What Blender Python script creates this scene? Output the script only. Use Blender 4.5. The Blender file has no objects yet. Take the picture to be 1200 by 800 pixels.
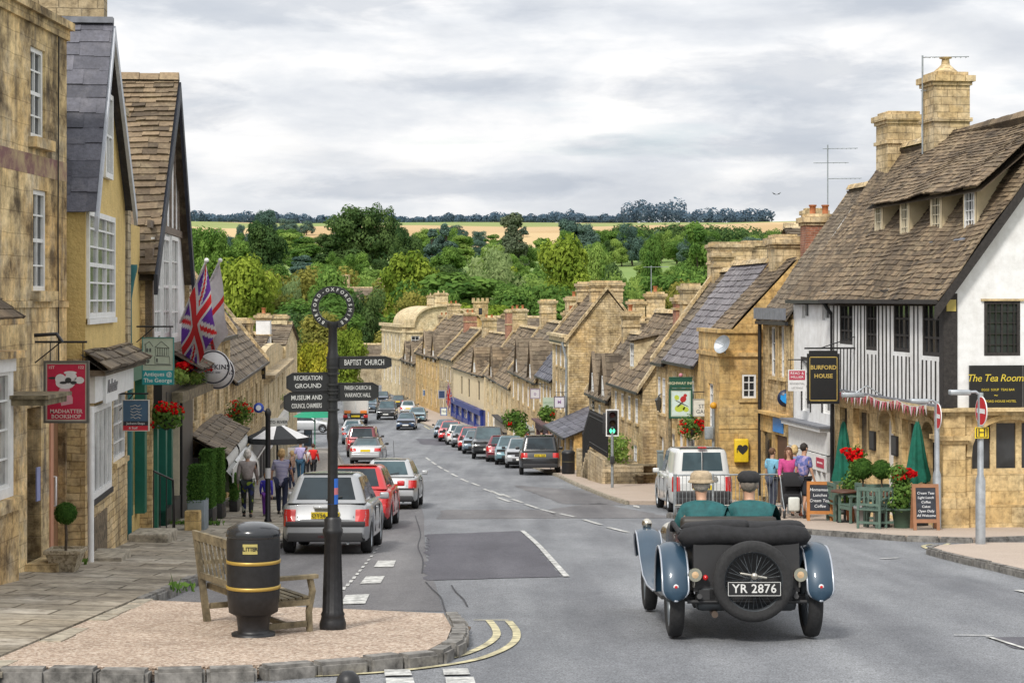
import bpy, bmesh, math, random
from mathutils import Vector, Matrix, noise
R = math.radians
rng = random.Random(11)
sc = bpy.context.scene
COL = sc.collection
F, YH = 2200.0, 350.0          # focal length in reference pixels, eye-level row
# ------------------------------------------------------------------ ground profile (eye level is z = 0)
PROF = [(-60, 2.4), (0, -2.06), (20, -3.59), (34.4, -4.69), (50, -5.80), (84.6, -8.0), (120, -9.75), (163, -11.41),
  (220, -12.5), (300, -13.2), (420, -14.0), (560, -12.0), (700, -5.0), (900, 13.0), (1500, 46.0), (2500, 97.0), (4200, 100.0)]
def _slopes():
 d = [(PROF[i+1][1]-PROF[i][1])/(PROF[i+1][0]-PROF[i][0]) for i in range(len(PROF)-1)]
 m = [d[0]]
 for i in range(1, len(d)):
  m.append(0 if d[i-1]*d[i] <= 0 else 2*d[i-1]*d[i]/(d[i-1]+d[i]))
 m.append(d[-1])
 return m
_M = _slopes()
def zr(Y):
 if Y <= PROF[0][0]: return PROF[0][1]
 if Y >= PROF[-1][0]: return PROF[-1][1]
 for i in range(len(PROF)-1):
  if Y <= PROF[i+1][0]:
   x0, y0 = PROF[i]; x1, y1 = PROF[i+1]; h = x1-x0; t = (Y-x0)/h
   return ((2*t**3-3*t*t+1)*y0+(t**3-2*t*t+t)*h*_M[i]+(-2*t**3+3*t*t)*y1+(t**3-t*t)*h*_M[i+1])
def zq(Y):                       # the same profile as the one-metre facets of the road sheet
 f = math.floor(Y); t = Y-f
 return zr(f)*(1-t)+zr(f+1)*t
def P(px, py, Y): return Vector(((px-600)/F*Y, Y, -(py-YH)/F*Y))
def G(px, py, dz=0.0):           # point of the street surface seen at a reference pixel
 lo, hi = 8.0, 420.0
 for _ in range(60):
  m = (lo+hi)/2
  if YH-(zr(m)+dz)*F/m > py: lo = m
  else: hi = m
 return Vector(((px-600)/F*lo, lo, zr(lo)+dz))
def lerp(pts, x):
 if x <= pts[0][0]: return pts[0][1]
 for (a, b), (c, d) in zip(pts, pts[1:]):
  if x <= c: return b+(d-b)*(x-a)/(c-a)
 return pts[-1][1]
KL = [(10, -4.65), (24, -4.7), (36, -4.6), (58, -4.85), (72, -6.3), (96, -8.7), (130, -12.4), (170, -17.0), (260, -30)]
KR = [(60, 3.35), (84, 2.15), (110, -0.2), (165, -6.6), (240, -18.0)]
def zL(X, Y): return zq(Y)+0.12+0.03*min(4, max(0, lerp(KL, Y)-X))
def zR(X, Y): return zq(Y)+0.12
# ------------------------------------------------------------------ object helpers
def tag(o, label=None, cat=None, group=None, kind=None):
 if label: o['label'] = label
 if cat: o['category'] = cat
 if group: o['group'] = group
 if kind: o['kind'] = kind
 return o
def thing(name, label, cat, loc=(0, 0, 0), rz=0.0, group=None):
 o = bpy.data.objects.new(name, None); COL.objects.link(o)
 o.location = loc; o.rotation_euler = (0, 0, rz); o.empty_display_size = .2
 return tag(o, label, cat, group)
def copy_tree(o, parent=None):
 c = o.copy(); COL.objects.link(c)
 if parent: c.parent = parent
 for ch in list(o.children): copy_tree(ch, c)
 return c
class Fr:
 """wall frame: origin a (x,y), along b; d points INTO the building"""
 def __init__(s, a, b, inn):
  s.a = Vector((a[0], a[1], 0)); t = Vector((b[0]-a[0], b[1]-a[1], 0)); s.L = t.length; s.t = t.normalized()
  s.n = Vector((-s.t.y, s.t.x, 0))
  if s.n.dot(Vector((inn[0], inn[1], 0))) < 0: s.n = -s.n
 def __call__(s, u, v, d=0.0):
  p = s.a+s.t*u+s.n*d; return Vector((p.x, p.y, v))
class MB:
 def __init__(s): s.v = []; s.f = []; s.m = []; s.r = []; s.sm = []
 def face(s, pts, m=0, r=None, smooth=False):
  i = len(s.v); s.v.extend(Vector(p) for p in pts); s.f.append(tuple(range(i, i+len(pts))))
  s.m.append(m); s.r.append(rng.random() if r is None else r); s.sm.append(smooth)
 def mesh(s, vs, fs, m=0, r=None, smooth=False):
  i = len(s.v); s.v.extend(Vector(p) for p in vs); rr = rng.random() if r is None else r
  for f in fs: s.f.append(tuple(i+k for k in f)); s.m.append(m); s.r.append(rr); s.sm.append(smooth)
 def hexa(s, c, m=0, r=None):   # 8 corners: bottom 4 (loop) then top 4
  s.mesh(c, [(3, 2, 1, 0), (4, 5, 6, 7), (0, 1, 5, 4), (1, 2, 6, 5), (2, 3, 7, 6), (3, 0, 4, 7)], m, r)
 def box(s, x0, x1, y0, y1, z0, z1, m=0, mat=None, r=None):
  c = [(x0, y0, z0), (x1, y0, z0), (x1, y1, z0), (x0, y1, z0), (x0, y0, z1), (x1, y0, z1), (x1, y1, z1), (x0, y1, z1)]
  if mat is not None: c = [mat @ Vector(p) for p in c]
  s.hexa(c, m, r)
 def bbox(s, x0, x1, y0, y1, z0, z1, bev=.02, m=0, mat=None, seg=2):
  bm = bmesh.new(); bmesh.ops.create_cube(bm, size=1)
  for v in bm.verts: v.co = Vector(((x0+x1)/2+v.co.x*(x1-x0), (y0+y1)/2+v.co.y*(y1-y0), (z0+z1)/2+v.co.z*(z1-z0)))
  bmesh.ops.bevel(bm, geom=bm.edges[:], offset=bev, segments=seg, affect='EDGES', profile=.6)
  s.bm(bm, m, mat); bm.free()
 def bm(s, bm, m=0, mat=None, smooth=True, r=None):
  bm.verts.ensure_lookup_table(); bm.verts.index_update()
  vs = [(mat @ v.co if mat is not None else v.co.copy()) for v in bm.verts]
  s.mesh(vs, [tuple(v.index for v in f.verts) for f in bm.faces], m, r, smooth)
 def fbox(s, fr, u0, u1, v0, v1, d0, d1, m=0, r=None):
  s.hexa([fr(u0, v0, d0), fr(u1, v0, d0), fr(u1, v0, d1), fr(u0, v0, d1), fr(u0, v1, d0), fr(u1, v1, d0), fr(u1, v1, d1), fr(u0, v1, d1)], m, r)
 def tube(s, pts, rad, n=8, m=0, caps=True, smooth=True):
  pts = [Vector(p) for p in pts]; rads = rad if isinstance(rad, (list, tuple)) else [rad]*len(pts)
  vs = []; k = len(pts)
  t0 = (pts[1]-pts[0]).normalized(); up = Vector((0, 0, 1)) if abs(t0.z) < .9 else Vector((1, 0, 0))
  nx = t0.cross(up).normalized()
  for i, p in enumerate(pts):
   t = (pts[min(i+1, k-1)]-pts[max(i-1, 0)]).normalized()
   nx = (nx-t*nx.dot(t)).normalized(); ny = t.cross(nx)
   for j in range(n):
    a = 2*math.pi*j/n; vs.append(p+(nx*math.cos(a)+ny*math.sin(a))*rads[i])
  fs = [(i*n+j, i*n+(j+1) % n, (i+1)*n+(j+1) % n, (i+1)*n+j) for i in range(k-1) for j in range(n)]
  s.mesh(vs, fs, m, None, smooth)
  if caps: s.mesh(vs, [tuple(range(n)), tuple((k-1)*n+j for j in range(n))], m)
 def lathe(s, prof, c=(0, 0, 0), n=24, m=0, mat=None, smooth=True, caps=True):   # prof [(r,z)]
  vs = []; k = len(prof)
  for r, z in prof:
   for j in range(n):
    a = 2*math.pi*j/n; p = Vector((c[0]+r*math.cos(a), c[1]+r*math.sin(a), c[2]+z)); vs.append(mat @ p if mat is not None else p)
  fs = [(i*n+j, i*n+(j+1) % n, (i+1)*n+(j+1) % n, (i+1)*n+j) for i in range(k-1) for j in range(n)]
  s.mesh(vs, fs, m, None, smooth)
  if caps: s.mesh([vs[j] for j in range(n)]+[vs[(k-1)*n+j] for j in range(n)], [tuple(range(n)), tuple(range(n, 2*n))], m)
 def ball(s, c, r, m=0, sub=2, sx=1, sy=1, sz=1, jit=0, mat=None):
  bm = bmesh.new(); bmesh.ops.create_icosphere(bm, subdivisions=sub, radius=1)
  for v in bm.verts:
   k = 1+(rng.random()-.5)*jit
   v.co = Vector((c[0]+v.co.x*r*sx*k, c[1]+v.co.y*r*sy*k, c[2]+v.co.z*r*sz*k))
  s.bm(bm, m, mat); bm.free()
 def grid(s, rows, m=0, smooth=True, r=None):
  n = len(rows[0]); vs = [p for row in rows for p in row]
  s.mesh(vs, [(i*n+j, i*n+j+1, (i+1)*n+j+1, (i+1)*n+j) for i in range(len(rows)-1) for j in range(n-1)], m, r, smooth)
 def text(s, txt, mtx, size=1.0, m=0, ext=0.002, align='CENTER', sp=1.0, bold=0.0, shear=0, fit=None):
  cu = bpy.data.curves.new('t', 'FONT'); cu.body = txt; cu.size = size; cu.extrude = ext; cu.align_x = align; cu.align_y = 'CENTER'
  cu.space_character = sp; cu.offset = bold*size; cu.resolution_u = 2; cu.shear = shear
  ob = bpy.data.objects.new('t', cu); COL.objects.link(ob)
  dg = bpy.context.evaluated_depsgraph_get(); ev = ob.evaluated_get(dg); me = ev.to_mesh()
  if fit:
   w_ = max(v.co.x for v in me.vertices)-min(v.co.x for v in me.vertices)
   if w_ > fit: mtx = mtx @ Matrix.Scale(fit/w_, 4, (1, 0, 0))
  s.mesh([mtx @ v.co for v in me.vertices], [tuple(p.vertices) for p in me.polygons], m)
  ev.to_mesh_clear(); bpy.data.objects.remove(ob); bpy.data.curves.remove(cu)
 def xform(s, mt):
  s.v = [mt @ p for p in s.v]; return s
 def build(s, name, mats, parent=None, world=True, smooth_angle=None, origin=None):
  """world=True: vertices are world coordinates, parent (unrotated) gets them made local."""
  me = bpy.data.meshes.new(name)
  off = Vector((0, 0, 0))
  if parent is not None and world:
   off = Vector(parent.location); q = parent.parent
   while q is not None: off = off+Vector(q.location); q = q.parent
  elif origin is not None: off = Vector(origin)
  vs = [p-off for p in s.v]
  me.from_pydata(vs, [], s.f)
  if not isinstance(mats, (list, tuple)): mats = [mats]
  for mm in mats: me.materials.append(mm)
  me.polygons.foreach_set('material_index', s.m); me.polygons.foreach_set('use_smooth', s.sm)
  uv = me.uv_layers.new(name='UVMap'); at = me.attributes.new('rnd', 'FLOAT', 'FACE')
  at.data.foreach_set('value', s.r)
  co = [0.0]*(2*len(me.loops)); Zv = Vector((0, 0, 1))
  for p in me.polygons:
   n = p.normal
   if abs(n.z) > .95: t = Vector((1, 0, 0)); b = Vector((0, 1, 0))
   else: t = Zv.cross(n).normalized(); b = n.cross(t)
   for li in p.loop_indices:
    q = s.v[me.loops[li].vertex_index]; co[2*li] = q.dot(t); co[2*li+1] = q.dot(b)
  uv.data.foreach_set('uv', co)
  me.update()
  o = bpy.data.objects.new(name, me); COL.objects.link(o)
  if parent is not None: o.parent = parent
  elif origin is not None: o.location = origin
  return o
# ------------------------------------------------------------------ materials
def nd(nt, typ, ins=None, **pr):
 n = nt.nodes.new(typ)
 for k, v in pr.items(): setattr(n, k, v)
 for k, v in (ins or {}).items():
  if isinstance(v, bpy.types.NodeSocket): nt.links.new(v, n.inputs[k])
  else: n.inputs[k].default_value = v
 return n
def c4(c): return (c[0], c[1], c[2], 1)
def newmat(name):
 m = bpy.data.materials.new(name); m.use_nodes = True; nt = m.node_tree; nt.nodes.clear()
 out = nt.nodes.new('ShaderNodeOutputMaterial'); b = nt.nodes.new('ShaderNodeBsdfPrincipled')
 nt.links.new(b.outputs[0], out.inputs[0]); return m, nt, b
def pos(nt): return nt.nodes.new('ShaderNodeNewGeometry').outputs['Position']
def noi(nt, vec, scale, detail=4, rough=.6): return nd(nt, 'ShaderNodeTexNoise', {'Vector': vec, 'Scale': scale, 'Detail': detail, 'Roughness': rough}).outputs['Fac']
def ramp(nt, fac, stops):
 r = nd(nt, 'ShaderNodeValToRGB', {'Fac': fac}); e = r.color_ramp.elements
 while len(e) < len(stops): e.new(.5)
 for i, (p, c) in enumerate(stops): e[i].position = p; e[i].color = c4(c) if len(c) == 3 else c
 return r.outputs[0]
def mixc(nt, f, a, b, mode='MIX'):
 n = nt.nodes.new('ShaderNodeMix'); n.data_type = 'RGBA'; n.blend_type = mode
 for i, v in ((0, f), (6, a), (7, b)):
  if isinstance(v, bpy.types.NodeSocket): nt.links.new(v, n.inputs[i])
  else: n.inputs[i].default_value = v if i == 0 else c4(v)
 return n.outputs[2]
def mth(nt, op, a, b=0.0, c=0.0):
 n = nt.nodes.new('ShaderNodeMath'); n.operation = op
 for i, v in enumerate((a, b, c)):
  if isinstance(v, bpy.types.NodeSocket): nt.links.new(v, n.inputs[i])
  else: n.inputs[i].default_value = v
 return n.outputs[0]
def vmul(nt, v, k):
 n = nt.nodes.new('ShaderNodeVectorMath'); n.operation = 'MULTIPLY'; nt.links.new(v, n.inputs[0]); n.inputs[1].default_value = k; return n.outputs[0]
def bump(nt, b, h, strength=.4, dist=.02):
 n = nd(nt, 'ShaderNodeBump', {'Height': h, 'Strength': strength, 'Distance': dist}); nt.links.new(n.outputs[0], b.inputs['Normal'])
def rnd(nt): return nd(nt, 'ShaderNodeAttribute', attribute_name='rnd').outputs['Fac']
def stone(name, c1, c2, mortar, bw=.38, bh=.17, grey=.35, orange=.3, wob=.06, bstr=.6, streak=.4, grime=(.095, .078, .06), mott=.22, ms=.009):
 m, nt, b = newmat(name); p = pos(nt); uv = nd(nt, 'ShaderNodeUVMap').outputs[0]
 nz = nd(nt, 'ShaderNodeTexNoise', {'Vector': p, 'Scale': 1.7, 'Detail': 3}).outputs['Color']
 d = nt.nodes.new('ShaderNodeVectorMath'); d.operation = 'MULTIPLY_ADD'; nt.links.new(nz, d.inputs[0]); d.inputs[1].default_value = (wob, wob, 0); nt.links.new(uv, d.inputs[2])
 br = nd(nt, 'ShaderNodeTexBrick', {'Vector': d.outputs[0], 'Color1': c4(c1), 'Color2': c4(c2), 'Mortar': c4(mortar), 'Scale': 1.0, 'Mortar Size': ms, 'Mortar Smooth': .4,
   'Bias': 0.0, 'Brick Width': bw, 'Row Height': bh}, offset=.5, squash=1.3, squash_frequency=3)
 col = br.outputs['Color']
 f1 = noi(nt, p, .45, 6, .62); f2 = noi(nt, p, 7, 5, .7); f3 = noi(nt, vmul(nt, p, (3.2, 3.2, .28)), 1, 5, .65)
 col = mixc(nt, mth(nt, 'MULTIPLY', ramp(nt, f1, [(.42, (0, 0, 0)), (.68, (1, 1, 1))]), orange), col, (c2[0]*1.05, c2[1]*.78, c2[2]*.42))
 col = mixc(nt, mth(nt, 'MULTIPLY', ramp(nt, f3, [(.48, (0, 0, 0)), (.72, (1, 1, 1))]), streak), col, grime)
 col = mixc(nt, mth(nt, 'MULTIPLY', ramp(nt, noi(nt, p, 1.1, 7, .7), [(.5, (0, 0, 0)), (.75, (1, 1, 1))]), grey), col, (.34, .31, .25))
 col = mixc(nt, mth(nt, 'MULTIPLY', ramp(nt, noi(nt, p, .8, 6, .6), [(.55, (0, 0, 0)), (.72, (1, 1, 1))]), .4), col, (min(.75, c2[0]*1.35), c2[1]*1.4, c2[2]*1.55))
 col = mixc(nt, 1, col, ramp(nt, noi(nt, p, 1.35, 9, .68), [(.36, (1-mott*1.5, 1-mott*1.55, 1-mott*1.6)), (.5, (1, 1, 1)), (.64, (1+mott, 1+mott, 1+mott))]), 'MULTIPLY')
 col = mixc(nt, 1, col, ramp(nt, f2, [(.28, (.5, .47, .43)), (.5, (1.05, 1.05, 1.05)), (.75, (1.4, 1.4, 1.38))]), 'MULTIPLY')
 nt.links.new(col, b.inputs['Base Color']); b.inputs['Roughness'].default_value = .92
 h = mth(nt, 'ADD', mth(nt, 'MULTIPLY', br.outputs['Fac'], -.8), mth(nt, 'MULTIPLY', f2, .8)); bump(nt, b, h, bstr, .03)
 return m
def render_mat(name, c, dirt=(.25, .22, .18), amt=.35, bs=.25, bscale=9):
 m, nt, b = newmat(name); p = pos(nt)
 f = noi(nt, vmul(nt, p, (1.5, 1.5, .35)), 1.2, 6, .65)
 col = mixc(nt, mth(nt, 'MULTIPLY', ramp(nt, f, [(.42, (0, 0, 0)), (.78, (1, 1, 1))]), amt), c, dirt)
 col = mixc(nt, 1, col, ramp(nt, noi(nt, p, 3.5, 6, .7), [(.25, (.8, .79, .77)), (.75, (1.08, 1.08, 1.08))]), 'MULTIPLY')
 nt.links.new(col, b.inputs['Base Color']); b.inputs['Roughness'].default_value = .85
 bump(nt, b, noi(nt, p, bscale, 5, .6), bs, .03); return m
def slate_mat(name, c1, c2, lichen, rough=.85, la=.35):
 m, nt, b = newmat(name); p = pos(nt)
 col = mixc(nt, rnd(nt), c1, c2)
 col = mixc(nt, mth(nt, 'MULTIPLY', ramp(nt, noi(nt, p, 2.6, 6, .7), [(.5, (0, 0, 0)), (.66, (1, 1, 1))]), la), col, lichen)
 col = mixc(nt, mth(nt, 'MULTIPLY', ramp(nt, noi(nt, p, .5, 5, .6), [(.45, (0, 0, 0)), (.7, (1, 1, 1))]), .55), col, (c1[0]*.45, c1[1]*.42, c1[2]*.40))
 col = mixc(nt, 1, col, ramp(nt, noi(nt, p, 14, 4, .7), [(.25, (.6, .6, .6)), (.75, (1.3, 1.3, 1.3))]), 'MULTIPLY')
 nt.links.new(col, b.inputs['Base Color']); b.inputs['Roughness'].default_value = rough
 bump(nt, b, noi(nt, p, 22, 3), .35, .02); return m
def plain(name, c, rough=.6, metal=0.0, var=.12, coat=0.0, bs=0.0, scale=6, objco=False):
 m, nt, b = newmat(name)
 v = nt.nodes.new('ShaderNodeTexCoord').outputs['Object'] if objco else pos(nt)
 f = noi(nt, v, scale, 5, .65)
 lo = 1-var*1.6; hi = 1+var
 col = mixc(nt, 1, c, ramp(nt, f, [(.3, (lo, lo, lo)), (.7, (hi, hi, hi))]), 'MULTIPLY')
 nt.links.new(col, b.inputs['Base Color']); b.inputs['Roughness'].default_value = rough; b.inputs['Metallic'].default_value = metal
 if coat: b.inputs['Coat Weight'].default_value = coat; b.inputs['Coat Roughness'].default_value = .04
 if bs: bump(nt, b, f, bs, .02)
 return m
_MC = {}
def pm(c, rough=.5, metal=0.0, var=.08, coat=0.0, bs=0.0, scale=8):
 k = (tuple(round(x, 3) for x in c), rough, metal, var, coat, bs, scale)
 if k not in _MC: _MC[k] = plain('surface_%d' % len(_MC), c, rough, metal, var, coat, bs, scale, True)
 return _MC[k]
def carpaint(c, metal=0.0): return pm(c, .32, metal, .04, .8, 0, 3)
def leafmat(name, c1, c2, trans=.35):
 m = bpy.data.materials.new(name); m.use_nodes = True; nt = m.node_tree; nt.nodes.clear()
 out = nt.nodes.new('ShaderNodeOutputMaterial'); p = pos(nt)
 oi = nt.nodes.new('ShaderNodeObjectInfo').outputs['Random']
 col = mixc(nt, rnd(nt), c1, c2)
 col = mixc(nt, 1, col, ramp(nt, oi, [(0, (.78, .82, .8)), (1, (1.15, 1.1, 1.05))]), 'MULTIPLY')
 d = nd(nt, 'ShaderNodeBsdfDiffuse', {'Color': col}); t = nd(nt, 'ShaderNodeBsdfTranslucent', {'Color': col})
 mx = nd(nt, 'ShaderNodeMixShader', {0: trans, 1: d.outputs[0], 2: t.outputs[0]}); nt.links.new(mx.outputs[0], out.inputs[0]); return m
M = {}
M['stone_a'] = stone('weathered_ashlar', (.48, .355, .175), (.56, .43, .235), (.37, .275, .14), .75, .32, .95, .55, .06, .5, 1.0, mott=.5)
M['stone_b'] = stone('golden_rubble', (.42, .31, .15), (.55, .43, .25), (.31, .225, .115), .3, .125, .35, .3, .14, .9, .5, mott=.3)
M['stone_c'] = stone('ochre_stone', (.45, .30, .115), (.55, .40, .18), (.33, .23, .11), .6, .26, .3, .45, .04, .5, .5)
M['stone_d'] = stone('pale_ashlar', (.52, .42, .25), (.60, .50, .32), (.40, .32, .19), .6, .28, .25, .2, .02, .3, .35)
M['stone_e'] = stone('grey_stone', (.36, .29, .18), (.46, .38, .25), (.19, .155, .10), .36, .16, .5, .25, .08, .9, .55)
M['stone_f'] = stone('honey_ashlar', (.50, .36, .17), (.57, .44, .24), (.34, .24, .11), .9, .36, .2, .35, .03, .4, .5)
M['trimstone'] = stone('dressed_stone', (.47, .36, .19), (.53, .42, .24), (.45, .34, .19), 1.1, .5, .3, .3, .02, .2, .4)
M['chimstone'] = stone('chimney_stone', (.44, .33, .17), (.56, .45, .28), (.22, .17, .10), .42, .2, .6, .3, .05, .7, .65)
M['white'] = render_mat('white_render', (.80, .81, .82), (.45, .43, .39), .4, .2)
M['cream'] = render_mat('cream_render', (.66, .55, .36), (.42, .33, .2), .4, .2)
M['paleblue'] = render_mat('pale_blue_render', (.42, .49, .55), (.3, .32, .33), .3)
M['yellow'] = render_mat('yellow_roughcast', (.68, .50, .19), (.42, .30, .13), .5, .9, 16)
M['slate_stone'] = slate_mat('stone_slates', (.07, .05, .032), (.285, .205, .125), (.42, .34, .21))
M['slate_stone2'] = slate_mat('stone_slates_grey', (.075, .057, .04), (.24, .185, .125), (.37, .31, .21))
M['slate_blue'] = slate_mat('blue_slates', (.05, .052, .072), (.15, .15, .185), (.22, .21, .23), .6, .3)
M['slate_violet'] = slate_mat('violet_slates', (.105, .09, .10), (.20, .18, .19), (.33, .31, .30), .5, .35)
M['timber_dark'] = plain('dark_timber', (.03, .026, .024), .8, 0, .35, 0, .4, 14)
M['black_iron'] = plain('black_iron', (.012, .012, .014), .45, 0, .3, 0, .1, 20)
M['wood_grey'] = plain('weathered_wood', (.19, .155, .095), .85, 0, .45, 0, .3, 7)
M['white_paint'] = plain('white_paint', (.74, .74, .73), .5, 0, .08)
M['cream_paint'] = plain('cream_paint', (.62, .55, .40), .55, 0, .1)
M['lead'] = plain('lead_sheet', (.20, .21, .24), .5, .2, .2)
M['terracotta'] = plain('terracotta', (.42, .15, .06), .8, 0, .25)
M['brickred'] = stone('red_brick', (.26, .10, .06), (.34, .14, .08), (.30, .24, .19), .22, .075, .15, .1, .01, .4, .3)
M['rubber'] = plain('tyre_rubber', (.022, .022, .023), .85, 0, .25, 0, .2, 30, True)
M['chrome'] = plain('chrome', (.75, .73, .70), .16, 1, .05)
M['nickel'] = plain('nickel', (.62, .58, .50), .22, 1, .08)
M['galv'] = plain('galvanised_steel', (.42, .45, .48), .5, .6, .15)
M['galv_dull'] = plain('weathered_steel', (.30, .33, .35), .6, .4, .2)
def glassmat(name, c, rough=.06, curtain=None):
 m, nt, b = newmat(name); p = pos(nt); f = noi(nt, p, 1.3, 3)
 col = mixc(nt, ramp(nt, f, [(.4, (0, 0, 0)), (.62, (1, 1, 1))]), c, curtain or (c[0]*2.4, c[1]*2.4, c[2]*2.4))
 nt.links.new(col, b.inputs['Base Color']); b.inputs['Roughness'].default_value = rough; b.inputs['Specular IOR Level'].default_value = .45
 nn = nd(nt, 'ShaderNodeBump', {'Height': noi(nt, p, .9, 1), 'Strength': .12, 'Distance': .05}); nt.links.new(nn.outputs[0], b.inputs['Normal'])
 return m
M['glass'] = glassmat('dark_window_glass', (.018, .02, .022))
M['glass_pale'] = glassmat('curtained_glass', (.10, .10, .095), .1, (.42, .41, .38))
M['carglass'] = glassmat('tinted_car_glass', (.012, .018, .022), .04)
M['carglass_blue'] = glassmat('clear_car_glass', (.03, .055, .065), .04, (.06, .10, .115))
# ------------------------------------------------------------------ camera, sky, sun
cd = bpy.data.cameras.new('camera'); cam = bpy.data.objects.new('camera', cd); COL.objects.link(cam); sc.camera = cam
cam.location = (0, 0, 0); cam.rotation_euler = (R(90), 0, 0)
cd.sensor_width = 36; cd.lens = 36*F/1200; cd.shift_y = -(400-YH)/1200; cd.clip_end = 20000; cd.clip_start = .2
sc.view_settings.view_transform = 'Standard'; sc.view_settings.look = 'None'; sc.view_settings.exposure = 0; sc.view_settings.gamma = 1
SUN_EL, SUN_AZ = R(46), R(203)     # azimuth clockwise from +Y
w = bpy.data.worlds.new('World'); sc.world = w; w.use_nodes = True; nt = w.node_tree; nt.nodes.clear()
out = nt.nodes.new('ShaderNodeOutputWorld'); bg = nt.nodes.new('ShaderNodeBackground')
sky = nt.nodes.new('ShaderNodeTexSky'); sky.sky_type = 'NISHITA'; sky.sun_disc = False; sky.sun_elevation = SUN_EL; sky.sun_rotation = SUN_AZ
tc = nt.nodes.new('ShaderNodeTexCoord').outputs['Generated']
sep = nd(nt, 'ShaderNodeSeparateXYZ', {0: tc}); z = mth(nt, 'MAXIMUM', sep.outputs[2], 0.0)
# cloud deck seen in perspective: stretched strongly along the horizon
def cl(sx, sz, scale, det, rough, dist=0.0, off=0.0):
 v = nd(nt, 'ShaderNodeCombineXYZ', {0: mth(nt, 'MULTIPLY_ADD', sep.outputs[0], sx, off), 1: mth(nt, 'MULTIPLY', sep.outputs[1], sx), 2: mth(nt, 'MULTIPLY', z, sz)}).outputs[0]
 return nd(nt, 'ShaderNodeTexNoise', {'Vector': v, 'Scale': scale, 'Detail': det, 'Roughness': rough, 'Distortion': dist}).outputs['Fac']
base = ramp(nt, cl(9, 30, 1.0, 8, .56, .15, 3.1), [(.33, (6.5, 6.8, 7.3)), (.46, (7.7, 7.9, 8.2)), (.56, (9.0, 9.0, 9.05)), (.66, (9.8, 9.7, 9.5))])
dark = ramp(nt, cl(7.5, 36, .9, 8, .52, .25, 8.3), [(.54, (0, 0, 0)), (.64, (1, 1, 1))])
col = mixc(nt, mth(nt, 'MULTIPLY', dark, .2), base, (4.6, 4.9, 5.4))
wob = cl(16, 60, 1.0, 6, .6, .3, 5.0); tot = None
for cx, cz, rx, rz in ((.128, .113, .085, .024), (.155, .10, .04, .03), (-.02, .113, .075, .009), (-.13, .155, .20, .014), (.02, .17, .16, .012), (.10, .08, .09, .008), (-.19, .10, .06, .02), (.20, .155, .05, .012), (-.05, .06, .11, .01), (.17, .055, .08, .012), (.6, .2, .3, .06), (-.6, .15, .3, .05)):
 ex = mth(nt, 'POWER', mth(nt, 'MULTIPLY', mth(nt, 'SUBTRACT', sep.outputs[0], cx), 1/rx), 2.0); ez = mth(nt, 'POWER', mth(nt, 'MULTIPLY', mth(nt, 'SUBTRACT', z, cz), 1/rz), 2.0)
 g_ = mth(nt, 'SUBTRACT', 1.0, mth(nt, 'ADD', mth(nt, 'ADD', ex, ez), mth(nt, 'MULTIPLY', mth(nt, 'SUBTRACT', wob, .5), 3.2))); tot = g_ if tot is None else mth(nt, 'MAXIMUM', tot, g_)
col = mixc(nt, mth(nt, 'MULTIPLY', ramp(nt, tot, [(.1, (0, 0, 0)), (.9, (1, 1, 1))]), .5), col, (4.0, 4.5, 5.3))
blue = ramp(nt, cl(7, 46, .8, 6, .55, .2, 21.0), [(.60, (0, 0, 0)), (.72, (1, 1, 1))])
col = mixc(nt, mth(nt, 'MULTIPLY', blue, .35), col, sky.outputs[0])
up = mth(nt, 'MULTIPLY_ADD', mth(nt, 'POWER', z, .8), 0.7, 1.0)
col2 = nt.nodes.new('ShaderNodeVectorMath'); col2.operation = 'SCALE'; nt.links.new(col, col2.inputs[0]); nt.links.new(up, col2.inputs['Scale'])
nt.links.new(col2.outputs[0], bg.inputs[0]); bg.inputs[1].default_value = .10; nt.links.new(bg.outputs[0], out.inputs[0])
ld = bpy.data.lights.new('sun', 'SUN'); ld.energy = 3.1; ld.angle = R(10); ld.color = (1, .95, .87)
sun = bpy.data.objects.new('sun', ld); COL.objects.link(sun)
sd = Vector((math.sin(SUN_AZ)*math.cos(SUN_EL), math.cos(SUN_AZ)*math.cos(SUN_EL), math.sin(SUN_EL)))
sun.rotation_euler = sd.to_track_quat('Z', 'Y').to_euler(); sun.location = sd*60
# ------------------------------------------------------------------ ground, road, pavements, markings
def asphalt(name, c, patch=.25, spk=.5, worn=(.17, .175, .18)):
 m, nt, b = newmat(name); p = pos(nt)
 f1 = noi(nt, p, 55, 3, .7); f2 = noi(nt, vmul(nt, p, (1, .3, 1)), .7, 6, .65); f3 = noi(nt, p, 9, 5, .7)
 col = mixc(nt, mth(nt, 'MULTIPLY', ramp(nt, f2, [(.35, (0, 0, 0)), (.7, (1, 1, 1))]), patch), c, worn)
 col = mixc(nt, 1, col, ramp(nt, f1, [(.3, (1-spk,)*3), (.5, (1, 1, 1)), (.72, (1+spk,)*3)]), 'MULTIPLY')
 col = mixc(nt, 1, col, ramp(nt, f3, [(.3, (.82, .82, .82)), (.7, (1.12, 1.12, 1.12))]), 'MULTIPLY')
 # long tar seams and wheel tracks along the street
 tr = noi(nt, vmul(nt, p, (1.1, .06, 0)), 1, 2, .5)
 col = mixc(nt, 1, col, ramp(nt, tr, [(.35, (.8, .8, .82)), (.6, (1.12, 1.12, 1.12))]), 'MULTIPLY')
 nt.links.new(col, b.inputs['Base Color']); b.inputs['Roughness'].default_value = .8
 bump(nt, b, f1, .5, .012); return m
M['asphalt'] = asphalt('asphalt', (.135, .142, .154), .65, .85, (.26, .268, .28))
M['asphalt_bay'] = asphalt('brown_asphalt', (.105, .102, .107), .6, .75, (.215, .21, .21))
M['asphalt_patch'] = asphalt('fresh_asphalt', (.062, .06, .074), .6, .8, (.13, .128, .145))
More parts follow.
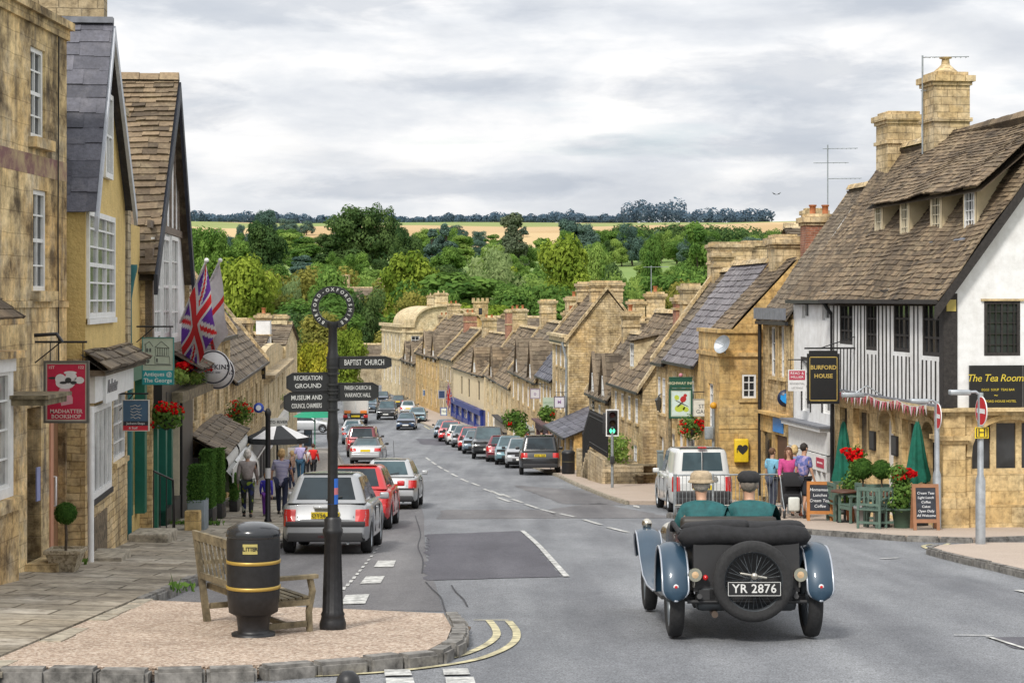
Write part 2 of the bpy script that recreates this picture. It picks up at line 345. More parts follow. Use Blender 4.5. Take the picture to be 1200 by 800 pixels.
M['paint_line'] = plain('road_paint', (.50, .50, .48), .7, 0, .5, 0, .2, 7)
M['paint_yellow'] = plain('yellow_road_paint', (.52, .47, .29), .7, 0, .4, 0, .2, 6)
def gravelmat():
 m, nt, b = newmat('pink_gravel'); p = pos(nt)
 vo = nd(nt, 'ShaderNodeTexVoronoi', {'Vector': p, 'Scale': 42.0})
 col = ramp(nt, nd(nt, 'ShaderNodeSeparateColor', {0: vo.outputs['Color']}).outputs[0], [(0, (.22, .155, .115)), (.4, (.40, .305, .235)), (.75, (.50, .40, .315)), (1, (.65, .57, .48))])
 col = mixc(nt, 1, col, ramp(nt, noi(nt, p, 1.4, 6, .65), [(.3, (.8, .78, .76)), (.7, (1.12, 1.12, 1.12))]), 'MULTIPLY')
 nt.links.new(col, b.inputs['Base Color']); b.inputs['Roughness'].default_value = .9
 bump(nt, b, vo.outputs['Distance'], .7, .02); return m
M['gravel'] = gravelmat()
M['flag'] = stone('flagstones', (.195, .17, .13), (.375, .335, .27), (.075, .062, .04), 1.15, .62, .35, .1, .06, .4, .15, mott=.25, ms=.022)
def pavemat():
 m, nt, b = newmat('pale_pavement'); p = pos(nt)
 col = mixc(nt, noi(nt, p, .8, 6, .65), (.34, .27, .215), (.47, .39, .325))
 col = mixc(nt, 1, col, ramp(nt, noi(nt, p, 40, 3, .7), [(.3, (.7, .7, .7)), (.7, (1.2, 1.2, 1.2))]), 'MULTIPLY')
 nt.links.new(col, b.inputs['Base Color']); b.inputs['Roughness'].default_value = .88; return m
M['pave'] = pavemat()
M['kerb'] = plain('granite_kerb', (.20, .19, .175), .85, 0, .45, 0, .5, 7)
M['kerb_light'] = plain('sandy_kerb', (.36, .32, .25), .85, 0, .4, 0, .5, 7)
def cut_poly(poly, step=1.0, ymax=330):
 bm = bmesh.new(); bm.faces.new([bm.verts.new((x, y, 0)) for x, y in poly])
 ys = [q[1] for q in poly]; a, b_ = math.floor(min(ys)/step)+1, math.ceil(max(ys)/step)
 for i in range(a, b_):
  bmesh.ops.bisect_plane(bm, geom=bm.verts[:]+bm.edges[:]+bm.faces[:], plane_co=(0, i*step, 0), plane_no=(0, 1, 0))
 return bm
def sheet(name, poly, dz, mat, zf=None, skirt=0, kind='structure', xcuts=()):
 zf = zf or (lambda x, y: zq(y)); bm = cut_poly([(p[0], p[1]) for p in poly])
 for x in xcuts: bmesh.ops.bisect_plane(bm, geom=bm.verts[:]+bm.edges[:]+bm.faces[:], plane_co=(x, 0, 0), plane_no=(1, 0, 0))
 for v in bm.verts: v.co.z = zf(v.co.x, v.co.y)+dz
 if skirt:
  be = [e for e in bm.edges if e.is_boundary]
  r = bmesh.ops.extrude_edge_only(bm, edges=be)
  for v in [g for g in r['geom'] if isinstance(g, bmesh.types.BMVert)]: v.co.z -= skirt
 bmesh.ops.recalc_face_normals(bm, faces=bm.faces[:])
 mb = MB(); mb.bm(bm, 0, smooth=False); bm.free()
 o = mb.build(name, mat)
 if kind: o['kind'] = kind
 return o
def multi(name, polys, dz, mat, zf=None):
 mb = MB(); zf = zf or (lambda x, y: zq(y))
 for poly in polys:
  bm = cut_poly([(p[0], p[1]) for p in poly])
  for v in bm.verts: v.co.z = zf(v.co.x, v.co.y)+dz
  mb.bm(bm, 0, smooth=False); bm.free()
 o = mb.build(name, mat); o['kind'] = 'structure'; return o
# terrain sheet to the horizon
def far_h(x, y):
 z = zr(y)
 if y > 450:
  k = min(1, (y-450)/900)
  z += k*(noise.noise(Vector((x/420, y/420, 3)))*9+noise.noise(Vector((x/150, y/150, 7)))*2.5)
  z += k*(.016*max(0, x-80) if y < 1700 else .006*max(0, x))
 return z
def terrain():
 ys = [-60, -30, 0, 8]+[10+i*2.0 for i in range(150)]+[310+i*15 for i in range(80)]+[1510+i*45 for i in range(60)]
 mb = MB(); rows = []
 for y in ys:
  n = 44; half = max(70, y*.62); rows.append([Vector((-half+2*half*i/n, y, far_h(-half+2*half*i/n, y)-(.22 if y < 320 else .12))) for i in range(n+1)])
 mb.grid(rows)
 m, nt, b = newmat('countryside'); p = pos(nt); sp = nd(nt, 'ShaderNodeSeparateXYZ', {0: p})
 yy = mth(nt, 'ADD', sp.outputs[1], mth(nt, 'MULTIPLY', mth(nt, 'SUBTRACT', noi(nt, vmul(nt, p, (1, .0, 0)), .004, 2), .5), 500))
 grass = mixc(nt, noi(nt, p, .02, 4), (.11, .19, .035), (.21, .29, .08))
 tan = mixc(nt, noi(nt, vmul(nt, p, (1, .25, 1)), .012, 5), (.40, .265, .12), (.52, .37, .19))
 vo = nd(nt, 'ShaderNodeTexVoronoi', {'Vector': vmul(nt, p, (.0045, .0028, 0)), 'Scale': 1.0}).outputs['Color']; cr_ = ramp(nt, nd(nt, 'ShaderNodeSeparateColor', {0: vo}).outputs[0], [(0, (.40, .27, .125)), (.3, (.50, .37, .19)), (.52, (.17, .22, .06)), (.68, (.44, .31, .16)), (.86, (.25, .27, .09))]); cr_.node.color_ramp.interpolation = 'CONSTANT'; tan = mixc(nt, .65, tan, cr_)
 fld = mixc(nt, ramp(nt, mth(nt, 'MULTIPLY', yy, 1/4000), [(.335, (0, 0, 0)), (.342, (1, 1, 1)), (.50, (1, 1, 1)), (.505, (.2, .2, .2)), (.55, (.2, .2, .2)), (.56, (.9, .9, .9))]), grass, tan)
 nt.links.new(fld, b.inputs['Base Color']); b.inputs['Roughness'].default_value = 1
 o = mb.build('ground', m); o['kind'] = 'structure'
terrain()
# road sheet: every metre of Y carries a row of vertices
def road():
 mb = MB(); rows = []
 for y in list(range(6, 331)):
  lx = lerp([(6, -14), (40, -8), (60, -8), (90, -16), (130, -26), (170, -34), (330, -80)], y); rx = lerp([(6, 24), (45, 24), (62, 16), (90, 10), (160, 6), (240, -4), (330, -12)], y)
  rows.append([Vector((lx+(rx-lx)*i/8, y, zq(y))) for i in range(9)])
 mb.grid(rows); o = mb.build('road', M['asphalt']); o['kind'] = 'structure'
road()
g2 = lambda px, py, dz=0: (lambda v: (v.x, v.y))(G(px, py, dz))
# left pavement (flagstones), then plain paving further down
kl = [(lerp(KL, y), y) for y in (9, 16, 24, 36, 58)]
sheet('pavement', kl+[(-10.6, 58), (-9.4, 42), (-8.4, 30), (-8.4, 9)], 0, M['flag'], zL, .2, xcuts=(-5.2, -5.8, -6.5))
kl2 = [(lerp(KL, y), y) for y in (58, 66, 72, 80, 96, 112, 122)]
sheet('pavement', kl2+[(-17, 122), (-10.6, 58)], 0, plain('grey_paving', (.24, .215, .19), .9, 0, .3, 0, .3, 5), zL, .2)
# build-out of pinkish gravel with granite kerb
bo = [G(520, 719, .12), G(529, 735, .12), G(523, 750, .12), G(500, 762, .12), G(420, 770, .12), G(300, 779, .12), G(180, 782, .12), G(60, 781, .12), G(-60, 781, .12)]
bo2 = [(p.x, p.y) for p in bo]
gp = [(-4.62, 23.2), (bo2[0][0], bo2[0][1]+.05)]+bo2[:-1]+[(-4.62, bo2[-2][1])]
sheet('gravel_path', gp, .004, M['gravel'], lambda x, y: zq(y)+.12, .2)
mh = MB()
def kerb(name, pts, w, mat, z0=-.05, z1=.125, L=.9, gap=.02, off=0):
 mb = MB(); pts = [Vector((p[0], p[1], 0)) for p in pts]
 for a, b in zip(pts, pts[1:]):
  d = b-a; n = max(1, round(d.length/L)); t = d.normalized(); nn = Vector((-t.y, t.x, 0))
  for i in range(n):
   p, q = a+d*(i/n)+t*gap*.5, a+d*((i+1)/n)-t*gap*.5; h = z1+rng.uniform(-.012, .008); j = rng.uniform(-.012, .012); w0 = w*rng.uniform(.92, 1.06)
   c = []
   for zz in (z0, h):
    for s_, o_ in ((p, off+j), (q, off+j), (q, off+j+w0), (p, off+j+w0)):
     v = s_+nn*o_; c.append(Vector((v.x, v.y, zq(s_.y)+zz)))
   bm = bmesh.new(); vs = [bm.verts.new(x) for x in c]
   for f in [(3, 2, 1, 0), (4, 5, 6, 7), (0, 1, 5, 4), (1, 2, 6, 5), (2, 3, 7, 6), (3, 0, 4, 7)]: bm.faces.new([vs[k] for k in f])
   bmesh.ops.bevel(bm, geom=bm.edges[:], offset=.03, segments=2, affect='EDGES'); mb.bm(bm, 0, smooth=False); bm.free()
 o = mb.build(name, mat); o['kind'] = 'structure'; return o
kerb('kerb', [(bo2[0][0], bo2[0][1]+.1)]+bo2, .2, M['kerb'], -.05, .14, .42, .012)
kerb('kerb', list(reversed([(lerp(KL, y), y) for y in (23.3, 27, 31, 36, 47, 58, 66, 72, 80, 96, 112, 122)])), .16, M['kerb'], -.05, .15, .8)
kerb('kerb', list(reversed([(-4.62, 9), (-4.62, 16), (-4.66, 23.3)])), .26, M['kerb_light'], .02, .128, .75)
# gutter silt beside the kerb of the build-out
sheet('gutter_soil', [g2(533, 724), g2(552, 735), g2(545, 748), g2(532, 757), g2(524, 757), g2(531, 740)], .006, plain('gutter_soil', (.13, .085, .05), .95, 0, .5, 0, .5, 25))
# parking bay surface, dark repair patches
sheet('parking_bay', [g2(185, 712), g2(519, 716), g2(512, 690), g2(500, 655), g2(497, 625), g2(497, 604), g2(492, 590), (-4.85, 58), (-4.6, 36), (-4.66, 23.3)], .004, M['asphalt_bay'])
def rag(pts, a=.08):
 out = []
 for (x0, y0), (x1, y1) in zip(pts, pts[1:]+pts[:1]):
  n = max(2, int(math.hypot(x1-x0, y1-y0)/.35))
  for i in range(n): out.append((x0+(x1-x0)*i/n+rng.uniform(-a, a), y0+(y1-y0)*i/n+rng.uniform(-a, a)))
 return out
sheet('road_patch', rag([g2(498, 680), g2(660, 676), g2(612, 622), g2(500, 626)]), .008, M['asphalt_patch'])
sheet('road_patch', rag([g2(512, 608), g2(655, 607), g2(640, 597), g2(520, 597)]), .006, M['asphalt_bay'])
sheet('road_patch', rag([g2(655, 607), g2(795, 607), g2(700, 589), g2(640, 597)]), .006, M['asphalt_bay'])
sheet('road_patch', rag([g2(600, 568), g2(690, 575), g2(735, 592), g2(660, 590)]), .006, M['asphalt_bay'])
sheet('road_patch', rag([g2(1157, 746), g2(1230, 746), g2(1230, 766), g2(1196, 760)]), .006, M['asphalt_patch'])
sheet('road_patch', rag([g2(487, 514), g2(520, 514), g2(524, 522), g2(495, 521)]), .006, M['asphalt_patch'])
# painted lines
def ribbon(pts, w):
 pts = [Vector((p[0], p[1])) for p in pts]; out = []
 for i in range(len(pts)-1):
  t = (pts[i+1]-pts[i]).normalized(); n = Vector((-t.y, t.x))*w/2
  out.append([pts[i]+n, pts[i]-n, pts[i+1]-n, pts[i+1]+n])
 return out
def curve(pts, n=24):
 pts = [Vector((p[0], p[1])) for p in pts]; o = []
 for k in range(len(pts)-1):
  p0, p1, p2, p3 = pts[max(0, k-1)], pts[k], pts[k+1], pts[min(len(pts)-1, k+2)]
  for i in range(n):
   t = i/n; o.append(.5*((2*p1)+(p2-p0)*t+(2*p0-5*p1+4*p2-p3)*t*t+(3*p1-p0-3*p2+p3)*t**3))
 o.append(pts[-1]); return o
def strip(pts, w):
 pts = [Vector((p[0], p[1])) for p in pts]; L, Rr = [], []
 for i, p in enumerate(pts):
  t = (pts[min(i+1, len(pts)-1)]-pts[max(0, i-1)]).normalized(); n = Vector((-t.y, t.x))*w/2; L.append(p+n); Rr.append(p-n)
 return [[L[i], Rr[i], Rr[i+1], L[i+1]] for i in range(len(pts)-1)]
yl = [(573, 727), (581, 738), (580, 748), (560, 761), (520, 773), (440, 782), (330, 787), (180, 790), (40, 789)]
yl2 = [(596, 728), (605, 740), (602, 753), (580, 766), (540, 777), (450, 788), (330, 794), (180, 796), (40, 796)]
multi('yellow_line', strip(curve([g2(*p) for p in yl], 8), .085)+strip(curve([g2(*p) for p in yl2], 8), .085)+ribbon([g2(555, 727), g2(596, 727)], .05), .012, M['paint_yellow'])
yr = [(1092, 638), (1082, 640), (1094, 645), (1130, 651), (1165, 660), (1215, 672)]
yr2 = [(1112, 637), (1106, 640), (1118, 644), (1150, 651), (1180, 658), (1215, 667)]
multi('yellow_line', strip(curve([g2(*p) for p in yr], 8), .09)+strip(curve([g2(*p) for p in yr2], 8), .09)+strip(curve([g2(*p) for p in ((1060, 630), (1105, 629), (1150, 627), (1215, 622))], 6), .12), .012, M['paint_yellow'])
W = []
for a, b in (((499, 536), (504, 539.5)), ((506, 541), (511, 544.5)), ((513, 546), (518, 549)), ((520, 550), (526, 553)), ((529, 555), (536, 558.5)), ((540, 561), (549, 565)), ((553, 566), (562, 569.5)),
    ((567, 573), (578, 577)), ((588, 579), (598, 583)), ((600, 585), (612, 589)), ((616, 591), (631, 596)), ((634, 597), (650, 601)), ((656, 602), (674, 606)), ((684, 609), (704, 615)), ((712, 618), (736, 624)), ((757, 630), (772, 634)),
    ((575, 575), (588, 581)), ((583, 583), (597, 588))):
 W += ribbon([g2(*a), g2(*b)], .12)
W += strip(curve([g2(*p) for p in ((612, 622), (630, 638), (648, 658), (664, 676))], 6), .1)
CR = []
for c in ([(499, 682), (508, 690), (517, 700), (521, 712), (524, 722)], [(530, 686), (534, 694), (542, 702), (549, 711)], [(488, 604), (492, 625), (490, 640), (497, 656), (496, 672)]):
 CR += strip(curve([g2(x+rng.uniform(-2, 2), y) for x, y in c], 6), .022)
multi('road_crack', CR, .013, plain('tar_crack', (.035, .035, .04), .8))
# line across the carriageway and bay marks
W += ribbon([g2(497, 575), g2(620, 574)], .05)+ribbon([g2(655, 571), g2(700, 573)], .1)
for x, y in ((667, 563), (676, 567), (686, 571), (697, 575), (706, 580), (718, 584), (730, 588), (742, 592)):
 W.append([g2(x, y), g2(x+7, y+1.2), g2(x+7.6, y+3.4), g2(x+.6, y+2.2)])
bars = [((405, 698), (433, 697), (428, 708), (399, 709)), ((429, 676), (451, 675.5), (446, 684), (422, 684.5)), ((443, 657.5), (464, 657), (461, 665), (438, 665))]
W += [[g2(*p) for p in b] for b in bars]
for i in range(14):
 t = i/13; x = 400+(446-400)*t**.9; y = 692-(692-636)*t; h = 2.6*(1-t)+1.2
 W.append([g2(x, y), g2(x+4.5-2*t, y-.4), g2(x+6-2*t, y-h), g2(x+1.4, y-h+.4)])
for x0, x1, y0, y1 in ((450, 480, 786, 793), (519, 548, 785, 792), (452, 484, 796, 806), (522, 555, 795, 805)):
 W.append([g2(x0, y0), g2(x1, y0-.6), g2(x1+3, y1-.6), g2(x0+1, y1)])
W += ribbon([g2(1032, 655), g2(1054, 654)], .1)+ribbon([g2(1118, 745), g2(1165, 745.5)], .05)+ribbon([g2(1157, 746.5), g2(1202, 761)], .05)+ribbon([g2(1192, 692), g2(1210, 696)], .12)
W += ribbon([g2(548, 521), g2(556, 526)], .1)
multi('road_marking', W, .016, M['paint_line'])
multi('yellow_line', ribbon([g2(497, 499), g2(504, 503)], .14)+ribbon([g2(500, 498), g2(508, 502)], .14), .012, M['paint_yellow'])
# right pavement (terrace by the tea room, then down the street)
FR = lambda y: 11.41-.0846*y if y < 165 else -2.55-.155*(y-165)
rk = [(lerp(KR, y), y) for y in (240, 205, 165, 140, 110, 96, 84, 72, 62)]
fac = [(FR(y)+.6, y) for y in (62, 75, 90, 110, 140, 165, 205, 240)]
sheet('pavement', rk+[(3.6, 57.5), (7.0, 57)]+fac, 0, M['pave'], zR, .2)
terr = [(4.2, 49.6), (4.75, 47.2), (5.6, 44.2), (6.7, 41.5), (8.2, 38.9), (9.4, 38.2), (11.5, 39.4)]
sheet('pavement', terr+[(11.5, 45), (8.9, 56), (7.2, 56), (7.0, 49.8)], 0, M['pave'], zR, .2)
kerb('kerb', list(reversed(rk+[(3.6, 57.5)])), .14, M['kerb_light'], -.05, .13, .9, .02, 0)
kerb('kerb', list(reversed(terr)), .14, M['kerb'], -.05, .13, .8, .02, 0)
low = [(8.1, 35.5), (7.75, 34.6), (7.75, 33.7), (7.9, 29), (8.3, 20), (26, 20), (26, 36.4), (9.2, 36.4)]
sheet('pavement', low, 0, M['pave'], zR, .2)
kerb('kerb', list(reversed(low[:5])), .14, M['kerb'], -.05, .13, .8, .02, 0)
# ------------------------------------------------------------------ building kit
def wall_holes(mb, fr, u0, u1, v0, v1, holes, depth=.16, m=0, mrev=None, d=0.0, maxs=None):
 mrev = m if mrev is None else mrev
 hs = [(max(u0, h[0]), min(u1, h[1]), max(v0, h[2]), min(v1, h[3])) for h in holes if h[1] > u0 and h[0] < u1 and h[3] > v0 and h[2] < v1]
 us = sorted({u0, u1, *[h[0] for h in hs], *[h[1] for h in hs]}); vs = sorted({v0, v1, *[h[2] for h in hs], *[h[3] for h in hs]})
 for i in range(len(us)-1):
  for j in range(len(vs)-1):
   uc, vc = (us[i]+us[i+1])/2, (vs[j]+vs[j+1])/2
   if any(h[0] < uc < h[1] and h[2] < vc < h[3] for h in hs): continue
   mb.face([fr(us[i], vs[j], d), fr(us[i+1], vs[j], d), fr(us[i+1], vs[j+1], d), fr(us[i], vs[j+1], d)], m)
 for a, b, c, e in hs:
  for q in (((a, c), (b, c)), ((b, c), (b, e)), ((b, e), (a, e)), ((a, e), (a, c))):
   (x, y), (x2, y2) = q
   mb.face([fr(x, y, d), fr(x2, y2, d), fr(x2, y2, d+depth), fr(x, y, d+depth)], mrev)
def window(par, fr, u0, u1, v0, v1, d=.12, nx=2, ny=3, frame='white_paint', glass='glass', fw=.06, bw=.025, sill=None, mull=0, name='window', meet=False, stonem=None):
 mb = MB(); t = .05
 mb.fbox(fr, u0, u0+fw, v0, v1, d-t, d+.02); mb.fbox(fr, u1-fw, u1, v0, v1, d-t, d+.02)
 mb.fbox(fr, u0+fw, u1-fw, v1-fw, v1, d-t, d+.02); mb.fbox(fr, u0+fw, u1-fw, v0, v0+fw, d-t, d+.02)
 for i in range(1, nx):
  u = u0+(u1-u0)*i/nx; b = bw*(2.2 if mull and i % mull == 0 else 1); mb.fbox(fr, u-b/2, u+b/2, v0+fw, v1-fw, d-t+.012, d+.012)
 for j in range(1, ny):
  v = v0+(v1-v0)*j/ny; b = bw*(2.2 if meet and j == ny//2 else 1); mb.fbox(fr, u0+fw, u1-fw, v-b/2, v+b/2, d-t+.015, d+.009)
 w = mb.build(name, M[frame] if isinstance(frame, str) else frame, par)
 g = MB(); g.face([fr(u0+fw*.5, v0+fw*.5, d), fr(u1-fw*.5, v0+fw*.5, d), fr(u1-fw*.5, v1-fw*.5, d), fr(u0+fw*.5, v1-fw*.5, d)])
 g.build('pane', M[glass], w)
 if sill:
  s = MB(); s.fbox(fr, u0-.07, u1+.07, v0-.09, v0-.004, -.07, d-.03); s.build('sill', M[sill], w)
 return w
def slates(mb, e0, e1, r1, r0, row=.2, wid=.3, th=.03, m=0, sag=0.0, wav=.02, mbase=None, grad=0.55):
 e0, e1, r1, r0 = map(Vector, (e0, e1, r1, r0))
 nrm = (e1-e0).cross(r0-e0).normalized()
 if nrm.z < 0: nrm = -nrm
 H = ((r0-e0).length+(r1-e1).length)/2
 ts = [0.0]; h = row*1.25
 while ts[-1]+h < H: ts.append(ts[-1]+h); h = max(row*grad, h*.985)
 ts.append(H); n = len(ts)-1
 def pt(u, t):
  a = e0+(r0-e0)*t; b = e1+(r1-e1)*t; p = a+(b-a)*u
  if sag: p = p-Vector((0, 0, sag*math.sin(math.pi*u)*(.4+.6*t)))
  if wav: p = p+nrm*wav*noise.noise(p*.55)*2
  return p
 mb.face([p-nrm*(wav*2+sag*.6+.015) for p in (e0, e1, r1, r0)], m if mbase is None else mbase, .1)
 for i in range(n):
  t0 = ts[i]/H; t1 = min(1, (ts[i+1]+.25*row)/H); L = ((e1-e0).length*(1-t0)+(r1-r0).length*t0)
  u = -rng.random()*wid/L; tone = rng.uniform(-.12, .12)
  while u < 1:
   w_ = wid*rng.uniform(.6, 1.5)/L; ua, ub = max(0, u), min(1, u+w_); u += w_
   if ub-ua < .02*wid/L: continue
   k = rng.uniform(.7, 1.5)*th; k2 = k*rng.uniform(.8, 1.25); dt = rng.uniform(-.018, .018)/H*(row/.2)
   a = pt(ua, max(-.01, t0+dt))+nrm*k; b = pt(ub, max(-.01, t0+dt))+nrm*k2; c = pt(ub, t1)+nrm*.012; d = pt(ua, t1)+nrm*.012
   r = min(1, max(0, rng.betavariate(1.6, 1.9)+tone))
   mb.face([a, b, c, d], m, r); mb.face([a-nrm*k, b-nrm*k2, b, a], m, r*.5)
   mb.face([a-nrm*k, a, d], m, r*.4)
def ridge_tiles(mb, a, b, m=0, w=.17, h=.1, L=.45):
 a, b = Vector(a), Vector(b); d = b-a; n = max(1, int(d.length/L)); t = d.normalized(); s = t.cross(Vector((0, 0, 1))).normalized()
 for i in range(n):
  p = a+d*(i/n); q = a+d*((i+.97)/n); z = Vector((0, 0, h*rng.uniform(.8, 1.1))); dz = Vector((0, 0, -.08))
  mb.mesh([p-s*w+dz, p-s*w*.45+z*.7, p+z, p+s*w*.45+z*.7, p+s*w+dz, q-s*w+dz, q-s*w*.45+z*.7, q+z, q+s*w*.45+z*.7, q+s*w+dz],
    [(0, 1, 6, 5), (1, 2, 7, 6), (2, 3, 8, 7), (3, 4, 9, 8), (0, 4, 3, 2, 1), (5, 6, 7, 8, 9)], m)
def chimney(par, c, w, d, z0, z1, mat='chimstone', pots=0, ang=0.0, potmat='terracotta', cap=.16, mid=True, potm=.28):
 mt = Matrix.Translation((c[0], c[1], 0)) @ Matrix.Rotation(ang, 4, 'Z'); mb = MB()
 mb.box(-w/2, w/2, -d/2, d/2, z0, z1-.3, 0, mt)
 if mid: mb.box(-w/2-.06, w/2+.06, -d/2-.06, d/2+.06, z0+(z1-z0)*.55, z0+(z1-z0)*.55+.1, 1, mt)
 mb.box(-w/2-.05, w/2+.05, -d/2-.05, d/2+.05, z1-.3, z1-.2, 1, mt); mb.box(-w/2-.12, w/2+.12, -d/2-.12, d/2+.12, z1-.2, z1-.04, 1, mt)
 mb.box(-w/2+.03, w/2-.03, -d/2+.03, d/2-.03, z1-.04, z1+cap*.4, 1, mt)
 o = mb.build('chimney', [M[mat], M['chimstone']], par)
 for i in range(pots):
  p = MB(); x = ((i+.5)/pots-.5)*w*.8 if w >= d else 0; y = 0 if w >= d else ((i+.5)/pots-.5)*d*.8
  p.lathe([(.11, z1), (.12, z1+.05), (.095, z1+.1), (.1, z1+potm*1.1), (.125, z1+potm*1.15), (.125, z1+potm*1.3)], n=12, mat=mt @ Matrix.Translation((x, y, 0)))
  p.build('chimney_pot', M[potmat], o)
 return o
def gutter(par, fr, u0, u1, v, d=-.16, mat='black_iron', pipe=None, zb=None):
 mb = MB(); mb.fbox(fr, u0, u1, v-.1, v, d-.06, d+.05); mb.build('gutter', M[mat], par)
 if pipe is not None:
  p = MB(); p.tube([fr(pipe, v-.05, d), fr(pipe, v-.4, -.06), fr(pipe, zb, -.06)], .05, 8); p.build('drainpipe', M[mat], par)
def lintel(mb, fr, u0, u1, v0, v1, m, w=.12, d=-.025, sill=True):
 mb.fbox(fr, u0-w, u1+w, v1, v1+.18, d, .02, m)
 mb.fbox(fr, u0-w, u0, v0, v1, d+.005, .02, m); mb.fbox(fr, u1, u1+w, v0, v1, d+.005, .02, m)
 if sill: mb.fbox(fr, u0-w, u1+w, v0-.1, v0, d-.04, .02, m)
def zbase(a, b): return min(zr(a[1]), zr(b[1]))-.25
def house(name, label, cat, a, b, eave, rise, half=2.7, wallm='stone_b', roofm='slate_stone', wins=(), doors=(), inn=(1, 0), trim='trimstone', row=.22, wid=.34, coping=(0, 0),
    chim=(), sag=.05, gut='black_iron', ewins=(), endwall=True, group=None, copm='chimstone', ridge_off=0, wav=.02, sur=True, farend=True, over=.18):
 """terraced house: facade a (near) -> b (far), roof ridge parallel to the street"""
 fr = Fr(a, b, inn); zb = zbase(a, b); L = fr.L; root = thing(name, label, cat, (a[0], a[1], zb), 0, group)
 holes = [(w_[0], w_[1], w_[2], w_[3]) for w_ in wins]+[(d_[0], d_[1], d_[2], d_[3]) for d_ in doors]
 mb = MB(); wall_holes(mb, fr, 0, L, zb, eave, holes)
 D = 2*half
 for k, (u, on) in enumerate(((0, endwall), (L, farend))):
  if not on: continue
  e = Fr(fr(u, 0)[:2], fr(u, 0, D)[:2], fr.t if u == 0 else -fr.t)
  wall_holes(mb, e, 0, D, zb, eave, [w_[:4] for w_ in ewins] if k == 0 else [])
  mb.face([e(0, eave), e(D, eave), e(half, eave+rise)])
 mb.face([fr(0, zb, D), fr(L, zb, D), fr(L, eave, D), fr(0, eave, D)])
 if sur:
  for w_ in wins:
   lintel(mb, fr, w_[0], w_[1], w_[2], w_[3], 1)
 mb.build('wall', [M[wallm], M[trim]], root)
 for w_ in wins:
  o = w_[4] if len(w_) > 4 else {}; window(root, fr, w_[0], w_[1], w_[2], w_[3], **o)
 if ewins:
  e = Fr(fr(0, 0)[:2], fr(0, 0, D)[:2], fr.t)
  for w_ in ewins: window(root, e, *w_[:4], **(w_[4] if len(w_) > 4 else {}))
 for d_ in doors:
  dm = d_[4] if len(d_) > 4 else 'timber_dark'; q = MB(); q.fbox(fr, d_[0], d_[1], d_[2], d_[3], .1, .14)
  for i in range(2):
   for j in range(2):
    uu = d_[0]+.1+i*(d_[1]-d_[0]-.1)/2; vv = d_[2]+.15+j*(d_[3]-d_[2])/2; q.fbox(fr, uu, uu+(d_[1]-d_[0]-.3)/2, vv, vv+(d_[3]-d_[2])/2-.25, .08, .11)
  o = q.build('door', M[dm] if isinstance(dm, str) else dm, root); h = MB(); h.ball(fr(d_[0]+.12, (d_[2]+d_[3])/2, .06), .035, sub=1); h.build('handle', M['nickel'], o)
 rb = MB(); ov = over; sl = rise/half; z0 = eave-ov*sl
 slates(rb, fr(-.02, z0, -ov), fr(L+.02, z0, -ov), fr(L+.02, eave+rise, half), fr(-.02, eave+rise, half), row, wid, .035*row/.2, 0, sag, wav)
 slates(rb, fr(L+.02, eave, D), fr(-.02, eave, D), fr(-.02, eave+rise, half), fr(L+.02, eave+rise, half), row*2, wid*2, .035*row/.2, 0, sag, wav)
 ridge_tiles(rb, fr(0, eave+rise+.02, half), fr(L, eave+rise+.02, half), 1, .16, .1, .5)
 roof = rb.build('roof', [M[roofm], M['chimstone']], root)
 for k, u in enumerate((0, L)):
  if coping[k]:
   c = MB(); wd = coping[k]
   for (d0, h0, d1, h1) in ((-ov-.05, z0-.02, half, eave+rise+.12), (D+.1, eave-.1, half, eave+rise+.12)):
    p, q = fr(u, h0, d0), fr(u, h1, d1); s_ = fr.t*wd/2
    c.hexa([p-s_, p+s_, q+s_, q-s_]+[x+Vector((0, 0, .2)) for x in (p-s_, p+s_, q+s_, q-s_)])
   c.build('coping', M[copm], roof)
 for c in chim:     # (u, d, w, dd, ztop, pots, mat)
  u, d, w_, dd, zt, pots = c[:6]; p = fr(u, 0, d)
  zroof = eave+rise*(1-abs(d-half)/half)-.6
  chimney(roof, (p.x, p.y), w_, dd, zroof, zt, c[6] if len(c) > 6 else 'chimstone', pots, math.atan2(fr.n.y, fr.n.x))
 if gut: gutter(root, fr, 0, L, z0+.02, -ov-.02, gut)
 return root, fr, roof
def rowwins(L, zs, n, w=.85, h=1.25, m0=.6, st=None, skip=()):
 """n evenly spaced windows on each floor"""
 out = []; k = 0
 for z in zs:
  for i in range(n):
   u = m0+(L-2*m0)*(i+.5)/n-w/2
   if k not in skip: out.append((u, u+w, z, z+h, st or {}))
   k += 1
 return out
def eave_z(py, Y): return -(py-YH)/F*Y
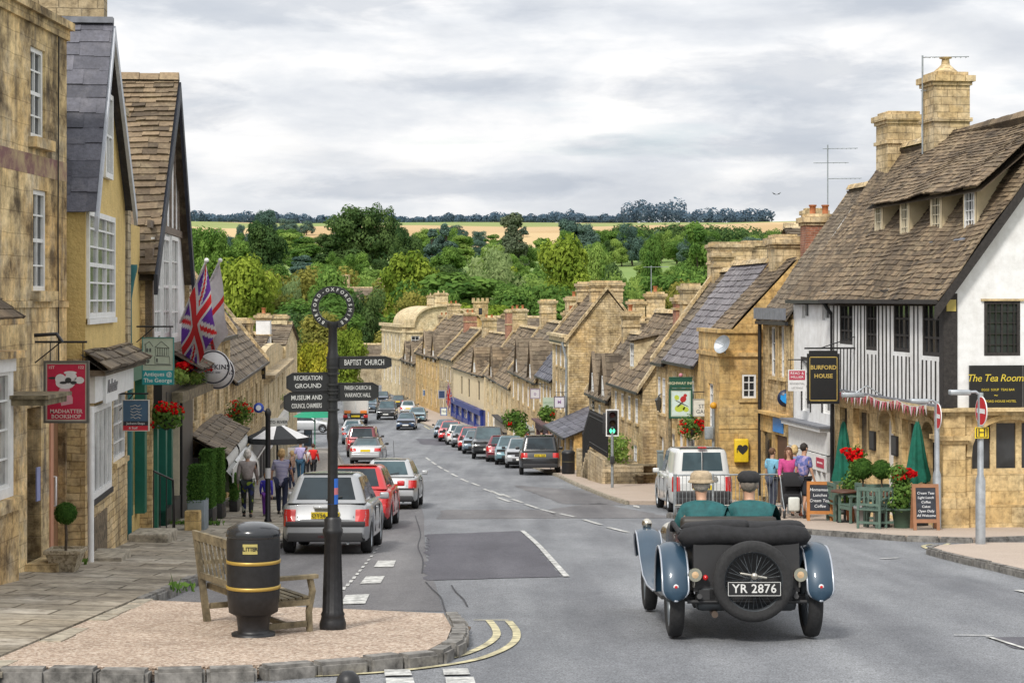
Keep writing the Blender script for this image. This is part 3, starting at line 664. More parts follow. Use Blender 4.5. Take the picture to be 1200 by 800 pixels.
def cross_gable(root, roof, fr, u, w, z0, h, d=-.03, depth=3.0, wm='stone_b', rm='slate_stone', row=.3, win=(.9, 1.2)):
 """gable flush with the front, its ridge running back into the main roof"""
 q = MB(); a, b = u-w/2, u+w/2; q.face([fr(a, z0-.6, d), fr(b, z0-.6, d), fr(b, z0, d), fr(u, z0+h, d), fr(a, z0, d)])
 for x in (a, b): q.face([fr(x, z0-.6, d), fr(x, z0, d), fr(x, z0, depth*.5), fr(x, z0-.6, depth*.5)])
 g = q.build('front_gable', M[wm], root); r = MB(); s = h/(w/2)
 for x in (a-.15, b+.15): slates(r, fr(x, z0-.15*s, depth), fr(x, z0-.15*s, d-.15), fr(u, z0+h+.03, d-.15), fr(u, z0+h+.03, depth), row, row*1.4, .04, 0, 0, .01)
 r.build('gable_roof', M[rm], g); c = MB()
 for x in (a-.1, b+.1): p, t = fr(x, z0-.1*s, d-.06), fr(u, z0+h+.06, d-.06); k = fr.n*.08; c.hexa([p-k, p+k, t+k, t-k]+[v+Vector((0, 0, .07)) for v in (p-k, p+k, t+k, t-k)])
 c.build('coping', M[rm], g); window(g, fr, u-win[0]/2, u+win[0]/2, z0-.2, z0-.2+win[1], d=d-.02, nx=2, ny=2, fw=.07, sill='trimstone')
# ------------------------------------------------------------------ right-hand side of the street
def TX(px): k = (px-600)/F; Y = 15.34/(k+.13); return Vector((15.34-.13*Y, Y))      # facade line of the tea room terrace
def arch_fill(mb, fr, u0, u1, v0, v1, depth=.25, m=0, pointed=.0, n=14, d=0.0):
 """spandrels that turn the top (v0..v1) of a rectangular opening into an arch"""
 c = (u0+u1)/2; rx = (u1-u0)/2; pts = []
 for i in range(n+1):
  a = math.pi*i/n; pts.append((c-rx*math.cos(a), v0+(v1-v0)*math.sin(a)**(.8)))
 for (a, b), (e, f) in zip(pts, pts[1:]):
  mb.face([fr(a, b, d+.002), fr(e, f, d+.002), fr(e, v1, d+.002), fr(a, v1, d+.002)], m)
  mb.face([fr(a, b, d), fr(e, f, d), fr(e, f, d+depth), fr(a, b, d+depth)], m)
 k = [(c+(x-c)*(1+.13/rx), v0+(y-v0)*(1+.12/(v1-v0))) for x, y in pts]
 for (a, b), (e, f), (g, h), (i, j) in zip(pts, pts[1:], k, k[1:]): mb.hexa([fr(a, b, d-.05), fr(e, f, d-.05), fr(e, f, d+.01), fr(a, b, d+.01), fr(g, h, d-.05), fr(i, j, d-.05), fr(i, j, d+.01), fr(g, h, d+.01)], m)
def tearoom():
 a = TX(1113); b = TX(978); fr = Fr(a, b, (1, 0)); L = fr.L; zb = zr(42)-.3; zj = -2.50; ze = .14; half, rise = 3.0, 4.25; D = 2*half
 root = thing('tea_room_building', 'half-timbered corner building with white gable, stone arches and four dormers in its roof', 'building', (a.x, a.y, zb))
 g = Fr(a, fr(0, 0, D)[:2], fr.t)
 U = lambda px: (TX(px)-a).length
 Dp = lambda px: (42.3*(px-600)/F-9.84)/(.992-.129*(px-600)/F)
 zz = lambda py, Y=45.: -(py-YH)/F*Y
 st = MB()
 hol = [(U(1019), U(1000), -4.1, -2.85), (U(1047), U(1031), -5.4, -2.75), (U(1078), U(1057), -4.2, -2.9), (U(1096), U(1082), -4.6, -2.85), (U(992.5), U(984), -4.3, -2.9)]
 wall_holes(st, fr, 0, L, zb, zj, hol, .3)
 arch_fill(st, fr, U(1047), U(1031), -3.3, -2.75, .3, 0)
 arch_fill(st, fr, U(1096), U(1082), -3.2, -2.85, .3, 0)
 g0, g1 = .5, 2.35
 wall_holes(st, g, 0, D, zb, zj, [(g0, g1, -3.95, -2.72), (3.4, 5.2, -4.0, -2.8)], .35)
 arch_fill(st, g, g0, g1, -3.55, -2.72, .35, 0)
 st.fbox(g, -.05, D, zb, zb+.9, -.06, .0, 0)
 st.build('stone_wall', M['stone_f'], root)
 p = MB()     # corner pier with base and capital
 p.fbox(g, -.28, .36, zb, -4.45, -.24, .4, 0); p.fbox(g, -.22, .30, -4.45, -3.25, -.18, .34, 0); p.fbox(g, -.26, .34, -3.25, -3.17, -.22, .38, 0); p.fbox(g, -.32, .40, -3.17, -3.07, -.28, .44, 0); p.fbox(g, -.2, .3, -3.07, zj, -.16, .3, 0)
 p.build('corner_pier', M['stone_f'], root)
 # string course under the jetty
 s = MB(); s.fbox(fr, -.3, L, zj-.03, zj+.05, -.3, .05); s.fbox(fr, -.2, L, zj-.12, zj-.03, -.16, .05); s.fbox(g, -.3, D, zj-.03, zj+.05, -.26, -.002); s.fbox(g, -.1, D, zj-.12, zj-.03, -.12, -.002); s.build('string_course', M['trimstone'], root)
 lw = MB(); lw.fbox(fr, .1, L, zj+.05, zj+.1, -.25, .0); lw.build('lead_flashing', M['lead'], root)
 # timber front: white panels with close studs
 wb = MB(); fwin = [(U(1108), U(1085.5), -1.32, -.05), (U(1071), U(1051.5), -1.28, -.08), (U(1032), U(1019), -1.3, -.1), (U(1003.5), U(988), -1.2, -.12)]
 wall_holes(wb, fr, 0, L, zj+.05, ze+.1, fwin, .12, 0, d=-.1)
 wall_holes(wb, g, 0, D, zj+.05, ze, [(Dp(1152), Dp(1194), -1.28, -.05), (3.6, 4.6, -1.3, -.1)], .12, 0)
 wb.face([g(0, ze), g(D, ze), g(half, ze+rise)])
 far = Fr(fr(L, 0)[:2], fr(L, 0, D)[:2], fr.t); wb.face([far(0, zb), far(D, zb), far(D, ze), far(half, ze+rise), far(0, ze)])
 wb.build('rendered_wall', M['white'], root)
 t = MB(); u = .28
 while u < L-.1:
  w_ = rng.uniform(.07, .10); seg = [(zj+.05, ze+.05)]
  for h in fwin:
   if h[0]-.06 < u+w_/2 < h[1]+.06: seg = [(zj+.05, h[2]-.1)]
  for v0, v1 in seg:
   k = rng.uniform(-.035, .035); t.hexa([fr(u, v0, -.108), fr(u+w_, v0, -.108), fr(u+w_, v0, -.09), fr(u, v0, -.09), fr(u+k, v1, -.108), fr(u+w_+k, v1, -.108), fr(u+w_+k, v1, -.09), fr(u+k, v1, -.09)])
  u += rng.uniform(.27, .31)
 t.fbox(fr, 0, L, ze-.06, ze+.08, -.15, -.095); t.fbox(fr, -.02, .24, zj+.05, ze+.02, -.16, .0); t.fbox(g, -.16, .16, zj+.05, ze-.02, -.05, .02)
 t.build('timber_frame', M['timber_dark'], root)
 y = MB(); y.fbox(g, -.1, .12, ze-.42, ze-.16, -.075, -.052); y.build('corner_plate', pm((.42, .33, .08)), root)
 for h in fwin: window(root, fr, *h, d=-.04, nx=3, ny=3, frame='timber_dark', glass='glass', fw=.09, bw=.05, sill='timber_dark')
 window(root, g, Dp(1152), Dp(1194), -1.28, -.05, d=.04, nx=6, ny=5, frame='timber_dark', glass='glass', fw=.07, bw=.018, mull=3)
 lb = MB(); lb.fbox(g, Dp(1148), Dp(1198), -.05, .0, -.05, .0); lb.build('lintel', M['trimstone'], root)
 window(root, g, 3.6, 4.6, -1.3, -.1, d=.04, nx=4, ny=4, frame='timber_dark', fw=.07, bw=.02)
 window(root, g, g0+.02, g1-.02, -3.95, -2.72, d=.3, nx=3, ny=1, frame='trimstone', fw=.1, bw=.14)
 window(root, g, 3.42, 5.18, -4.0, -2.8, d=.3, nx=3, ny=1, frame='trimstone', fw=.1, bw=.14)
 window(root, fr, *hol[0], d=.2, nx=2, ny=1, frame='trimstone', fw=.1, bw=.12); window(root, fr, *hol[2], d=.2, nx=2, ny=1, frame='trimstone', fw=.1, bw=.12)
 window(root, fr, *hol[3], d=.28, nx=1, ny=1, frame='timber_dark'); window(root, fr, *hol[4], d=.2, nx=1, ny=2, frame='timber_dark', fw=.08)
 d = MB(); d.fbox(fr, hol[1][0], hol[1][1], -5.4, -2.75, .24, .3)
 for j in range(3): d.fbox(fr, hol[1][0]+.12, hol[1][1]-.12, -5.1+j*.75, -4.5+j*.75, .22, .25)
 d = d.build('door', M['white_paint'], root); h_ = MB(); h_.ball(fr(hol[1][0]+.15, -4.3, .2), .04, sub=1); h_.build('handle', M['nickel'], d)
 # roof
 rb = MB(); ov = .38; sl = rise/half; z0 = ze-ov*sl*.35
 slates(rb, fr(-.28, z0+.02, -ov), fr(L, z0, -ov), fr(L, ze+rise+.12, half), fr(-.28, ze+rise+.12, half), .135, .19, .034, 0, .12, .07)
 slates(rb, fr(L, ze, D), fr(-.28, ze, D), fr(-.28, ze+rise+.12, half), fr(L, ze+rise+.12, half), .4, .6, .04, 0, .12, .07)
 ridge_tiles(rb, fr(-.28, ze+rise+.1, half), fr(L, ze+rise-.0, half), 1, .18, .12, .45)
 roof = rb.build('roof', [M['slate_stone'], M['slate_stone']], root)
 bb = MB()
 for s0, s1 in (((-ov-.05, z0-.12), (half, ze+rise+.02)), ((D+.3, ze-.35), (half, ze+rise+.02))):
  p0, p1 = fr(-.24, s0[1], s0[0]), fr(-.24, s1[1], s1[0]); q = fr.t*.05
  bb.hexa([p0-q, p0+q, p1+q, p1-q]+[x+Vector((0, 0, -.3)) for x in (p0-q, p0+q, p1+q, p1-q)])
 bb.build('bargeboard', M['timber_dark'], roof)
 gutter(root, fr, -.25, L, z0+.03, -ov-.02, 'timber_dark')
 dp = MB(); dp.tube([fr(L-.1, z0, -ov), fr(L-.1, z0-.4, -.1), fr(L-.1, zb+.2, -.1)], .055, 8); dp.build('drainpipe', M['black_iron'], root)
 # four dormers beneath one swept roof
 dm = [(43.55, .62), (45.75, .62), (48.0, .55), (50.05, .5)]
 dr = MB(); slates(dr, fr(.15, 2.56, .70), fr(8.5, 2.52, .70), fr(8.45, 4.38, 2.96), fr(.2, 4.4, 2.96), .135, .19, .034, 0, .04, .06); dr.build('dormer_roof', M['slate_stone'], roof)
 for Y, wd in dm:
  u = (Y-42.3)*1.008; v0 = ze+.96*sl+.10; e = MB()
  hw = wd/2+.1
  for s_ in (-1, 1):
   uu = u+s_*hw; e.face([fr(uu, v0-.1, .96), fr(uu, 2.6, .96), fr(uu, 3.2, 2.15)])
  wall_holes(e, fr, u-hw, u+hw, v0-.1, 2.6, [(u-wd/2, u+wd/2, v0, 2.5)], .08, d=.95)
  dw = e.build('dormer', M['cream'], roof)
  window(dw, fr, u-wd/2, u+wd/2, v0, 2.5, d=.99, nx=3, ny=4, frame='white_paint' if Y < 44 else 'cream_paint', fw=.05, bw=.02, glass='glass')
  f = MB(); f.face([fr(u-hw, v0-.02, .93), fr(u+hw, v0-.02, .93), fr(u+hw, v0-.24, .70), fr(u-hw, v0-.24, .70)]); f.build('flashing', M['lead'], roof)
 # chimneys at the ridge
 rot = math.atan2(fr.n.y, fr.n.x)
 p = fr(L-.6, 0, half-.1); chimney(roof, (p.x, p.y), 1.0, .95, ze+rise-1.2, 6.0, 'chimstone', 0, rot)
 cp = MB(); cp.lathe([(.42, 5.95), (.34, 6.1), (.2, 6.22), (.12, 6.3), (.1, 6.45), (.17, 6.47), (.17, 6.5)], (p.x, p.y, 0), 10); cp.build('chimney_pot', M['chimstone'], roof)
 sgn = MB(); u0, u1 = Dp(1134), Dp(1215); sgn.fbox(g, u0, u1, -2.46, -1.5, -.06, -.004)
 # sign is a thing of its own, fixed to the wall
 so = sgn; C = (u0+Dp(1200))/2; bm_ = lambda u, v: Matrix(((g.t.x, 0, -g.n.x, g(u, v, -.064).x), (g.t.y, 0, -g.n.y, g(u, v, -.064).y), (0, 1, 0, v), (0, 0, 0, 1)))
 so.text('The Tea Rooms', bm_(C-.03, -1.79), .235, 1, .003, sp=.92, shear=.25); so.text('EGGS  SOUP  TEAS BAR', bm_(C-.0, -2.05), .075, 1, .003); so.text('~', bm_(C-.05, -2.17), .16, 1, .003); so.text('BURFORD HOUSE HOTEL', bm_(C+.0, -2.31), .075, 1, .003)
 so.fbox(g, Dp(1196)-.01, Dp(1196)+.01, -2.46, -1.5, -.066, -.058, 2)
 tag(so.build('tea_room_sign', [pm((.012, .012, .013), .35), pm((.62, .48, .05), .5), pm((.1, .1, .1))]), 'long black board with yellow script lettering on the white gable wall', 'sign')
 # painted hanging sign with gold border
 hu = (TX(1012)-a).length; q = fr(hu+.4, 0, -.95)
 hs = MB(); ft = Fr((q.x-.5, q.y), (q.x+.5, q.y), (0, 1)); w_ = .42
 hs.fbox(ft, .5-w_, .5+w_, -2.72, -1.42, -.03, .03); hs.fbox(ft, .5-w_+.05, .5+w_-.05, -1.42, -1.34, -.025, .025)
 for a0, a1, b0, b1 in ((.06, .075, .08, 1.22), (2*w_-.075, 2*w_-.06, .08, 1.22), (.06, 2*w_-.06, .08, .1), (.06, 2*w_-.06, 1.2, 1.22)): hs.fbox(ft, .5-w_+a0, .5-w_+a1, -2.72+b0, -2.72+b1, -.036, -.028, 1)
 tm = lambda u, v: Matrix.Translation(ft(u, v, -.034)) @ Matrix.Rotation(R(90), 4, 'X')
 hs.text('BURFORD', tm(.5, -1.78), .15, 1, .003, bold=.02); hs.text('HOUSE', tm(.5, -2.0), .15, 1, .003, bold=.02)
 hs.tube([fr(hu+.4, -1.28, .0), fr(hu+.4, -1.28, -1.45)], .025, 6, 0); hs.tube([fr(hu+.4, -.95, .0), fr(hu+.4, -1.27, -1.0)], .015, 6, 0)
 tag(hs.build('hotel_sign', [pm((.012, .012, .013), .35), pm((.50, .36, .09), .5)]), 'black hanging sign with gold border and lettering before the timbered front', 'sign')
 return fr, g, root, zj, L
TF, TG, TROOT, ZJ, TL = tearoom()
# white rendered house with a white shopfront
_a, _b = TX(977.2), TX(930)
def white_house():
 fr = Fr(_a, _b, (1, 0)); L = fr.L; U = lambda px: (TX(px)-_a).length
 st = dict(frame='white_paint', nx=2, ny=2, fw=.07)
 wins = [(U(973), U(963.5), .14-.75+.02, .14-.18, dict(frame='white_paint', nx=2, ny=1)), (U(948), U(940), -.55, -.02, dict(frame='white_paint', nx=2, ny=1)),
   (U(974.5), U(964), -3.15, -1.75, dict(frame='white_paint', nx=2, ny=4, fw=.07)), (U(949.5), U(940), -3.2, -1.75, dict(frame='white_paint', nx=2, ny=4, fw=.07))]
 root, fr, roof = house('white_house', 'narrow white rendered house with white shopfront beside the timbered building', 'building', _a, _b, .2, 4.2, 3.0, 'white', 'slate_stone', wins, inn=(1, 0), row=.14, wid=.2, sag=.1, sur=False, wav=.06)
 db = MB()
 for w_ in wins[2:]:
  for u in (w_[0]-.09, w_[1]): db.fbox(fr, u, u+.09, w_[2], w_[3], -.015, .02)
  db.fbox(fr, w_[0]-.09, w_[1]+.09, w_[3], w_[3]+.09, -.015, .02)
 db.build('window_surround', M['timber_dark'], root)
 sf = MB(); zg = zr(53)+.12
 sf.fbox(fr, .05, L-.02, -3.62, -3.52, -.38, 0); sf.fbox(fr, .05, L-.02, -4.25, -3.62, -.16, 0); sf.fbox(fr, .05, L-.02, -4.72, -4.28, -.2, 0)
 sf.fbox(fr, .05, L-.02, zg, zg+.5, -.14, 0)
 for i in range(9): sf.fbox(fr, .05+i*(L-.2)/8, .17+i*(L-.2)/8, zg, -4.28, -.18, 0)
 so = sf.build('shopfront', M['white_paint'], root)
 gl = MB(); gl.fbox(fr, .1, L-.1, zg+.5, -4.72, -.06, -.03); gl.build('pane', M['glass_pale'], so)
 lt = MB(); mt = Matrix(((-fr.t.x, 0, -fr.n.x, 0), (-fr.t.y, 0, -fr.n.y, 0), (0, 1, 0, 0), (0, 0, 0, 1)))
 lt.fbox(fr, .25, .95, -4.62, -4.36, -.215, -.2, 0)
 q = Matrix.Translation(fr(2.3, -4.5, -.2)) @ mt; lt.text('Estate Agents', q, .16, 1); lt.text('READ & HILLIER', Matrix.Translation(fr(.6, -4.49, -.217)) @ mt, .07, 2)
 lt.build('lettering', [pm((.45, .03, .07)), pm((.3, .3, .3)), pm((.8, .8, .8))], so)
 lc = MB(); lc.fbox(fr, -.03, L, -3.52, -3.46, -.42, 0); lc.build('lead_flashing', M['lead'], root)
 p = fr(L-.5, 0, 3.0); chimney(roof, (p.x, p.y), 1.0, 1.05, 3.4, 5.35, 'chimstone', 0, math.atan2(fr.n.y, fr.n.x))
 return fr
WF = white_house()
# bank house in pale golden stone
def bank_house():
 a, b = TX(929.6), TX(894); U = lambda px: (TX(px)-a).length
 wins = [(U(930.)+.02, U(926), -2.3, -.78, dict(nx=1, ny=3)), (U(919.5), U(913.5), -2.35, -.82, dict(nx=1, ny=3)), (U(909), U(902), -2.35, -.85, dict(nx=2, ny=3))]
 root, fr, roof = house('bank_house', 'golden rubble stone house with tall narrow windows and a bank shopfront', 'building', a, b, -.45, 3.9, 2.8, 'stone_b', 'slate_stone2', wins, inn=(1, 0), row=.15, wid=.21, sag=.08, wav=.05, endwall=False)
 L = fr.L; lg = MB()
 for i in range(10): lg.fbox(fr, i*L/10+.01, (i+1)*L/10-.01, -.62, -.28, -.3, -.22)
 lg.build('lead_gutter', M['lead'], root)
 zg = zr(56)+.12; s = MB(); s.fbox(fr, .02, L-.1, -3.5, -3.42, -.3, 0); s.fbox(fr, .02, L-.1, -4.05, -3.5, -.12, 0); s.fbox(fr, .02, .3, zg, -4.05, -.1, 0); s.fbox(fr, L-.4, L-.1, zg, -4.05, -.1, 0); s.fbox(fr, 1.6, 2.0, zg, -4.05, -.1, 0)
 so = s.build('shopfront', M['stone_c'], root)
 d = MB(); d.fbox(fr, .3, 1.6, zg, -4.05, -.03, -.005); d.fbox(fr, .35, .9, zg, -4.1, -.05, -.03)
 d.build('door', plain('brown_door', (.10, .05, .03), .6), so)
 gl = MB(); gl.fbox(fr, 2.0, L-.4, zg+.6, -4.05, -.03, -.005); gl.build('pane', M['glass'], so)
 f = MB(); f.fbox(fr, .6, 1.7, -3.98, -3.55, -.15, -.125); mt = Matrix(((-fr.t.x, 0, -fr.n.x, 0), (-fr.t.y, 0, -fr.n.y, 0), (0, 1, 0, 0), (0, 0, 0, 1)))
 f.build('fascia_logo', pm((.01, .22, .62), .4), so)
 dp = MB(); dp.tube([fr(L-.08, -.5, -.12), fr(L-.08, zg, -.12)], .06, 8); dp.build('drainpipe', M['black_iron'], root)
 return fr
BF = bank_house()
# ochre corner bay with flat parapet, projecting towards the street
fx = lambda y: 11.41-.0846*y
def ochre():
 a = (fx(58.5), 58.5); b = (fx(62), 62); fr = Fr(a, b, (1, 0)); zb = zr(60)-.3; D = 2.6
 root = thing('ochre_corner_house', 'ochre stone corner house with one small white window in its flat end wall', 'building', (a[0], a[1], zb))
 e = Fr(fr(0, 0)[:2], fr(0, 0, D)[:2], fr.t); zt = -1.05; w_ = (.72, 1.16, -3.1, -2.36)
 mb = MB(); wall_holes(mb, fr, 0, fr.L, zb, zt, [(1.0, 1.8, -4.1, -2.7)]); wall_holes(mb, e, 0, D, zb, zt, [w_])
 k = Fr(fr(fr.L, 0)[:2], fr(fr.L, 0, D)[:2], fr.t); wall_holes(mb, k, 0, D, zb, zt, [])
 sl_ = MB(); slates(sl_, e(.3, zt-.05, .25), k(.3, zt-.05, 0), k(2.55, 1.3, 0), e(2.55, 1.3, .25), .17, .24, .035, 0, .02, .03); sl_.build('roof', M['slate_stone'], root); mb.face([e(.3, zt-.1, .25), e(2.6, zt-.1, .25), e(2.55, 1.25, .25)])
 mb.face([e(0, zt-.35), e(D, zt-.35), k(D, zt-.35), k(0, zt-.35)])
 mb.build('wall', M['stone_c'], root)
 t = MB()
 for z0, z1, d in ((zt-.75, zt-.62, .08), (zt-.02, zt+.1, .07)):
  t.fbox(e, -d, D, z0, z1, -d, .12); t.fbox(fr, .12, fr.L, z0, z1, -d, .12)
 t.fbox(e, w_[0]-.1, w_[1]+.1, w_[2]-.12, w_[2]-.01, -.06, .02); t.fbox(e, -.02, D, -4.05, -3.98, -.025, 0)
 t.build('parapet_moulding', M['stone_c'], root)
 window(root, e, *w_, d=.06, nx=2, ny=3, fw=.06, bw=.03); window(root, fr, 1.0, 1.8, -4.1, -2.7, d=.1, nx=2, ny=4)
 bx = MB(); c = e(.68, -4.72, 0); 
 bx.bbox(-.22, .22, -.2, 0, -.36, .36, .03, 0, Matrix.Translation(c)); bx.tube([c+Vector((-.14, -.205, .08)), c+Vector((-.14, -.205, -.06))], .015, 6, 1)
 bx.text('♥', Matrix.Translation(c+Vector((.03, -.204, .02))) @ Matrix.Rotation(R(90), 4, 'X'), .3, 1, .004)
 tag(bx.build('defibrillator_box', [pm((.75, .52, .02), .4), pm((.02, .02, .02))]), 'yellow box with black heart mark on the ochre end wall', 'defibrillator')
 return e
OE = ochre()
SF, CG = [], []
def R_house(name, label, y0, y1, eave, rise, half, **k):
 r_ = house(name, label, 'building', (FR(y0), y0), (FR(y1), y1), eave, rise, half, inn=(1, 0), **k)
 if y0 in (83.03, 116.05, 136.1, 198.1, 222.1): CG.append(r_[1])
 return r_
sash = dict(nx=2, ny=4, fw=.06, d=.045)
# gallery house with the big violet slate roof
zs = lambda y: zr(y)+.12
wn = [(.7, 1.5, -4.1, -2.75, sash), (2.3, 3.1, -4.1, -2.75, sash), (4.1, 4.9, -4.1, -2.75, sash)]
gr, GFR, groof = R_house('gallery_house', 'golden stone house with long violet slate roof and white gallery shop windows', 62.05, 68, -2.0, 3.25, 2.4, wallm='stone_c', roofm='slate_violet', row=.24, wid=.3, wins=wn+[(.6, 2.6, -6.1, -4.7, dict(nx=3, ny=1, frame='white_paint')), (4.5, 5.5, -6.0, -4.8, dict(nx=2, ny=1))], doors=[(3.0, 4.0, -7.1, -4.7, 'white_paint')], sag=.02, wav=.01, coping=(0, 0))
cw = MB(); p = GFR(.4, 0, 2.5)
for u, w_, zt in ((-.9, .8, 2.05), (.5, 1.0, 2.15), (1.8, .9, 2.15)):
 q = GFR(u, 0, 2.5); pass
o = chimney(groof, GFR(-1.4, 0, 2.6)[:2], .9, 1.1, -1.2, 1.95, 'chimstone', 0, 0.05); o = chimney(groof, GFR(-.1, 0, 2.8)[:2], .8, 1.3, -1.2, 2.05, 'chimstone', 0, 0.05)
o = chimney(groof, GFR(-3.0, 0, 3.3)[:2], 1.0, .9, -1.5, 2.6, 'brickred', 2, 0.05)
R_house('pub_house', 'golden stone inn with stone-slated roof behind the bird sign', 68.03, 70.6, -2.15, 3.2, 2.4, wallm='stone_b', roofm='slate_stone2', row=.24, wid=.34, wins=[(.5, 1.2, -4.2, -2.9, sash), (1.6, 2.2, -4.2, -2.9, sash)], doors=[(1.0, 1.9, -7.2, -5.1, 'white_paint')], coping=(0, .3), chim=[(2.2, 2.4, .7, .7, 1.75, 0)])
r6, f6, rf6 = R_house('stone_cottage', 'long low stone cottage with dormer, below the inn and behind black railings', 74, 83, -3.45, 2.9, 2.0, wallm='stone_b', roofm='slate_stone', row=.26, wid=.38, wins=rowwins(9, (-5.0,), 4, .75, 1.0, m0=.5, st=sash)+rowwins(9, (-7.2,), 3, .9, 1.3, m0=.5, st=sash), doors=[], coping=(.3, 0), sag=.1, chim=[(.5, 2.0, .75, .75, .55, 0), (2.2, 2.0, .7, .8, .1, 0, 'brickred')])
def dormer_on(roof, fr, u, zb_, w_, h, d0, depth, mat='cream', rm='slate_stone', up=.35, row=.24):
 e = MB(); hw = w_/2
 for s in (-1, 1): e.face([fr(u+s*hw, zb_-.4, d0), fr(u+s*hw, zb_+h, d0), fr(u+s*hw, zb_+h+up, d0+depth), fr(u+s*hw, zb_+h-.4, d0+depth)])
 wall_holes(e, fr, u-hw, u+hw, zb_-.5, zb_+h, [(u-hw+.15, u+hw-.15, zb_+.05, zb_+h-.12)], .06, d=d0)
 o = e.build('dormer', M[mat], roof); window(o, fr, u-hw+.15, u+hw-.15, zb_+.05, zb_+h-.12, d=d0+.05, nx=2, ny=2, fw=.06)
 q = MB(); slates(q, fr(u-hw-.12, zb_+h-.02, d0-.15), fr(u+hw+.12, zb_+h-.02, d0-.15), fr(u+hw+.12, zb_+h+up, d0+depth), fr(u-hw-.12, zb_+h+up, d0+depth), row, .35, .04, 0, 0, .01); q.build('dormer_roof', M[rm], o)
dormer_on(rf6, f6, 5.2, -2.9, 1.3, 1.15, .35, 1.5, 'stone_d')
R_house('stone_cottage', 'plain golden stone house with small sign, between the railings and the tall gabled house', 83.03, 90.8, -4.3, 2.7, 1.9, wallm='stone_e', roofm='slate_stone2', row=.28, wid=.4, wins=rowwins(7.7, (-6.0,), 3, .8, 1.1, st=sash)+rowwins(7.7, (-8.0,), 2, 1.0, 1.3, st=sash), coping=(0, .3), chim=[(7, 1.9, .8, .7, -.65, 1)])
# low shop with grey lean-to roof
def lean_shop():
 a = (FR(89.5)-.9, 89.5); b = (FR(98.6)-.9, 98.6); fr = Fr(a, b, (1, 0)); zb = zr(94)-.4; L = fr.L; zt = -6.55
 root = thing('low_shop', 'low shop with white windows and grey lean-to roof under the tall gable', 'building', (a[0], a[1], zb))
 wins = [(.5, 2.2, -8.05, -6.8, dict(nx=3, ny=3)), (3.2, 4.6, -8.05, -6.8, dict(nx=3, ny=3)), (5.6, 8.3, -8.1, -6.75, dict(nx=2, ny=1))]
 mb = MB(); wall_holes(mb, fr, 0, L, zb, zt, [w_[:4] for w_ in wins]); e = Fr(fr(0, 0)[:2], fr(0, 0, 3)[:2], fr.t); mb.face([e(0, zb), e(3, zb), e(3, zt+1.2), e(0, zt)]); mb.build('wall', M['stone_c'], root)
 for w_ in wins: window(root, fr, *w_[:4], **w_[4])
 r = MB(); slates(r, fr(-.2, zt-.1, -.5), fr(L, zt-.1, -.5), fr(L, zt+1.2, 2.6), fr(-.2, zt+1.2, 2.6), .3, .45, .03, 0, 0, 0); r.build('roof', M['slate_blue'], root)
 gutter(root, fr, -.2, L, zt-.06, -.5)
lean_shop()
# tall gabled house
r7, f7, rf7 = R_house('tall_gabled_house', 'tall stone house with big rubble gable wall and pale three-storey front', 99.3, 107, -2.1, 2.5, 2.05, wallm='stone_b', roofm='slate_stone', row=.3, wid=.45, wins=rowwins(7.7, (-3.7,), 3, .8, 1.3, st=sash)+rowwins(7.7, (-6.1,), 3, .8, 1.5, st=sash)+rowwins(7.7, (-8.6,), 2, 1.0, 1.6, st=sash), coping=(.35, .3), chim=[(.45, 2.05, 1.7, .75, .9, 0), (7.2, 2.05, 1.5, .7, .9, 0)])
ff = MB(); ff.fbox(f7, 0, f7.L, -2.5, -2.05, -.25, -.0); ff.fbox(f7, 0, f7.L, -2.05, -1.9, -.4, 0); ff.build('cornice', M['stone_d'], r7)
for u0, u1 in ((0, .5), (f7.L-.5, f7.L)):
 q = MB(); q.fbox(f7, u0, u1, zr(103), -2.5, -.06, 0); q.build('quoin_pier', M['stone_d'], r7)
dq = MB(); dq.tube([f7(.15, -2.3, -.35), f7(.15, -3.2, -.12), f7(.15, -6.9, -.12)], .07, 6); dq.build('drainpipe', M['galv_dull'], r7)
_r, _f, _ = R_house('slate_roofed_house', 'small stone house with steep dark slate roof beyond the tall gable', 107.05, 116, -4.5, 2.1, 1.6, wallm='stone_b', roofm='slate_blue', row=.35, wid=.5, wins=rowwins(9, (-6.3,), 4, .8, 1.2, st=sash)+rowwins(9, (-9.1,), 3, 1.2, 1.7, st=sash), chim=[(1.0, 1.7, 1.0, .9, -.75, 1), (8.5, 2.0, .95, .9, -.8, 1)])
SF.append((_f, _r, 1.0, 8.0, zr(111), -7.9, -7.4, (.10, .05, .06), (.05, .02, .04), 4))
_r, _f, _ = R_house('bow_roofed_house', 'golden stone house behind the hanging baskets', 116.05, 136, -5.0, 3.4, 2.6, wallm='stone_b', roofm='slate_stone2', row=.38, wid=.55, wins=rowwins(20, (-7.0,), 5, .9, 1.3, st=sash)+rowwins(20, (-9.8,), 4, 1.5, 1.8, st=sash), coping=(.3, .4), chim=[(3, 2.6, 1.0, 1.1, .1, 1), (19, 2.6, 1.1, 1.2, -.1, 0)], sag=.15)
SF.append((_f, _r, 2, 10, zr(122), -8.9, -8.3, (.30, .32, .30), (.35, .36, .34), 4))
_r, _f, _ = R_house('coped_house', 'stone house with steep patched roof between two raised stone copings', 136.1, 162, -6.3, 4.0, 2.9, wallm='stone_d', roofm='slate_stone', row=.42, wid=.6, wins=rowwins(26, (-8.6,), 5, .9, 1.4, st=dict(nx=2, ny=2))+rowwins(26, (-11.2,), 4, 1.6, 1.7, st=sash), coping=(.5, .5), chim=[(25, 2.9, 1.2, 1.1, -.9, 2)], sag=.2)
SF.append((_f, _r, 3, 12, zr(144), -9.9, -9.2, (.03, .03, .035), (.22, .2, .16), 4))
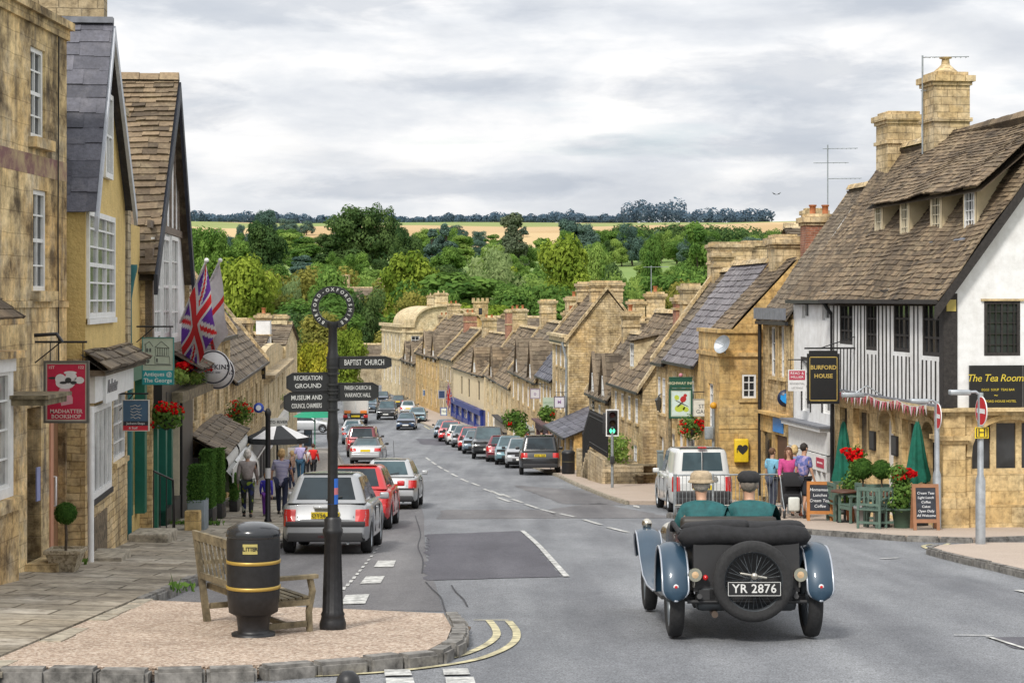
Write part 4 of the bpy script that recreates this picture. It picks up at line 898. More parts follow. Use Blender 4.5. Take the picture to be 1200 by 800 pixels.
wh, wf, wr = R_house('white_shop_house', 'white rendered house above a deep blue shopfront', 163.5, 186, -6.6, 3.4, 3.2, wallm='cream', roofm='slate_stone', row=.45, wid=.6, wins=[(3, 4.2, -9.0, -7.3, dict(nx=1, ny=2, frame='timber_dark')), (10, 11.2, -9.1, -7.4, dict(nx=1, ny=2, frame='timber_dark')), (15.5, 16.7, -9.1, -7.4, dict(nx=1, ny=2, frame='timber_dark'))], sur=False, sag=.15, chim=[(6, 3.4, 1.2, 1.2, -1.0, 1, 'brickred'), (20, 3.2, 1.3, 1.2, -1.9, 2)])
bs = MB(); L = wf.L; zg = zr(170); blue = pm((.012, .03, .20), .4)
bs.fbox(wf, .1, L-.1, -10.2, -9.7, -.4, 0); bs.fbox(wf, .1, L-.1, zg, zg+.4, -.25, 0)
for u in (.1, 4.5, 9, 13.5, 18, L-.7): bs.fbox(wf, u, u+.6, zg, -9.7, -.3, 0)
so = bs.build('shopfront', blue, wh); gl = MB(); gl.fbox(wf, .3, L-.3, zg+.4, -10.2, -.1, -.02); gl.build('pane', M['glass_pale'], so)
e7 = Fr(wf(0, 0)[:2], wf(0, 0, 5)[:2], wf.t); bw = MB(); bw.fbox(e7, 0, 3.2, zg, -9.7, -.12, 0); so2 = bw.build('shopfront', blue, wh); g_ = MB(); g_.fbox(e7, .6, 2.6, zg+.9, -10.0, -.14, -.125); g_.build('pane', M['glass_pale'], so2)
R_house('stone_gable_house', 'grey stone house with round-windowed attic beyond the white one', 186.1, 198, -6.0, 3.0, 3.0, wallm='stone_e', roofm='slate_stone2', row=.5, wid=.7, wins=rowwins(12, (-8.4,), 3, 1, 1.4)+rowwins(12, (-11.3,), 2, 1.1, 1.6), coping=(.4, .4), chim=[(10, 3, 1.3, 1.2, -1.5, 2, 'brickred')])
R_house('ochre_terrace', 'long ochre terrace with plain steep roof far down the street', 198.1, 222, -6.2, 4.4, 4.0, wallm='stone_c', roofm='slate_stone', row=.55, wid=.8, wins=rowwins(24, (-8.6,), 6, 1, 1.4)+rowwins(24, (-11.6,), 5, 1, 1.7), coping=(.5, .4), chim=[(20, 4, 1.4, 1.3, -.6, 2)])
R_house('grey_terrace', 'low grey stone terrace at the bottom of the street', 222.1, 240, -7.6, 3.6, 3.6, wallm='stone_e', roofm='slate_stone2', row=.6, wid=.8, wins=rowwins(18, (-9.6,), 5, 1, 1.2)+rowwins(18, (-12.0,), 4, 1, 1.4), chim=[(2, 3.6, 1.3, 1.3, -2.0, 2)])
# baroque stone house closing the view
def baroque():
 Y0, Y1 = 243, 262; a = (FR(Y0)+.4, Y0); b = (FR(Y1)-.6, Y1); fr = Fr(a, b, (1, 0)); zb = zr(250)-.4; D = 9.0; ze = -3.6; L = fr.L
 root = thing('baroque_house', 'pale stone house with curved gable and chimneys closing the view', 'building', (a[0], a[1], zb))
 e = Fr(fr(0, 0)[:2], fr(0, 0, D)[:2], fr.t); mb = MB()
 wf_ = rowwins(L, (-7.0,), 5, 1.1, 2.2)+rowwins(L, (-11.2,), 5, 1.1, 2.4); we = [(1.2, 2.3, -7.0, -4.8), (1.2, 2.3, -11.0, -8.8), (4.2, 5.1, -6.2, -5.0)]
 wall_holes(mb, fr, 0, L, zb, ze, [w_[:4] for w_ in wf_]); wall_holes(mb, e, 0, D, zb, ze, we)
 pts = [e(1.6+(D-1.6)*.5-math.cos(math.pi*i/20)*(D-1.6)*.5, ze+2.6*math.sin(math.pi*i/20)**.8) for i in range(21)]
 k = Fr(fr(L, 0)[:2], fr(L, 0, D)[:2], fr.t); pk = [k(1.6+(D-1.6)*.5-math.cos(math.pi*i/20)*(D-1.6)*.5, ze+2.6*math.sin(math.pi*i/20)**.8) for i in range(21)]
 mb.face(pts); wall_holes(mb, k, 0, D, zb, ze, []); mb.face(pk); mb.face([fr(0, zb, D), fr(L, zb, D), fr(L, ze, D), fr(0, ze, D)])
 mb.build('wall', M['stone_d'], root)
 for w_ in wf_: window(root, fr, *w_[:4], nx=2, ny=4, fw=.1, bw=.05)
 for w_ in we: window(root, e, *w_, nx=2, ny=4, fw=.1, bw=.05)
 t = MB(); t.fbox(fr, -.3, L, ze-.1, ze+.3, -.4, .3); t.fbox(e, .3, 1.7, ze-.1, ze+.9, -.3, .3)
 for z in (-7.9, -4.4): t.fbox(e, -.15, D, z, z+.25, -.2, 0); t.fbox(fr, 0, L, z, z+.25, -.2, 0)
 for u in (0, 2.7): t.fbox(e, u, u+.5, zb, ze, -.12, 0)
 t.build('cornice', M['stone_d'], root)
 r = MB(); r.grid([pts, pk]); ro = r.build('roof', M['stone_d'], root)
 c = MB()
 for p, q in zip(pts, pts[1:]):
  n = Vector((0, 0, .25)); y = fr.t*.5; c.hexa([p-y, p+y, q+y, q-y, p-y+n, p+y+n, q+y+n, q-y+n])
 c.build('coping', M['stone_d'], ro)
 cp = e(5.3, 0, 1.0); chimney(ro, (cp.x, cp.y), 1.8, 1.3, ze+1.5, ze+4.3, 'stone_d', 2, 0, 'stone_d'); cp = e(3.9, 0, 1.0); chimney(ro, (cp.x, cp.y), .9, 1.0, ze+1.2, ze+4.0, 'stone_d', 1, 0, 'stone_d')
 # lower wing with raking gable in front
 wa = (FR(236)+1.2, 240.6)
baroque()
def front(fr, root, u0, u1, z0, z1, zf, c1, c2, n=4, glass='glass', out=.18):
 q = MB(); q.fbox(fr, u0, u1, z1, zf, -out-.08, 0, 1); q.fbox(fr, u0, u1, z0-.5, z0+.7, -out, 0, 0)
 for i in range(n+1): u = u0+(u1-u0-.25)*i/n; q.fbox(fr, u, u+.25, z0-.3, z1, -out-.02, 0, 0)
 q.fbox(fr, u0-.1, u1+.1, zf, zf+.1, -out-.3, 0, 0); o = q.build('shopfront', [pm(c1, .6), pm(c2, .6)], root); g = MB(); g.fbox(fr, u0+.1, u1-.1, z0+.7, z1, -.08, -.02); g.build('pane', M[glass], o)
# crenellated tower and roofs behind the row
def back_roof(name, label, px0, px1, py_e, py_r, Y, rm='slate_stone2', wm='stone_e', depth=7, chim=()):
 x0, x1 = (px0-600)/F*Y, (px1-600)/F*Y; ze, zt = eave_z(py_e, Y), eave_z(py_r, Y); zb = zr(Y)-.5
 root = thing(name, label, 'building', (x0, Y, zb)); fr = Fr((x0, Y), (x1, Y), (0, 1)); mb = MB(); L = fr.L
 wall_holes(mb, fr, 0, L, zb, ze, []); h = depth/2
 for u in (0, L): mb.face([fr(u, zb, 0), fr(u, zb, depth), fr(u, ze, depth), fr(u, zt, h), fr(u, ze, 0)])
 mb.face([fr(0, zb, depth), fr(L, zb, depth), fr(L, ze, depth), fr(0, ze, depth)])
 mb.build('wall', M[wm], root); r = MB(); s = max(.3, Y/330)
 slates(r, fr(-.2, ze-.1, -.2), fr(L+.2, ze-.1, -.2), fr(L+.2, zt, h), fr(-.2, zt, h), s, s*1.4, .06, 0, 0, .02)
 r.face([fr(-.2, ze, depth), fr(L+.2, ze, depth), fr(L+.2, zt, h), fr(-.2, zt, h)]); ridge_tiles(r, fr(-.2, zt, h), fr(L+.2, zt, h), 1, .3, .2, 1.0)
 ro = r.build('roof', [M[rm], M['chimstone']], root)
 for u, w_, zc, pots, m_ in chim: q = fr(u*L, 0, h); chimney(ro, (q.x, q.y), w_, w_*.8, zt-1.5, eave_z(zc, Y), m_, pots)
 return root, fr
def tower():
 Y = 262; x = (563-600)/F*Y; w_ = 2.1; zt = eave_z(355, Y); zb = zr(Y)-.5
 root = thing('crenellated_tower', 'square stone turret with battlements rising behind the roofs', 'tower', (x, Y, zb)); mb = MB()
 mb.box(x-w_/2, x+w_/2, Y, Y+w_, zb, zt); mb.box(x-w_/2-.15, x+w_/2+.15, Y-.15, Y+w_+.15, zt, zt+.25)
 mb.build('shaft', M['stone_b'], root); b = MB()
 for i in range(4):
  for (xx, yy) in ((x-w_/2-.15+i*.65, Y-.15), (x-w_/2-.15+i*.65, Y+w_-.2)): b.box(xx, xx+.38, yy, yy+.35, zt+.25, zt+.7)
 b.build('battlements', M['stone_b'], root)
 q = MB(); q.box(x-.25, x+.25, Y-.02, Y+.02, zt-1.6, zt-.7); q.build('window', M['glass'], root)
tower()
for a in SF: front(*a)
GB = lambda nm: next((o, next(c for c in o.children if c.name.startswith('roof'))) for o in bpy.data.objects if o.name == nm)
for nm, f, us in (('stone_cottage.001', CG[0], ((2.0, 2.4, -4.5, 1.9), (5.6, 2.4, -4.5, 1.9))), ('bow_roofed_house', CG[1], ((4, 3.4, -5.2, 2.5), (14, 3.4, -5.2, 2.5))), ('coped_house', CG[2], ((18, 3.8, -6.6, 2.6),)), ('white_shop_house', wf, ((6, 3.6, -6.8, 2.4),)), ('ochre_terrace', CG[3], ((5, 4, -6.6, 2.9), (14, 4, -6.6, 2.9))), ('grey_terrace', CG[4], ((4, 4, -7.9, 2.6), (12, 4, -7.9, 2.6)))):
 o, rf = GB(nm)
 for u, w_, z0, h in us: cross_gable(o, rf, f, u, w_, z0, h, wm='cream' if 'white' in nm else 'stone_c' if 'ochre' in nm else 'stone_d' if 'coped' in nm else 'stone_b', rm='slate_stone2' if len(us) > 1 else 'slate_stone')
back_roof('back_house', 'long roofed house just right of the stone turret', 573, 634, 392, 372, 215, chim=[(.35, 1.3, 368, 1, 'chimstone'), (.6, 1.2, 370, 2, 'terracotta')])
back_roof('back_house', 'long roofed house left of the stone turret, behind the terrace', 500, 556, 392, 366, 250, chim=[(.85, 1.6, 362, 0, 'chimstone')])
back_roof('back_house', 'wide stone-roofed house at the foot of the street before the dark trees', 394, 470, 424, 404, 285, wm='stone_e', chim=[(.93, 1.8, 393, 0, 'chimstone')])
back_roof('back_house', 'pale grey-roofed house half hidden among valley trees', 403, 448, 350, 337, 420, wm='stone_d', chim=[(.02, 1.6, 322, 1, 'chimstone'), (.95, 1.6, 326, 0, 'chimstone')])
back_roof('back_house', 'stone house with brick chimney behind the long cottage', 690, 735, 420, 390, 112, wm='stone_b')
back_roof('back_house', 'house whose tall stone chimneys rise behind the dormered cottage', 742, 800, 400, 378, 96, chim=[(.15, .9, 352, 0, 'chimstone'), (.55, 1.0, 343, 1, 'chimstone')])
back_roof('back_house', 'far barn roof in the meadow right of the valley trees', 786, 812, 297, 289, 1020, wm='stone_e')
back_roof('back_house', 'house with dark brick chimney and parapet behind the violet roof', 850, 935, 330, 300, 84, wm='stone_d', chim=[(.18, 1.9, 283, 0, 'chimstone'), (.62, 1.7, 281, 0, 'chimstone')])
back_roof('back_house', 'roof with thin aerial and dark chimney behind the tea room', 940, 1030, 300, 262, 72, wm='stone_b', chim=[(.35, .85, 241, 0, 'chimstone')])
def aerial(name, label, x, y, z0, z1, arms, mat='galv_dull'):
 mb = MB(); mb.tube([(x, y, z0), (x, y, z1)], .025, 6)
 for z, x0, x1, n in arms:
  mb.tube([(x+x0, y, z), (x+x1, y, z+.02)], .014, 5)
  for i in range(n):
   xx = x+x0+(x1-x0)*(i+.5)/n; mb.tube([(xx, y-.12, z), (xx, y+.12, z)], .008, 4)
 tag(mb.build(name, M[mat]), label, 'aerial')
cpt = TF(TL-.6, 0, 2.9)
aerial('television_aerial', 'tall mast aerial with one long boom beside the tea room chimneys', cpt.x-.62, cpt.y, 3.6, 6.55, [(6.5, 0, 1.25, 9), (5.6, -.05, .3, 2)])
ax = (970-600)/F*72
aerial('television_aerial', 'aerial with three long arms above the dark back chimney', ax, 72, 2.2, 5.9, [(5.75, -.2, 1.15, 8), (5.2, -.55, .8, 6), (4.6, 0, 1.3, 8)])
aerial('television_aerial', 'small pole aerial over the cottage chimneys', (764-600)/F*96, 96.5, .3, 1.7, [(1.62, -.4, .9, 6)])
# ------------------------------------------------------------------ left-hand side of the street
LX = lambda y: -4.384-.08*y
def LY(px): return -4.384/((px-600)/F+.08)
def LP(y): return (LX(y), y)
LFr = lambda y0, y1: Fr(LP(y0), LP(y1), (-1, 0))
TXT_L = lambda fr, u, v, d: Matrix(((fr.t.x, 0, -fr.n.x, fr(u, v, d).x), (fr.t.y, 0, -fr.n.y, fr(u, v, d).y), (0, 1, 0, v), (0, 0, 0, 1)))
def house_a():
 ya = lambda px: 8.03/(.035-(px-600)/F)
 fx_ = lambda y: -8.03+.035*y
 fr = Fr((fx_(17), 17), (fx_(29.5), 29.5), (-1, 0)); L = fr.L; U = lambda px: ya(px)-17; zb = zr(24)-1.2; zt = 4.2
 root = thing('weathered_house', 'weathered stained stone house front with faded painted band and narrow sashes', 'building', (fx_(17), 17, zb))
 hol = [(U(36), U(53), 2.38, 3.72), (U(39), U(56), .12, 1.62), (U(32), U(48.5), -4.4, -1.6), (U(58), U(77), -4.35, -1.75), (3.0, 4.2, .1, 1.6), (3.0, 4.2, 2.4, 3.7), (6.0, 6.9, .1, 1.6), (6.0, 6.9, 2.4, 3.7)]
 mb = MB(); wall_holes(mb, fr, 0, L, zb, zt, hol, .3); e = Fr(fr(L, 0)[:2], fr(L, 0, 5)[:2], -fr.t); wall_holes(mb, e, 0, 5, zb, zt, []); wall_holes(mb, Fr(fr(0, 0)[:2], fr(0, 0, 5)[:2], fr.t), 0, 5, zb, zt, [])
 mb.build('wall', M['stone_a'], root)
 t = MB(); t.fbox(fr, 0, L+.05, zt, zt+.12, -.12, .4); t.fbox(fr, 0, L+.02, zt-.16, zt-.002, -.05, .1)
 t.fbox(fr, 0, L, -.13, -.03, -.035, .01)
 for h in hol[:2]: t.fbox(fr, h[0]-.12, h[1]+.12, h[2]-.16, h[2]-.005, -.13, .1)
 t.build('coping', M['stone_a'], root)
 band = MB(); band.fbox(fr, 2, L, 1.83, 2.13, -.004, .01)
 m, nt, b = newmat('faded_painted_band'); p = pos(nt)
 nt.links.new(mixc(nt, ramp(nt, noi(nt, p, 2.2, 6, .7), [(.4, (0, 0, 0)), (.6, (1, 1, 1))]), (.40, .30, .17), (.20, .10, .095)), b.inputs['Base Color']); b.inputs['Roughness'].default_value = .9
 band.build('painted_band', m, root)
 for h in hol[:2]+hol[4:]: window(root, fr, *h[:4], d=.09, nx=2, ny=4, fw=.07, meet=True)
 dr = MB(); dr.fbox(fr, hol[2][0], hol[2][1], -4.5, -1.6, .26, .3); dr.build('door', plain('dark_door', (.035, .03, .028), .6), root)
 d2 = MB(); d2.fbox(fr, hol[3][0], hol[3][0]+.16, -4.35, -1.75, -.02, .28, 1); d2.fbox(fr, hol[3][0]+.16, hol[3][1], -4.35, -1.75, .12, .16, 0)
 for j in range(3): d2.fbox(fr, hol[3][0]+.25, hol[3][1]-.1, -4.1+j*.8, -3.5+j*.8, .1, .13, 0)
 d2 = d2.build('door', [plain('brown_oak_door', (.22, .11, .05), .6), pm((.50, .24, .15))], root)
 h2 = MB(); h2.tube([fr(hol[3][0]+.5, -3.2, .1), fr(hol[3][0]+.5, -3.2, .04), fr(hol[3][0]+.5, -2.75, .04), fr(hol[3][0]+.5, -2.75, .1)], .018, 6); h2.build('handle', M['white_paint'], d2)
 cb = MB(); cb.tube([fr(L-.55, zt, -.03), fr(L-.6, 1.0, -.03), fr(L-.55, -1.5, -.03)], .012, 5); cb.build('cable', M['black_iron'], root)
 # bay window with stone hood
 bay = MB(); d0 = -.34; u1 = 8.6; u0 = u1-4.0
 bay.fbox(fr, u0, u1+.05, zb, -2.85, d0-.06, 0); bay.fbox(fr, u0, u1+.1, -2.85, -2.68, d0-.12, 0)
 bay.fbox(fr, u0, u1+.12, -.35, -.27, d0-.12, 0); bay.fbox(fr, u0, u1+.14, -.80, -.70, d0-.14, 0); bo_ = bay.build('bay_base', M['stone_a'], root)
 fb = MB(); fb.fbox(fr, u0, u1, -2.68, -2.55, d0, .0); fb.fbox(fr, u0, u1, -.98, -.8, d0-.04, 0)
 for k in range(4): fb.fbox(fr, u0+(u1-u0-.14)*k/3, u0+(u1-u0-.14)*k/3+.14, -2.55, -.98, d0, -.2)
 fb.build('bay_frame', M['white_paint'], root)
 for k in range(3): window(root, fr, u0+.14+(u1-u0-.14)*k/3, u0+(u1-u0-.14)*(k+1)/3, -2.55, -.98, d=d0+.06, nx=2, ny=4, fw=.05, glass='glass_pale')
 sl_ = MB(); slates(sl_, fr(u0, -.27, d0-.12), fr(u1+.1, -.27, d0-.12), fr(u1+.02, .1, .0), fr(u0, .1, .0), .16, .3, .03, 0, 0, .01); sl_.build('bay_roof', M['slate_stone'], root)
 # flat door hood on a bracket
 hd = MB(); hu = U(36)+.1; hu = 9.0; hd.fbox(fr, hu-.5, hu+.6, -1.45, -1.36, -.8, .05); hd.fbox(fr, hu-.55, hu+.65, -1.36, -1.31, -.86, .05); hd.build('door_hood', M['wood_grey'], root)
 lt = MB(); lt.tube([fr(U(16), -.52, -.3), fr(U(16), -.5, -.62), fr(U(16), -.62, -.7)], .03, 6); lt.build('lamp_bracket', M['black_iron'], root)
 st = MB(); zp = zL(fx_(28), 28); st.fbox(fr, hol[2][0]-.1, hol[2][1]+.15, zp-.4, zp+.16, -.45, 0); st.build('doorstep', M['stone_a'], root)
 # noticed blue plaque-like vent grille
 v = MB(); v.fbox(fr, U(42), U(46), -3.0, -2.5, -.02, .0); v.build('notice', pm((.25, .28, .5)), root)
 return fr
AF = house_a()
def gable_wall(mb, fr, u0, u1, v0, ve0, ve1, up, vp, holes, m=0, d=0.0):
 wall_holes(mb, fr, u0, u1, v0, min(ve0, ve1), holes, .1, m, d=d)
 lo = min(ve0, ve1); mb.face([fr(u0, lo, d), fr(u1, lo, d), fr(u1, ve1, d), fr(up, vp, d), fr(u0, ve0, d)], m)
def house_b():
 y0, y1 = 29.75, 35.1; fr = LFr(y0, y1); L = fr.L; zb = zr(33)-.6; yp = 31.75; up = yp-y0
 root = thing('bookshop_house', 'yellow roughcast gabled house with white oriel sash, above a bookshop front', 'building', (LX(y0), y0, zb))
 w1 = (LY(100.5)-y0+.05, LY(137)-y0-.55, -.32, 1.42); zj = -.95; ze = 1.5; zp = 4.55
 mb = MB(); gable_wall(mb, fr, 0, L-.35, zj, ze, 1.8, up, zp, [w1])
 # attic sash hole is shown as a window set proud of the wall
 s = Fr(fr(0, 0)[:2], fr(0, 0, 1.6)[:2], fr.t); wall_holes(mb, s, 0, 1.6, zj, ze, [])
 mb.build('rendered_wall', M['yellow'], root)
 window(root, fr, *w1, d=.0, nx=3, ny=6, fw=.09, bw=.03, meet=True, glass='glass_pale', sill='white_paint')
 window(root, fr, up-.15, up+.8, 2.05, 3.5, d=-.03, nx=2, ny=2, fw=.09, bw=.04, glass='glass_pale')
 lw = MB(); gw = L-.35; wall_holes(lw, fr, 0, L, zb, zj, [(0.25, LY(128)-y0, -3.25, -1.75), (LY(133)-y0, LY(147)-y0, -2.9, -1.6)], .2)
 wall_holes(lw, fr, gw, L, zj, 3.4, [], d=.02); k_ = Fr(fr(0, 0)[:2], fr(0, 0, 1.6)[:2], fr.t); wall_holes(lw, k_, 0, 1.6, zb, zj, []); kk = Fr(fr(L, 0)[:2], fr(L, 0, 3)[:2], -fr.t); wall_holes(lw, kk, 0, 3, zb, 3.4, [])
 lw.build('stone_wall', M['stone_b'], root)
 window(root, fr, .28, LY(128)-y0-.02, -3.25, -1.75, d=.0, nx=5, ny=1, fw=.1, bw=.05, glass='glass_pale', sill='timber_dark')
 window(root, fr, LY(133)-y0+.02, LY(147)-y0-.02, -2.9, -1.6, d=.06, nx=2, ny=4, fw=.08, glass='glass_pale', sill='trimstone')
 # pent roof of stone slates above the shop, fascia board
 pr = MB(); slates(pr, fr(-.25, -1.12, -.42), fr(L+.1, -1.12, -.42), fr(L+.1, -.82, .0), fr(-.25, -.82, .0), .17, .4, .05, 0, 0, .03); pr.fbox(fr, -.2, L+.05, -1.22, -1.13, -.34, 0); pr.build('shop_hood', M['slate_stone2'], root)
 fb = MB(); fb.fbox(fr, .1, L-.2, -1.66, -1.24, -.14, 0); fb.fbox(fr, 1.0, 2.55, -1.72, -1.2, -.19, -.14)
 fb.text('Madhatter', TXT_L(fr, 1.8, -1.46, -.195), .3, 1, .004, shear=.25, bold=.02)
 fb.build('fascia_board', [M['white_paint'], pm((.16, .16, .17))], root)
 # bargeboard and slates of the gable
 rb = MB(); ov = -.18
 slates(rb, fr(-.12, ze-.12, 1.8), fr(-.12, ze-.12, ov), fr(up, zp+.12, ov), fr(up, zp+.12, 1.8), .27, .36, .022, 0, 0, .0, grad=.9)
 slates(rb, fr(L-.25, 1.65, ov), fr(L-.25, 1.65, 1.8), fr(up, zp+.12, 1.8), fr(up, zp+.12, ov), .27, .36, .022, 0, 0, .0, grad=.9)
 rb.fbox(fr, up-.1, up+.1, zp+.1, zp+.2, ov, 1.8, 1); ro = rb.build('gable_roof', [M['slate_blue'], M['lead']], root)
 bb = MB()
 for p, q in (((-.1, ze-.2), (up, zp+.06)), ((L-.27, 1.6), (up, zp+.06))):
  a, b = fr(p[0], p[1], ov-.04), fr(q[0], q[1], ov-.04); a2, b2 = fr(p[0], p[1], ov+.02), fr(q[0], q[1], ov+.02); dz = Vector((0, 0, -.24))
  bb.hexa([a+dz, a2+dz, b2+dz, b+dz, a, a2, b2, b])
 bb.build('bargeboard', pm((.46, .48, .53)), ro)
 # main roof of stone slates behind, and tall coped gable wall at its far end
 mr = MB(); slates(mr, fr(-1.5, 3.6, .7), fr(L, 3.6, .7), fr(L, 6.6, 2.8), fr(-1.5, 6.6, 2.8), .2, .3, .045, 0, 0, .05); mr.fbox(fr, -1.2, L, zj, 3.55, 1.6, 1.7, 1); mr.build('roof', [M['slate_stone'], M['stone_b']], root)
 cw = MB(); kk = fr(L, 0)
 for d0, d1, z0, z1 in ((-.02, 3, zj, 1.9), (.06, 3, 1.9, 3.5), (.3, 3, 3.5, 4.6), (.42, 3, 4.6, 6.4)): cw.fbox(fr, L-.1, L+.38, z0, z1, d0, d1)
 for d0, z1 in ((-.08, 1.9), (.02, 3.5), (.22, 4.6)): cw.fbox(fr, L-.16, L+.44, z1-.06, z1+.08, d0, d0+.4)
 cw.build('coped_gable', M['stone_e'], root)
 # stone plinth, cellar arch, steps
 zp_ = zL(-6.7, 32); ar = MB(); ar.fbox(fr, LY(110)-y0, LY(127)-y0-.2, zp_-.2, zp_+.75, -.012, .0); ar.build('cellar_hatch', plain('dark_rubble', (.16, .12, .075), .95, 0, .5, 0, .8, 9), root)
 wp = MB(); wp.tube([fr(-.08, -1.7, -.1), fr(-.08, zp_, -.1)], .05, 8); wp.build('drainpipe', M['white_paint'], root)
 stp = MB(); stp.fbox(fr, .15, 1.35, zp_-.3, zp_+.2, -.55, -.0); stp.build('doorstep', M['kerb_light'], root)
 # link wall and teal drainpipe
 lk = LFr(35.5, 39.2); q = MB(); wall_holes(q, lk, 0, lk.L, zb-.3, .8, [(.9, 2.9, -4.2, -2.0)], .2, d=.25); wall_holes(q, lk, 0, lk.L, .8, 1.5, [], d=.25); q.build('link_wall', M['yellow'], root)
 tp = MB(); tp.tube([lk(.35, .55, .0), lk(.35, .0, .08), lk(.35, zr(36)+.1, .08)], .075, 8); tp.lathe([(.1, -.1), (.15, .12), (.15, .2)], lk(.35, .45, .05), 8)
 tp.build('drainpipe', pm((.01, .12, .13), .45), root)
 gs = MB(); gs.fbox(lk, .7, .95, zr(37)+.7, -1.5, .05, .25); gs.fbox(lk, 2.85, 3.25, zr(37)+.5, -1.3, .05, .25); gs.fbox(lk, .7, 3.25, -1.6, -1.3, .03, .25); so = gs.build('green_shopfront', pm((.01, .13, .085), .4), root)
 g_ = MB(); g_.fbox(lk, .95, 2.85, -4.2, -1.6, .28, .3); g_.build('pane', M['glass'], so)
 return fr
BFr = house_b()
def house_c():
 y0, y1 = 39.2, 47.7; fr = LFr(y0, y1); L = fr.L; zb = zr(45)-.4; up = 44.0-y0; ze, ze1, zp = .75, .7, 5.05
 root = thing('timber_gabled_house', 'white timber-framed gabled house with three tall white sashes, above the black shopfront', 'building', (LX(y0), y0, zb))
 wins = [(LY(181)-y0, LY(190)-y0-.2, -.8, 1.3), (LY(191.5)-y0, LY(200)-y0-.2, -.85, 1.4), (LY(201.5)-y0, LY(210)-y0-.2, -.9, 1.45)]
 mb = MB(); gable_wall(mb, fr, 0, L, -1.1, ze, ze1, up, zp, [(w_[0], w_[1], w_[2], ze-.02) for w_ in wins], d=.12); mb.build('rendered_wall', M['white'], root)
 for w_ in wins: window(root, fr, *w_, d=.05, nx=2, ny=4, fw=.09, bw=.03, meet=True, glass='glass_pale')
 t = MB(); t.fbox(fr, 0, .28, -1.4, ze+.3, -.02, .14); t.fbox(fr, .3, L, 1.5, 1.66, .06, .13); t.fbox(fr, up-.08, up+.08, 1.6, zp-.4, .07, .13)
 for du in (-1.9, -1.0, 1.0, 1.9): t.fbox(fr, up+du-.06, up+du+.06, 1.6, zp-abs(du)*.95-.5, .075, .13)
 t.fbox(fr, 0, L, -1.25, -1.05, -.03, .13); t.build('timber_frame', plain('grey_oak', (.19, .15, .12), .85, 0, .3, 0, .3, 10), root)
 rb = MB(); ov = -.1
 slates(rb, fr(-.3, ze-.25, 4), fr(-.3, ze-.25, ov), fr(up, zp+.1, ov), fr(up, zp+.1, 4), .22, .33, .05, 0, .05, .06)
 slates(rb, fr(L+.1, ze1-.25, ov), fr(L+.1, ze1-.25, 4), fr(up, zp+.1, 4), fr(up, zp+.1, ov), .22, .33, .05, 0, .05, .06)
 ridge_tiles(rb, fr(up, zp+.14, ov), fr(up, zp+.14, 4), 1, .18, .1, .45); ro = rb.build('roof', [M['slate_stone'], M['slate_stone']], root)
 bb = MB()
 for p, q in (((-.28, ze-.25), (up, zp+.02)), ((L+.08, ze1-.25), (up, zp+.02))):
  a, b = fr(p[0], p[1], ov-.05), fr(q[0], q[1], ov-.05); a2, b2 = fr(p[0], p[1], ov+.03), fr(q[0], q[1], ov+.03); dz = Vector((0, 0, -.42))
  bb.hexa([a+dz, a2+dz, b2+dz, b+dz, a, a2, b2, b])
 bb.build('bargeboard', plain('dark_blue_barge', (.018, .022, .035), .6), ro)
 sw = MB(); s_ = Fr(fr(0, 0)[:2], fr(0, 0, 4)[:2], fr.t); wall_holes(sw, s_, 0, 4, zb, ze, []); wall_holes(sw, fr, 0, L, zb, -1.1, [(.3, L-.1, zb, -2.2)], .2); sw.face([fr(L, zb, 0), fr(L, zb, 4), fr(L, ze, 4), fr(L, ze, 0)]); sw.build('stone_wall', M['stone_b'], root)
 # black shopfront with cream columns, slate hood and rolled awning
 zg = zL(LX(43), 43)-.1; bk = MB(); u_ = lambda px: LY(px)-y0
 bk.fbox(fr, .3, L-.1, -2.35, -1.75, -.18, .15); bk.fbox(fr, u_(208), u_(217), zg, -2.35, -.12, .12); bk.fbox(fr, u_(190), L-.1, zg-.2, zg+.55, -.08, .12); bk.fbox(fr, L-.9, L-.1, zg-.4, -2.35, -.1, .12)
 so = bk.build('black_shopfront', pm((.012, .012, .013), .4), root)
 g_ = MB(); g_.fbox(fr, .3, L-.1, zg-.2, -2.3, .14, .18); g_.build('pane', M['glass'], so)
 for px in (191, 207): c = MB(); c.fbox(fr, u_(px), u_(px)+.12, zg+.3, -2.35, -.06, .1); c.build('glazing_post', M['cream_paint'], so)
 for u in (.3, 3.3, u_(190)): c = MB(); c.fbox(fr, u, u+.3, zg+.1, -2.35, -.08, .12); c.build('pilaster', pm((.01, .13, .085), .4), so)
 hd = MB(); slates(hd, fr(3.2, -1.62, -.75), fr(L, -1.62, -.75), fr(L, -1.2, .0), fr(3.2, -1.2, .0), .2, .3, .03, 0, 0, .03); hd.build('shop_hood', M['slate_stone2'], root)
 return fr
CF = house_c()
